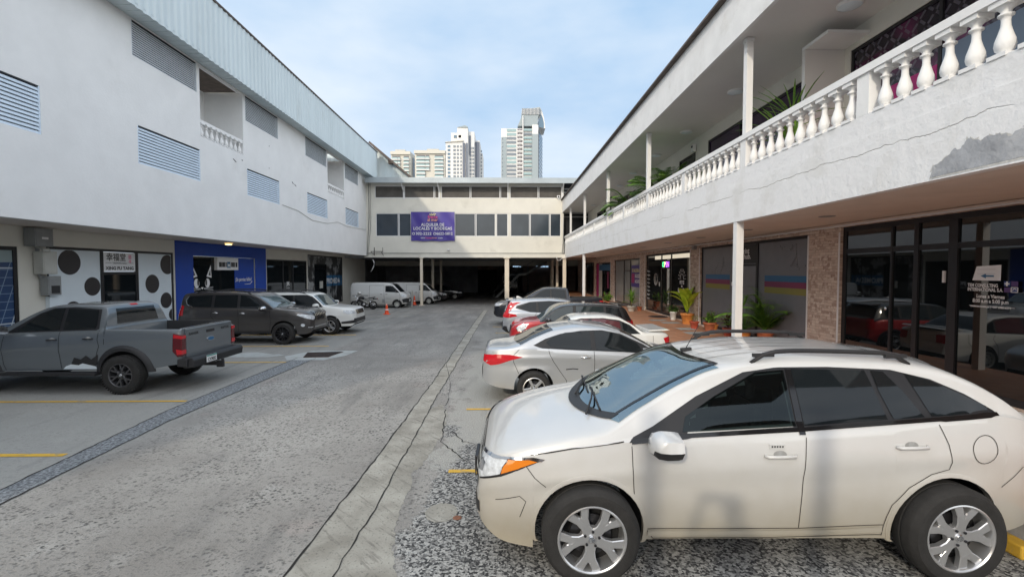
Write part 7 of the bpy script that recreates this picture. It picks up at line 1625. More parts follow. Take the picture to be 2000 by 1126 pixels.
c.glassband('windscreen', 1.08, .32, 0.05, M['glass'], curve=0.12, off=0.005); c.glassband('rear_window', -1.02, -1.70, 0.06, M['glass'], off=0.005, curve=-0.05, bulge_lo=-.10)
c.patch('taillight', [(-2.27, .895), (-2.05, .93), (-1.80, .93), (-1.55, .89), (-1.80, .825), (-2.00, .745), (-2.16, .715), (-2.27, .76)], 120 if False else 90, M['redlens'], off=0.006)
c.patch('taillight', [(.45, .90), (.78, .92), (.72, .76), (.50, .80)], 180, M['redlens'], off=0.006)
c.patch('boot_panel', [(-.35, .60), (-.35, .74), (.35, .74), (.35, .60)], 180, M['black'], off=0.003, mirror=False)
seams(c, [[(-.225, .99), (-.215, .75), (-.22, .5), (-.24, .26)], [(-1.08, 1.04), (-1.05, .93), (-.98, .80), (-.86, .62), (-.74, .45), (-.70, .26)], [(.85, .93), (.92, .7), (.90, .4), (.85, .25)], [(-1.62, 1.03), (-1.72, .93), (-1.73, .80), (-1.65, .62), (-1.60, .50)]], 0.009)
c.handle(-.38, .885, 0.18, M['chrome']); c.handle(.36 if False else -.88+1.34, .86, 0.18, M['chrome'])
mb = MB(); c.stripe(mb, [(-.52, .66), (-.62, .67), (-.75, .655)], 0.018, 90, M['blackp'], off=0.003); c.stripe(mb, [(-1.58, .60), (-1.5, .64), (-1.42, .655)], 0.012, 90, M['blackp'], off=0.003, mirror=False); mb.build('scratch', c.root, fix=False)
c.mirror_part(.72, .93, 1.0, 0.95); c.wheels(ST_SEDAN); SEDAN = c
c.root.rotation_euler.z = 0.0

# ---- white sedan with a boot spoiler
sp = dict(paint=P_WHITE, xf=1.15, xr=-1.2, R=0.30, Ra=0.35, rimR=0.19, tw=0.19, track=1.62, sill=0.22, flare=0.012, tuck=0.07, tumble=0.42, crown=0.06, ledge=0.03,
    top=[(1.75, .40), (1.72, .60), (1.62, .74), (1.3, .84), (1.05, .92), (.75, 1.10), (.42, 1.30), (.15, 1.37), (-.4, 1.385), (-.8, 1.34), (-1.1, 1.20), (-1.42, 1.00), (-1.5, .985), (-1.95, .96), (-2.05, .90), (-2.08, .7), (-2.08, .5)],
    belt=[(1.75, .36), (1.6, .66), (1.05, .84), (0, .89), (-1.2, .92), (-1.9, .90), (-2.05, .78), (-2.08, .55)],
    bottom=[(1.75, .34), (1.6, .22), (0, .21), (-1.8, .25), (-2.08, .4)],
    width=[(1.75, .5), (1.65, .70), (1.4, .80), (.8, .83), (-1.3, .83), (-1.8, .80), (-2.02, .72), (-2.08, .62)])
c = Car('parked_car', 'white sedan with a small boot spoiler parked tail to the tiled walkway', 'car', (2.05, 12.25, 0), math.pi, sp)
c.patch('window_surround', [(.98, .87), (0, .905), (-1.0, .935), (-1.30, .945), (-1.05, 1.16), (-.80, 1.27), (-.4, 1.32), (.15, 1.31), (.42, 1.24), (.75, 1.04)], 90, M['black'], off=0.003)
c.patch('window_pane', [(.70, .90), (-.02, .925), (-.04, 1.30), (.13, 1.29), (.40, 1.21), (.62, 1.05)], 90, M['glassred'], off=0.007)
c.patch('window_pane', [(-.10, .925), (-.85, .95), (-.80, 1.23), (-.4, 1.30), (-.11, 1.30)], 90, M['glassred'], off=0.007)
c.patch('window_pane', [(-.90, .95), (-1.22, .96), (-1.04, 1.13), (-.86, 1.22)], 90, M['glass'], off=0.007)
c.glassband('windscreen', 1.0, .40, 0.05, M['glass'], curve=0.1); c.glassband('rear_window', -.92, -1.38, 0.06, M['glass'])
c.patch('taillight', [(-1.86, .84), (-2.02, .88), (-2.07, .68), (-1.95, .62)], 90, M['redlens'], off=0.006); c.patch('taillight', [(.42, .86), (.68, .88), (.70, .66), (.44, .66)], 180, M['redlens'], off=0.006)
mb = MB(); mb.prism([(-1.55, 1.02), (-2.02, 1.04), (-2.08, 1.015), (-1.95, 1.0), (-1.55, .985)], -.62, .62, P_WHITE, 'Y'); mb.build('spoiler', c.root, bevel=0.01)
seams(c, [[(-.07, .91), (-.06, .5), (-.1, .24)], [(-.92, .93), (-1.0, .8), (-.86, .6), (-.8, .3)], [(-1.60, .90), (-1.60, .70), (-1.50, .60)]], 0.009)
c.handle(.12, .82, .15); c.mirror_part(.66, .86, .93, 0.85); c.wheels(ST_STEEL)

# ---- red hatch with black roof
sp = dict(paint=P_RED, xf=1.22, xr=-1.28, R=0.31, Ra=0.37, rimR=0.215, tw=0.2, track=1.64, sill=0.24, flare=0.02, tuck=0.06, tumble=0.28, crown=0.06, ledge=0.03, roofmat=(-1.86, .98, P_BLACK),
    top=[(1.90, .45), (1.89, .62), (1.82, .80), (1.6, .92), (1.3, .98), (1.0, 1.01), (.75, 1.18), (.48, 1.38), (.25, 1.46), (-.3, 1.50), (-1.0, 1.48), (-1.5, 1.43), (-1.62, 1.36), (-1.8, 1.05), (-1.88, .95), (-1.92, .7), (-1.92, .5)],
    belt=[(1.90, .42), (1.80, .72), (1.5, .86), (1.0, .94), (0, .97), (-1.5, 1.0), (-1.84, .9), (-1.92, .6)],
    bottom=[(1.9, .40), (1.8, .25), (1.5, .22), (-1.5, .24), (-1.92, .42)],
    width=[(1.90, .55), (1.84, .70), (1.6, .82), (1.2, .86), (-1.3, .86), (-1.7, .82), (-1.88, .72), (-1.92, .65)])
c = Car('parked_car', 'red hatchback with a black roof and round headlights', 'car', (2.06, 14.95, 0), math.pi, sp)
c.patch('window_surround', [(1.0, .96), (0, .985), (-1.62, 1.02), (-1.50, 1.36), (-.9, 1.43), (-.2, 1.445), (.22, 1.42), (.5, 1.33), (.80, 1.12)], 90, M['black'], off=0.003)
c.patch('window_pane', [(.78, .985), (.0, 1.0), (-.02, 1.42), (.2, 1.40), (.46, 1.31), (.68, 1.14)], 90, M['glassg'], off=0.007)
c.patch('window_pane', [(-.10, 1.0), (-.95, 1.025), (-.95, 1.40), (-.12, 1.42)], 90, M['glassg'], off=0.007)
c.patch('window_pane', [(-1.03, 1.03), (-1.52, 1.05), (-1.42, 1.34), (-1.03, 1.39)], 90, M['glass'], off=0.007)
c.glassband('windscreen', 1.02, .50, 0.05, M['glassw'], curve=0.08)
c.patch('headlight', ell(-.98, .78, .145, .125), 'wrap', M['chrome'], off=0.006, cell=.03); c.patch('headlight', ell(-.98, .78, .12, .10), 'wrap', M['clear'], off=0.012, cell=.03)
c.patch('grille', [(-.5, .68), (-.42, .50), (.42, .50), (.5, .68), (.42, .76), (-.42, .76)], 0, M['black'], off=0.005, mirror=False)
c.patch('fog_lamp', ell(-.86, .45, .07, .06), 'wrap', M['clear'], off=0.008, cell=.03)
mb = MB()
for y in (-.25, .25): c.stripe(mb, [(1.80, y*1.1), (1.05, y)], 0.10, 'top', P_BLACK if False else P_RED, off=0.008, mirror=False)
mb.build('bonnet_stripe', c.root, fix=False)
mb = MB(); mb.prism([(-1.42, 1.47), (-1.74, 1.44), (-1.74, 1.41), (-1.42, 1.41)], -.56, .56, P_BLACK, 'Y'); mb.build('spoiler', c.root, bevel=0.01)
c.patch('taillight', [(-1.78, 1.0), (-1.87, .94), (-1.89, .72), (-1.78, .70)], 90, M['redlens'], off=0.006); c.patch('taillight', [(.55, 1.02), (.74, 1.0), (.78, .72), (.58, .70)], 180, M['redlens'], off=0.006)
c.mirror_part(.75, .90, 1.02, 0.85, P_BLACK); c.lip(M['blackp'], .05); c.wheels(ST_FIVE)

# ---- silver crossover, tail to the lane
sp = dict(paint=P_SILV2, xf=1.28, xr=-1.28, R=0.34, Ra=0.40, rimR=0.23, tw=0.22, track=1.72, sill=0.26, flare=0.03, tuck=0.07, tumble=0.34, crown=0.06, ledge=0.03, clad=0.40,
    top=[(2.1, .42), (2.08, .65), (1.9, .86), (1.5, .95), (1.1, 1.0), (.7, 1.22), (.4, 1.40), (.1, 1.48), (-.6, 1.535), (-1.3, 1.52), (-1.85, 1.48), (-1.95, 1.38), (-2.08, 1.10), (-2.16, .95), (-2.20, .7), (-2.20, .5)],
    belt=[(2.1, .4), (1.9, .75), (1.1, .93), (0, .99), (-1.4, 1.05), (-1.9, 1.06), (-2.12, .9), (-2.2, .62)],
    bottom=[(2.1, .38), (1.9, .26), (0, .25), (-1.9, .3), (-2.2, .42)],
    width=[(2.1, .6), (1.95, .78), (1.4, .87), (0, .89), (-1.4, .89), (-1.9, .86), (-2.12, .78), (-2.2, .72)])
c = Car('parked_car', 'silver crossover with tall red corner tail lamps, tail to the lane', 'car', (2.12, 17.6, gz(17.6)), 0, sp)
c.patch('window_surround', [(1.0, .96), (0, 1.01), (-1.2, 1.06), (-1.72, 1.20), (-1.68, 1.28), (-1.2, 1.42), (-.5, 1.455), (.1, 1.42), (.42, 1.34), (.8, 1.10)], 90, M['black'], off=0.003)
c.patch('window_pane', [(.72, .99), (.0, 1.03), (-.02, 1.42), (.1, 1.40), (.4, 1.32), (.65, 1.13)], 90, M['glass'], off=0.007); c.patch('window_pane', [(-.09, 1.03), (-.88, 1.06), (-.92, 1.41), (-.5, 1.435), (-.1, 1.43)], 90, M['glass'], off=0.007); c.patch('window_pane', [(-.98, 1.07), (-1.25, 1.09), (-1.62, 1.22), (-1.2, 1.395), (-.98, 1.41)], 90, M['glass'], off=0.007)
c.glassband('windscreen', 1.05, .38, 0.05, M['glass'], curve=0.1)
c.patch('rear_window', [(-.56, 1.12), (.56, 1.12), (.50, 1.40), (-.50, 1.40)], 180, M['glass'], off=0.005, mirror=False)
c.patch('taillight', [(-1.93, 1.42), (-1.84, 1.40), (-2.00, 1.10), (-1.98, 1.03), (-1.72, .98), (-1.66, .92), (-1.98, .86), (-2.16, .88), (-2.12, 1.05)], 90, M['redlens'], off=0.007, cell=.03)
c.patch('taillight', [(.62, 1.40), (.72, 1.40), (.80, 1.1), (.80, .88), (.55, .88), (.55, .96), (.68, 1.0)], 180, M['redlens'], off=0.007, cell=.04)
c.patch('rear_bumper', [(-.80, .34), (-.80, .56), (.80, .56), (.80, .34)], 180, M['blackp'], off=0.008, mirror=False)
seams(c, [[(-.05, 1.0), (-.05, .28)], [(-.96, 1.05), (-1.08, .85), (-.9, .55), (-.84, .3)], [(.85, .95), (.9, .5), (.86, .3)]], 0.009)
mb = MB(); mb.prism([(-1.70, 1.52), (-2.06, 1.475), (-2.06, 1.45), (-1.75, 1.44)], -.55, .55, P_SILV2, 'Y'); mb.build('spoiler', c.root, bevel=0.012)
mb = MB(); mb.prism([(-1.45, 1.525), (-1.62, 1.60), (-1.66, 1.60), (-1.68, 1.52)], -.02, .02, P_WHITE, 'Y'); mb.build('roof_fin', c.root)
c.handle(-.27, .93, .17, M['chrome']); c.handle(.55, .90, .17, M['chrome']); c.mirror_part(.72, .93, 1.02, 0.95); c.lip(M['blackp'], .05); c.wheels(ST_FIVE)

# ---- pickups
def pickup(name, label, loc, rz, pm, W, plate=None, damage=False, style=ST_TRUCK, xl=0.0, ld=0.0, hs=1.0):
    sp = dict(paint=pm, xf=1.525, xr=-1.525, R=0.395, Ra=0.49, rimR=0.235, tw=0.27, track=1.80, sill=0.46, flare=0.02, tuck=0.05, tumble=0.34, crown=0.055, ledge=0.03, crease=(0.55, 0.006), bed=(-2.60, -1.16), bedfloor=0.86, extra=(-1.155, -1.14, -2.61, -2.66),
        top=[(2.45, .60), (2.44, .85), (2.38, 1.05), (2.2, 1.15), (1.7, 1.22), (1.15, 1.26), (.75, 1.46), (.35, 1.68), (.08, 1.78), (-.4, 1.815), (-.9, 1.80), (-1.04, 1.76), (-1.10, 1.62), (-1.15, 1.34), (-1.16, 1.315), (-2.60, 1.31), (-2.61, 1.325), (-2.66, 1.325), (-2.67, 1.2), (-2.675, .62)],
        belt=[(2.45, .55), (2.4, .9), (2.1, 1.05), (1.2, 1.16), (.8, 1.20), (-1.1, 1.26), (-1.16, 1.29), (-2.60, 1.285), (-2.66, 1.27), (-2.675, .9)],
        bottom=[(2.45, .55), (2.3, .44), (1.9, .40), (1.0, .46), (-2.0, .50), (-2.4, .56), (-2.675, .60)],
        width=[(2.45, .66), (2.38, .80), (2.1, .90), (1.5, .93), (-2.4, .925), (-2.64, .91), (-2.675, .89)])
    c = Car(name, label, 'pickup truck', loc, rz, sp)
    c.patch('window_surround', [(.86, 1.235), (-.95, 1.285), (-1.0, 1.31), (-.96, 1.70), (-.4, 1.745), (.02, 1.725), (.28, 1.62)], 90, M['black'], off=0.003)
    c.patch('window_pane', [(.66, 1.265), (-.20, 1.29), (-.21, 1.72), (.0, 1.705), (.25, 1.60)], 90, M['glass'], off=0.007)
    c.patch('window_pane', [(-.28, 1.29), (-.92, 1.31), (-.94, 1.40), (-.90, 1.68), (-.28, 1.715)], 90, M['glass'], off=0.007)
    c.glassband('windscreen', 1.12, .20, 0.05, M['glass'], curve=0.12)
    c.patch('rear_window', [(-.58, 1.39), (.58, 1.39), (.53, 1.70), (-.53, 1.70)], 180, M['glass'], off=0.006, mirror=False)
    c.patch('brake_light', [(-.10, 1.745), (.10, 1.745), (.10, 1.775), (-.10, 1.775)], 180, M['redlens'], off=0.006, mirror=False)
    # tail: lamps, tailgate, bumper, tow hitch
    for sg in (1, -1):
        mb = MB(); x0 = -2.69
        mb.prism([(-2.52, 1.22), (-2.70, 1.19), (-2.70, .76), (-2.60, .74), (-2.50, .86)], sg*.80, sg*.935, M['darkred'], 'Y'); mb.build('taillight', c.root, bevel=0.012)
        mb = MB(); mb.prism([(-2.54, 1.20), (-2.705, 1.17), (-2.705, 1.11), (-2.53, 1.13)], sg*.81, sg*.938, M['redlens'], 'Y'); mb.prism([(-2.58, .90), (-2.705, .88), (-2.705, .80), (-2.60, .79)], sg*.81, sg*.938, M['redlens'], 'Y'); mb.build('lamp_segment', c.root)
    mb = MB(); mb.box(-2.70, -2.665, -.79, .79, .70, 1.30, pm); mb.build('tailgate', c.root, bevel=0.012)
    mb = MB(); mb.box(-2.712, -2.70, -.14, .14, 1.15, 1.21, M['blackp']); mb.build('tailgate_handle', c.root, bevel=0.006)
    if plate:
        mb = MB(); mb.prism(ell(0, 1.0, .12, .05, 24), -2.715, -2.70, M['chrome'], 'X'); mb.prism(ell(0, 1.0, .105, .04, 24), -2.718, -2.714, M['cyan'], 'X'); mb.build('badge', c.root)
        mb = MB(); mb.text('RANGER', 0.07, (-2.703, .56, 1.16), (0, -1, 0), (0, 0, 1), M['blackp'], maxw=.30, bold=.003); mb.text('RAPTOR', 0.07, (-2.703, -.54, 1.16), (0, -1, 0), (0, 0, 1), M['blackp'], maxw=.30, bold=.003); mb.build('tailgate_lettering', c.root)
    mb = MB(); mb.prism([(-2.66, .56), (-2.66, .72), (-2.88, .72), (-2.92, .66), (-2.90, .52), (-2.70, .50)], -.90, .90, M['blackp'], 'Y'); mb.prism([(-2.60, .54), (-2.60, .70), (-2.80, .70), (-2.80, .54)], .86, .945, M['blackp'], 'Y'); mb.prism([(-2.60, .54), (-2.60, .70), (-2.80, .70), (-2.80, .54)], -.945, -.86, M['blackp'], 'Y'); mb.build('rear_bumper', c.root, bevel=0.015)
    mb = MB(); mb.box(-2.85, -2.55, -.04, .04, .40, .48, M['blackp']); mb.box(-2.98, -2.84, -.035, .035, .36, .50, M['blackp']); mb.lathe([(0.0, .0), (.03, .01), (.03, .04), (0, .06)], M['blackp'], 10, c=(-2.96, 0, .50)); mb.build('tow_hitch', c.root)
    if plate:
        mb = MB(); mb.box(-2.935, -2.925, .17, .51, .555, .70, M['lettw']); mb.box(-2.9375, -2.935, .17, .51, .675, .70, M['tealp']); mb.text(plate, .10, (-2.939, .34, .575), (0, -1, 0), (0, 0, 1), M['black'], maxw=.28, bold=.002); mb.build('licence_plate', c.root)
    for sg in (1, -1):
        mb = MB(); mb.prism([(1.02, .38), (-1.0, .38), (-1.0, .42), (-.9, .44), (.9, .44), (1.02, .42)], sg*.84, sg*1.0, M['blackp'], 'Y'); mb.build('side_step', c.root, bevel=0.01)
    seams(c, [[(-.24, 1.26), (-.22, .9), (-.25, .5)], [(.86, 1.2), (.92, .9), (.90, .6), (.86, .48)], [(-1.02, 1.28), (-1.0, 1.1), (-1.03, .96), (-.95, .75), (-.90, .5)], [(-1.14, 1.30), (-1.13, 1.0)]], 0.010)
    c.handle(-.10, 1.10, .20, M['blackp']); c.handle(-.82, 1.12, .20, M['blackp'])
    c.patch('headlight', [(-1.0, .95), (-.62, .93), (-.55, 1.05), (-.9, 1.08), (-1.1, 1.08)], 'wrap', M['clear'], off=0.008, cell=.04)
    c.patch('grille', [(-.55, .75), (.55, .75), (.60, 1.05), (-.60, 1.05)], 0, M['black'], off=0.008, mirror=False)
    c.patch('front_bumper', [(-.8, .50), (.8, .50), (.8, .68), (-.8, .68)], 0, M['blackp'], off=0.01, mirror=False)
    c.patch('fuel_flap', [(-1.30, 1.08), (-1.12, 1.10), (-1.12, 1.22), (-1.30, 1.21)], 90, pm, off=0.004, smooth_poly=1)
    c.mirror_part(.72, 1.06, 1.32, 1.15, M['blackp']); c.lip(M['blackp'], .10, .045)
    if damage:
        c.patch('dent', [(-.28, .50), (-.34, .56), (-.45, .60), (-.60, .58), (-.70, .66), (-.78, .62), (-.90, .66), (-.93, .56), (-.98, .50)], 90, M['teawhite'], off=0.006, mirror=False, cell=.03)
        c.patch('dent', [(-.45, .60), (-.60, .585), (-.68, .62), (-.93, .56), (-.98, .60), (-1.0, .80), (-.86, .70), (-.76, .78), (-.65, .70), (-.52, .74)], 90, M['blackp'], off=0.008, mirror=False, cell=.03)
    c.wheels(style); return c
rw = onY(250, 735, 9.62)
pickup('pickup_truck', 'slate grey double cab pickup with a dented rear door, tailgate to the lane', (rw.x-1.60, 10.55, 0), math.pi, P_GREY, 1.9, plate='CX9002', damage=True)
pk = pickup('pickup_truck', 'black double cab pickup parked nose to the lane, farthest of the right-hand row', (1.95, 23.0, gz(23)), math.pi, P_NAVY, 1.9)

# ---- graphite off-roader
sp = dict(paint=P_DARK, xf=1.37, xr=-1.37, R=0.375, Ra=0.445, rimR=0.25, tw=0.25, track=1.80, sill=0.40, flare=0.035, tuck=0.06, tumble=0.27, crown=0.06, ledge=0.03,
    top=[(2.30, .55), (2.29, .80), (2.22, 1.05), (2.0, 1.14), (1.5, 1.20), (1.1, 1.245), (.75, 1.47), (.45, 1.66), (.2, 1.755), (-.5, 1.81), (-1.5, 1.80), (-2.05, 1.76), (-2.12, 1.68), (-2.22, 1.3), (-2.30, 1.0), (-2.32, .6)],
    belt=[(2.30, .5), (2.2, .9), (1.9, 1.05), (1.1, 1.17), (0, 1.21), (-1.6, 1.25), (-2.1, 1.23), (-2.25, 1.0), (-2.32, .7)],
    bottom=[(2.30, .50), (2.2, .38), (1.9, .34), (1.0, .38), (-1.0, .38), (-2.0, .42), (-2.32, .5)],
    width=[(2.30, .62), (2.24, .76), (2.0, .88), (1.5, .92), (-1.6, .92), (-2.1, .88), (-2.28, .80), (-2.32, .74)])
c = Car('parked_car', 'graphite grey off-roader with chrome grille, nose to the lane in front of the blue shop', 'car', (-7.57-1.37, 16.2+.92, gz(17)), 0, sp)
c.patch('window_surround', [(1.0, 1.19), (0, 1.235), (-1.75, 1.27), (-1.98, 1.36), (-2.02, 1.52), (-1.9, 1.67), (-1.3, 1.71), (-.4, 1.715), (.2, 1.68), (.45, 1.58), (.8, 1.35)], 90, M['black'], off=0.003)
c.patch('window_pane', [(.72, 1.225), (-.12, 1.255), (-.14, 1.685), (.18, 1.655), (.42, 1.55)], 90, M['glass'], off=0.007); c.patch('window_pane', [(-.22, 1.255), (-1.0, 1.28), (-1.0, 1.68), (-.24, 1.69)], 90, M['glass'], off=0.007); c.patch('window_pane', [(-1.10, 1.285), (-1.72, 1.30), (-1.92, 1.38), (-1.96, 1.52), (-1.86, 1.64), (-1.10, 1.68)], 90, M['glass'], off=0.007)
mb = MB(); c.stripe(mb, [(-1.72, 1.275), (-1.93, 1.37), (-1.99, 1.52), (-1.88, 1.66)], .018, 90, M['chrome'], off=.01); mb.build('window_trim', c.root, fix=False)
c.glassband('windscreen', 1.12, .48, 0.05, M['glassw'], curve=0.13)
c.patch('headlight', [(-1.10, 1.05), (-.70, 1.0), (-.52, .96), (-.50, .88), (-.62, .82), (-.86, .88), (-1.16, 1.0)], 'wrap', M['clear'], off=0.008, cell=.035)
c.patch('grille', [(-.50, .80), (.50, .80), (.56, 1.0), (.48, 1.10), (-.48, 1.10), (-.56, 1.0)], 0, M['black'], off=0.006, mirror=False)
for y in (-.42, -.28, -.14, 0, .14, .28, .42):
    mb = MB(); c.stripe(mb, [(y, .81), (y, 1.085)], .038, 0, M['chrome'], off=.022, mirror=False); mb.build('grille_bar', c.root, fix=False)
mb = MB(); c.stripe(mb, [(-.52, 1.09), (.52, 1.09)], .05, 0, M['chrome'], off=.02, mirror=False); c.stripe(mb, [(-.80, .58), (.80, .58)], .035, 0, M['chrome'], off=.02, mirror=False); mb.build('grille_surround', c.root, fix=False)
c.patch('fog_lamp', ell(-1.02, .66, .07, .05, 12), 'wrap', M['clear'], off=0.008, cell=.03)
c.patch('taillight', [(-2.10, 1.35), (-2.02, 1.30), (-2.05, 1.0), (-2.25, .98), (-2.27, 1.28)], 90, M['redlens'], off=0.008)
seams(c, [[(-.18, 1.22), (-.16, .9), (-.18, .42)], [(.90, 1.17), (.93, .8), (.88, .45)], [(-1.05, 1.24), (-1.10, 1.0), (-.96, .8), (-.86, .45)]], 0.010)
c.handle(-.02, 1.07, .2, M['chrome']); c.handle(-.93, 1.09, .2, M['chrome']); c.mirror_part(.80, 1.02, 1.24, 1.15, M['chrome']); c.rail(.2, -1.7, .04, .07, M['blackp']); c.wheels(ST_DARK10)
mb = MB(); c.stripe(mb, [(.95, .42), (-.95, .42)], .06, 90, M['blackp'], off=.05); mb.build('side_step', c.root, fix=False)

# ---- white off-roader behind it
sp = dict(paint=P_WHITE, xf=1.32, xr=-1.32, R=0.355, Ra=0.43, rimR=0.225, tw=0.23, track=1.80, sill=0.34, flare=0.045, tuck=0.05, tumble=0.22, crown=0.05, ledge=0.03,
    top=[(2.26, .50), (2.25, .80), (2.18, 1.0), (2.0, 1.06), (1.5, 1.11), (1.12, 1.15), (.85, 1.36), (.58, 1.58), (.35, 1.65), (-.5, 1.69), (-1.8, 1.67), (-2.1, 1.60), (-2.25, 1.1), (-2.28, .6)],
    belt=[(2.26, .46), (2.15, .88), (1.8, 1.0), (1.1, 1.08), (-1.8, 1.12), (-2.2, 1.0), (-2.28, .65)],
    bottom=[(2.26, .45), (2.1, .34), (0, .33), (-2.0, .36), (-2.28, .48)],
    width=[(2.26, .66), (2.16, .82), (1.8, .92), (1.3, .93), (-1.8, .93), (-2.2, .86), (-2.28, .78)])
c = Car('parked_car', 'white off-roader with roof bars, nose to the lane beyond the graphite one', 'car', (-6.99-1.32, 18.95+.93, gz(20)), 0, sp)
c.patch('window_surround', [(1.02, 1.10), (-1.9, 1.15), (-1.85, 1.56), (.35, 1.60), (.58, 1.52), (.85, 1.30)], 90, M['black'], off=0.003)
for poly in ([(.80, 1.13), (-.10, 1.15), (-.12, 1.57), (.34, 1.57), (.55, 1.49)], [(-.2, 1.15), (-1.0, 1.17), (-1.0, 1.57), (-.2, 1.57)], [(-1.1, 1.17), (-1.8, 1.18), (-1.76, 1.53), (-1.1, 1.56)]): c.patch('window_pane', poly, 90, M['glass'], off=0.007)
c.glassband('windscreen', 1.12, .60, 0.05, M['glassw'], curve=0.10)
c.patch('headlight', [(-1.12, .98), (-.66, .96), (-.62, .84), (-.95, .82), (-1.14, .88)], 'wrap', M['clear'], off=0.008, cell=.035)
c.patch('grille', [(-.46, .80), (.46, .80), (.50, .98), (-.50, .98)], 0, M['black'], off=0.006, mirror=False)
mb = MB(); c.stripe(mb, [(-.46, .93), (.46, .93)], .05, 0, M['chrome'], off=.02, mirror=False); c.stripe(mb, [(-.46, .84), (.46, .84)], .04, 0, M['chrome'], off=.02, mirror=False); mb.build('grille_bar', c.root, fix=False)
c.patch('front_bumper', [(-.78, .47), (.78, .47), (.74, .64), (-.74, .64)], 0, M['blackp'], off=0.012, mirror=False)
c.patch('bumper_corner', [(-1.25, .44), (-1.25, .52), (-.9, .56), (-.5, .62), (-.5, .46)], 'wrap', M['blackp'], off=0.012, cell=.04)
seams(c, [[(-.15, 1.12), (-.15, .36)], [(.95, 1.1), (.95, .4)]], 0.010)
c.mirror_part(.86, 1.02, 1.17, 1.2); c.rail(.3, -1.7, .06, .06, M['blackp']); c.wheels(ST_FIVE)
mb = MB(); mb.box(-.2, -.28, -.62, .62, 1.74, 1.77, M['blackp']); mb.box(-1.2, -1.28, -.62, .62, 1.74, 1.77, M['blackp']); mb.build('roof_bar', c.root)

# ---- small panel vans
def van(label, loc, front=True):
    sp = dict(paint=P_VAN, xf=1.22, xr=-1.30, R=0.27, Ra=0.33, rimR=0.165, tw=0.17, track=1.48, sill=0.26, flare=0.01, tuck=0.03, tumble=0.13, crown=0.05, ledge=0.01, crease=(0.5, 0.004),
        top=[(1.92, .45), (1.91, .75), (1.84, .93), (1.62, 1.05), (1.50, 1.10), (1.20, 1.38), (.95, 1.62), (.70, 1.71), (.1, 1.75), (-1.2, 1.755), (-1.75, 1.73), (-1.86, 1.60), (-1.92, 1.2), (-1.94, .5)],
        belt=[(1.92, .4), (1.8, .82), (1.5, 1.0), (1.1, 1.06), (-1.7, 1.08), (-1.9, .95), (-1.94, .6)],
        bottom=[(1.92, .36), (1.7, .28), (0, .26), (-1.94, .32)],
        width=[(1.92, .60), (1.82, .72), (1.5, .79), (1.0, .80), (-1.6, .80), (-1.86, .77), (-1.94, .72)])
    c = Car('panel_van', label, 'van', loc, 0, sp, 'small white panel vans')
    c.patch('window_surround', [(1.40, 1.06), (.44, 1.10), (.44, 1.52), (.78, 1.53), (.95, 1.50), (1.18, 1.28)], 90, M['black'], off=0.003)
    c.patch('window_pane', [(1.32, 1.09), (.50, 1.13), (.50, 1.49), (.77, 1.50), (.92, 1.47), (1.14, 1.27)], 90, M['glass'], off=0.007)
    c.glassband('windscreen', 1.52, .90, 0.03, M['glass'], curve=0.05)
    c.patch('headlight', [(-1.02, .78), (-.72, .76), (-.66, .88), (-.88, .97), (-1.02, .95)], 'wrap', M['clear'], off=0.008, cell=.04)
    c.patch('front_bumper', [(-.95, .38), (-.40, .38), (-.40, .66), (-.72, .68), (-1.02, .60)], 'wrap', M['blackp'], off=0.010, cell=.04)
    c.patch('front_bumper', [(-.6, .36), (.6, .36), (.6, .66), (-.6, .66)], 0, M['blackp'], off=0.010, mirror=False)
    seams(c, [[(.36, 1.55), (.36, .9), (.40, .30)], [(1.36, 1.08), (1.44, .8), (1.40, .62)], [(-.62, 1.55), (-.62, .30)], [(.36, 1.55), (-.62, 1.55)]], 0.014)
    mb = MB(); c.stripe(mb, [(-.70, .86), (-1.75, .86)], .035, 90, M['blackp'], off=.006); mb.build('door_track', c.root, fix=False)
    c.patch('side_panel', [(-.70, 1.12), (-1.70, 1.12), (-1.70, 1.50), (-.70, 1.50)], 90, P_VAN, off=0.012, smooth_poly=1)
    c.patch('side_panel', [(.26, 1.12), (-.54, 1.12), (-.54, 1.50), (.26, 1.50)], 90, P_VAN, off=0.012, smooth_poly=1)
    for x, z in ((.18, .95), (.52, .96)): c.handle(x, z, .12, M['blackp'], False)
    c.plate(True, .50, None, 0.0); c.mirror_part(1.22, .86, 1.16, .8, M['blackp']); c.wheels(ST_STEEL)
    return c
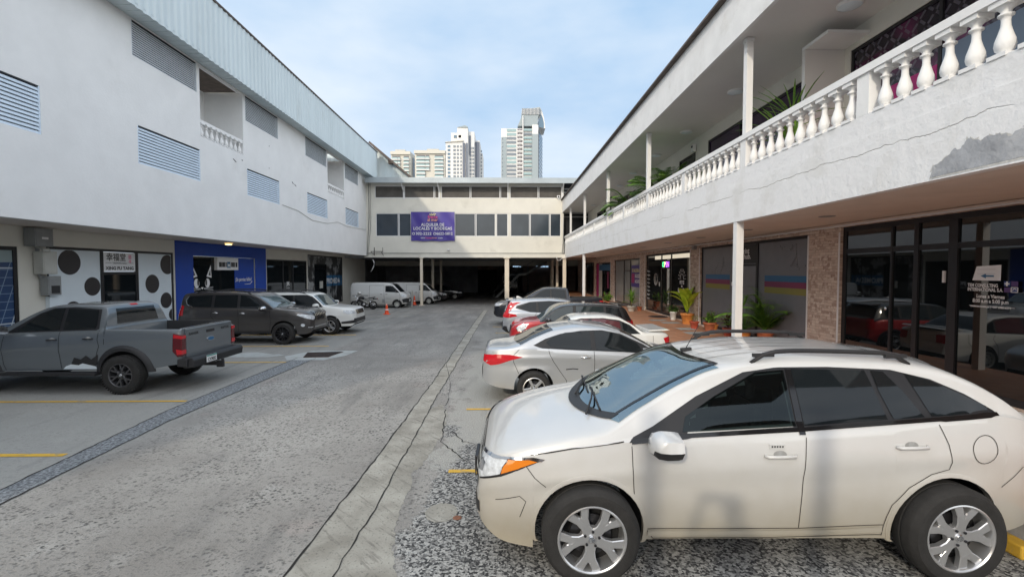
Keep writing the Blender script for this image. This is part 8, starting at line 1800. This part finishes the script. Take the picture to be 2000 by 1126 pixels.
v1 = van('white panel van between the motorcycle and the traffic cones', (-9.27, 35.7, gz(35.7)))
v1.root.scale = (1.1, 1.1, 1.08)
rr = v1.hit(.40, .7, 90); mb = MB(); mb.text('CARGO', .12, (.62, -rr[0].y-0.004, .62), (1, 0, 0), (0, 0, 1), M['steel'], maxw=.42); mb.box(.24, .42, -rr[0].y-0.004, -rr[0].y, .36, .62, M['steel']); mb.build('side_lettering', v1.root)
v2 = van('white panel van half under the end building behind the cream column', (-7.57, 40.3, gz(40.3)))
v2.root.scale = (1.02, 1.02, 1.06)
# ---- two dark cars and a truck under the building, nearly lost in the shade
def smallcar(label, loc, rz, pm, lamps=True):
    sp = dict(paint=pm, xf=1.25, xr=-1.25, R=0.31, Ra=0.36, rimR=0.2, tw=0.2, track=1.6, sill=0.24, tumble=0.36, step=0.08,
        top=[(2.05, .42), (2.0, .68), (1.7, .85), (1.05, .95), (.4, 1.36), (-.3, 1.46), (-1.1, 1.42), (-1.9, 1.05), (-2.05, .8), (-2.08, .5)], belt=[(2.05, .4), (1.9, .7), (1.0, .88), (-1.7, .96), (-2.08, .6)],
        bottom=[(2.05, .36), (1.8, .24), (-1.9, .25), (-2.08, .4)], width=[(2.05, .55), (1.9, .74), (1.3, .84), (-1.5, .84), (-2.08, .68)])
    c = Car('parked_car', label, 'car', loc, rz, sp)
    c.patch('window_pane', [(.95, .93), (-1.3, 1.0), (-1.1, 1.25), (-.3, 1.38), (.3, 1.32)], 90, M['glass'], off=.006); c.glassband('windscreen', 1.05, .42, .05, M['glass'])
    c.patch('headlight', [(-1.05, .62), (-.70, .60), (-.66, .74), (-1.0, .76)], 'wrap', M['clear'], off=.01, cell=.05); c.patch('grille', [(-.4, .5), (.4, .5), (.4, .68), (-.4, .68)], 0, M['black'], off=.01, mirror=False)
    c.wheels(ST_STEEL); return c
smallcar('dark grey car beyond the second van, its nose and headlight showing', (-7.3, 44.4, gz(44)), 0, P_DARK)
smallcar('black car deepest in the shade of the parking hall, nose towards the lane', (-6.2, 48.0, gz(48)), 0, P_BLACK)
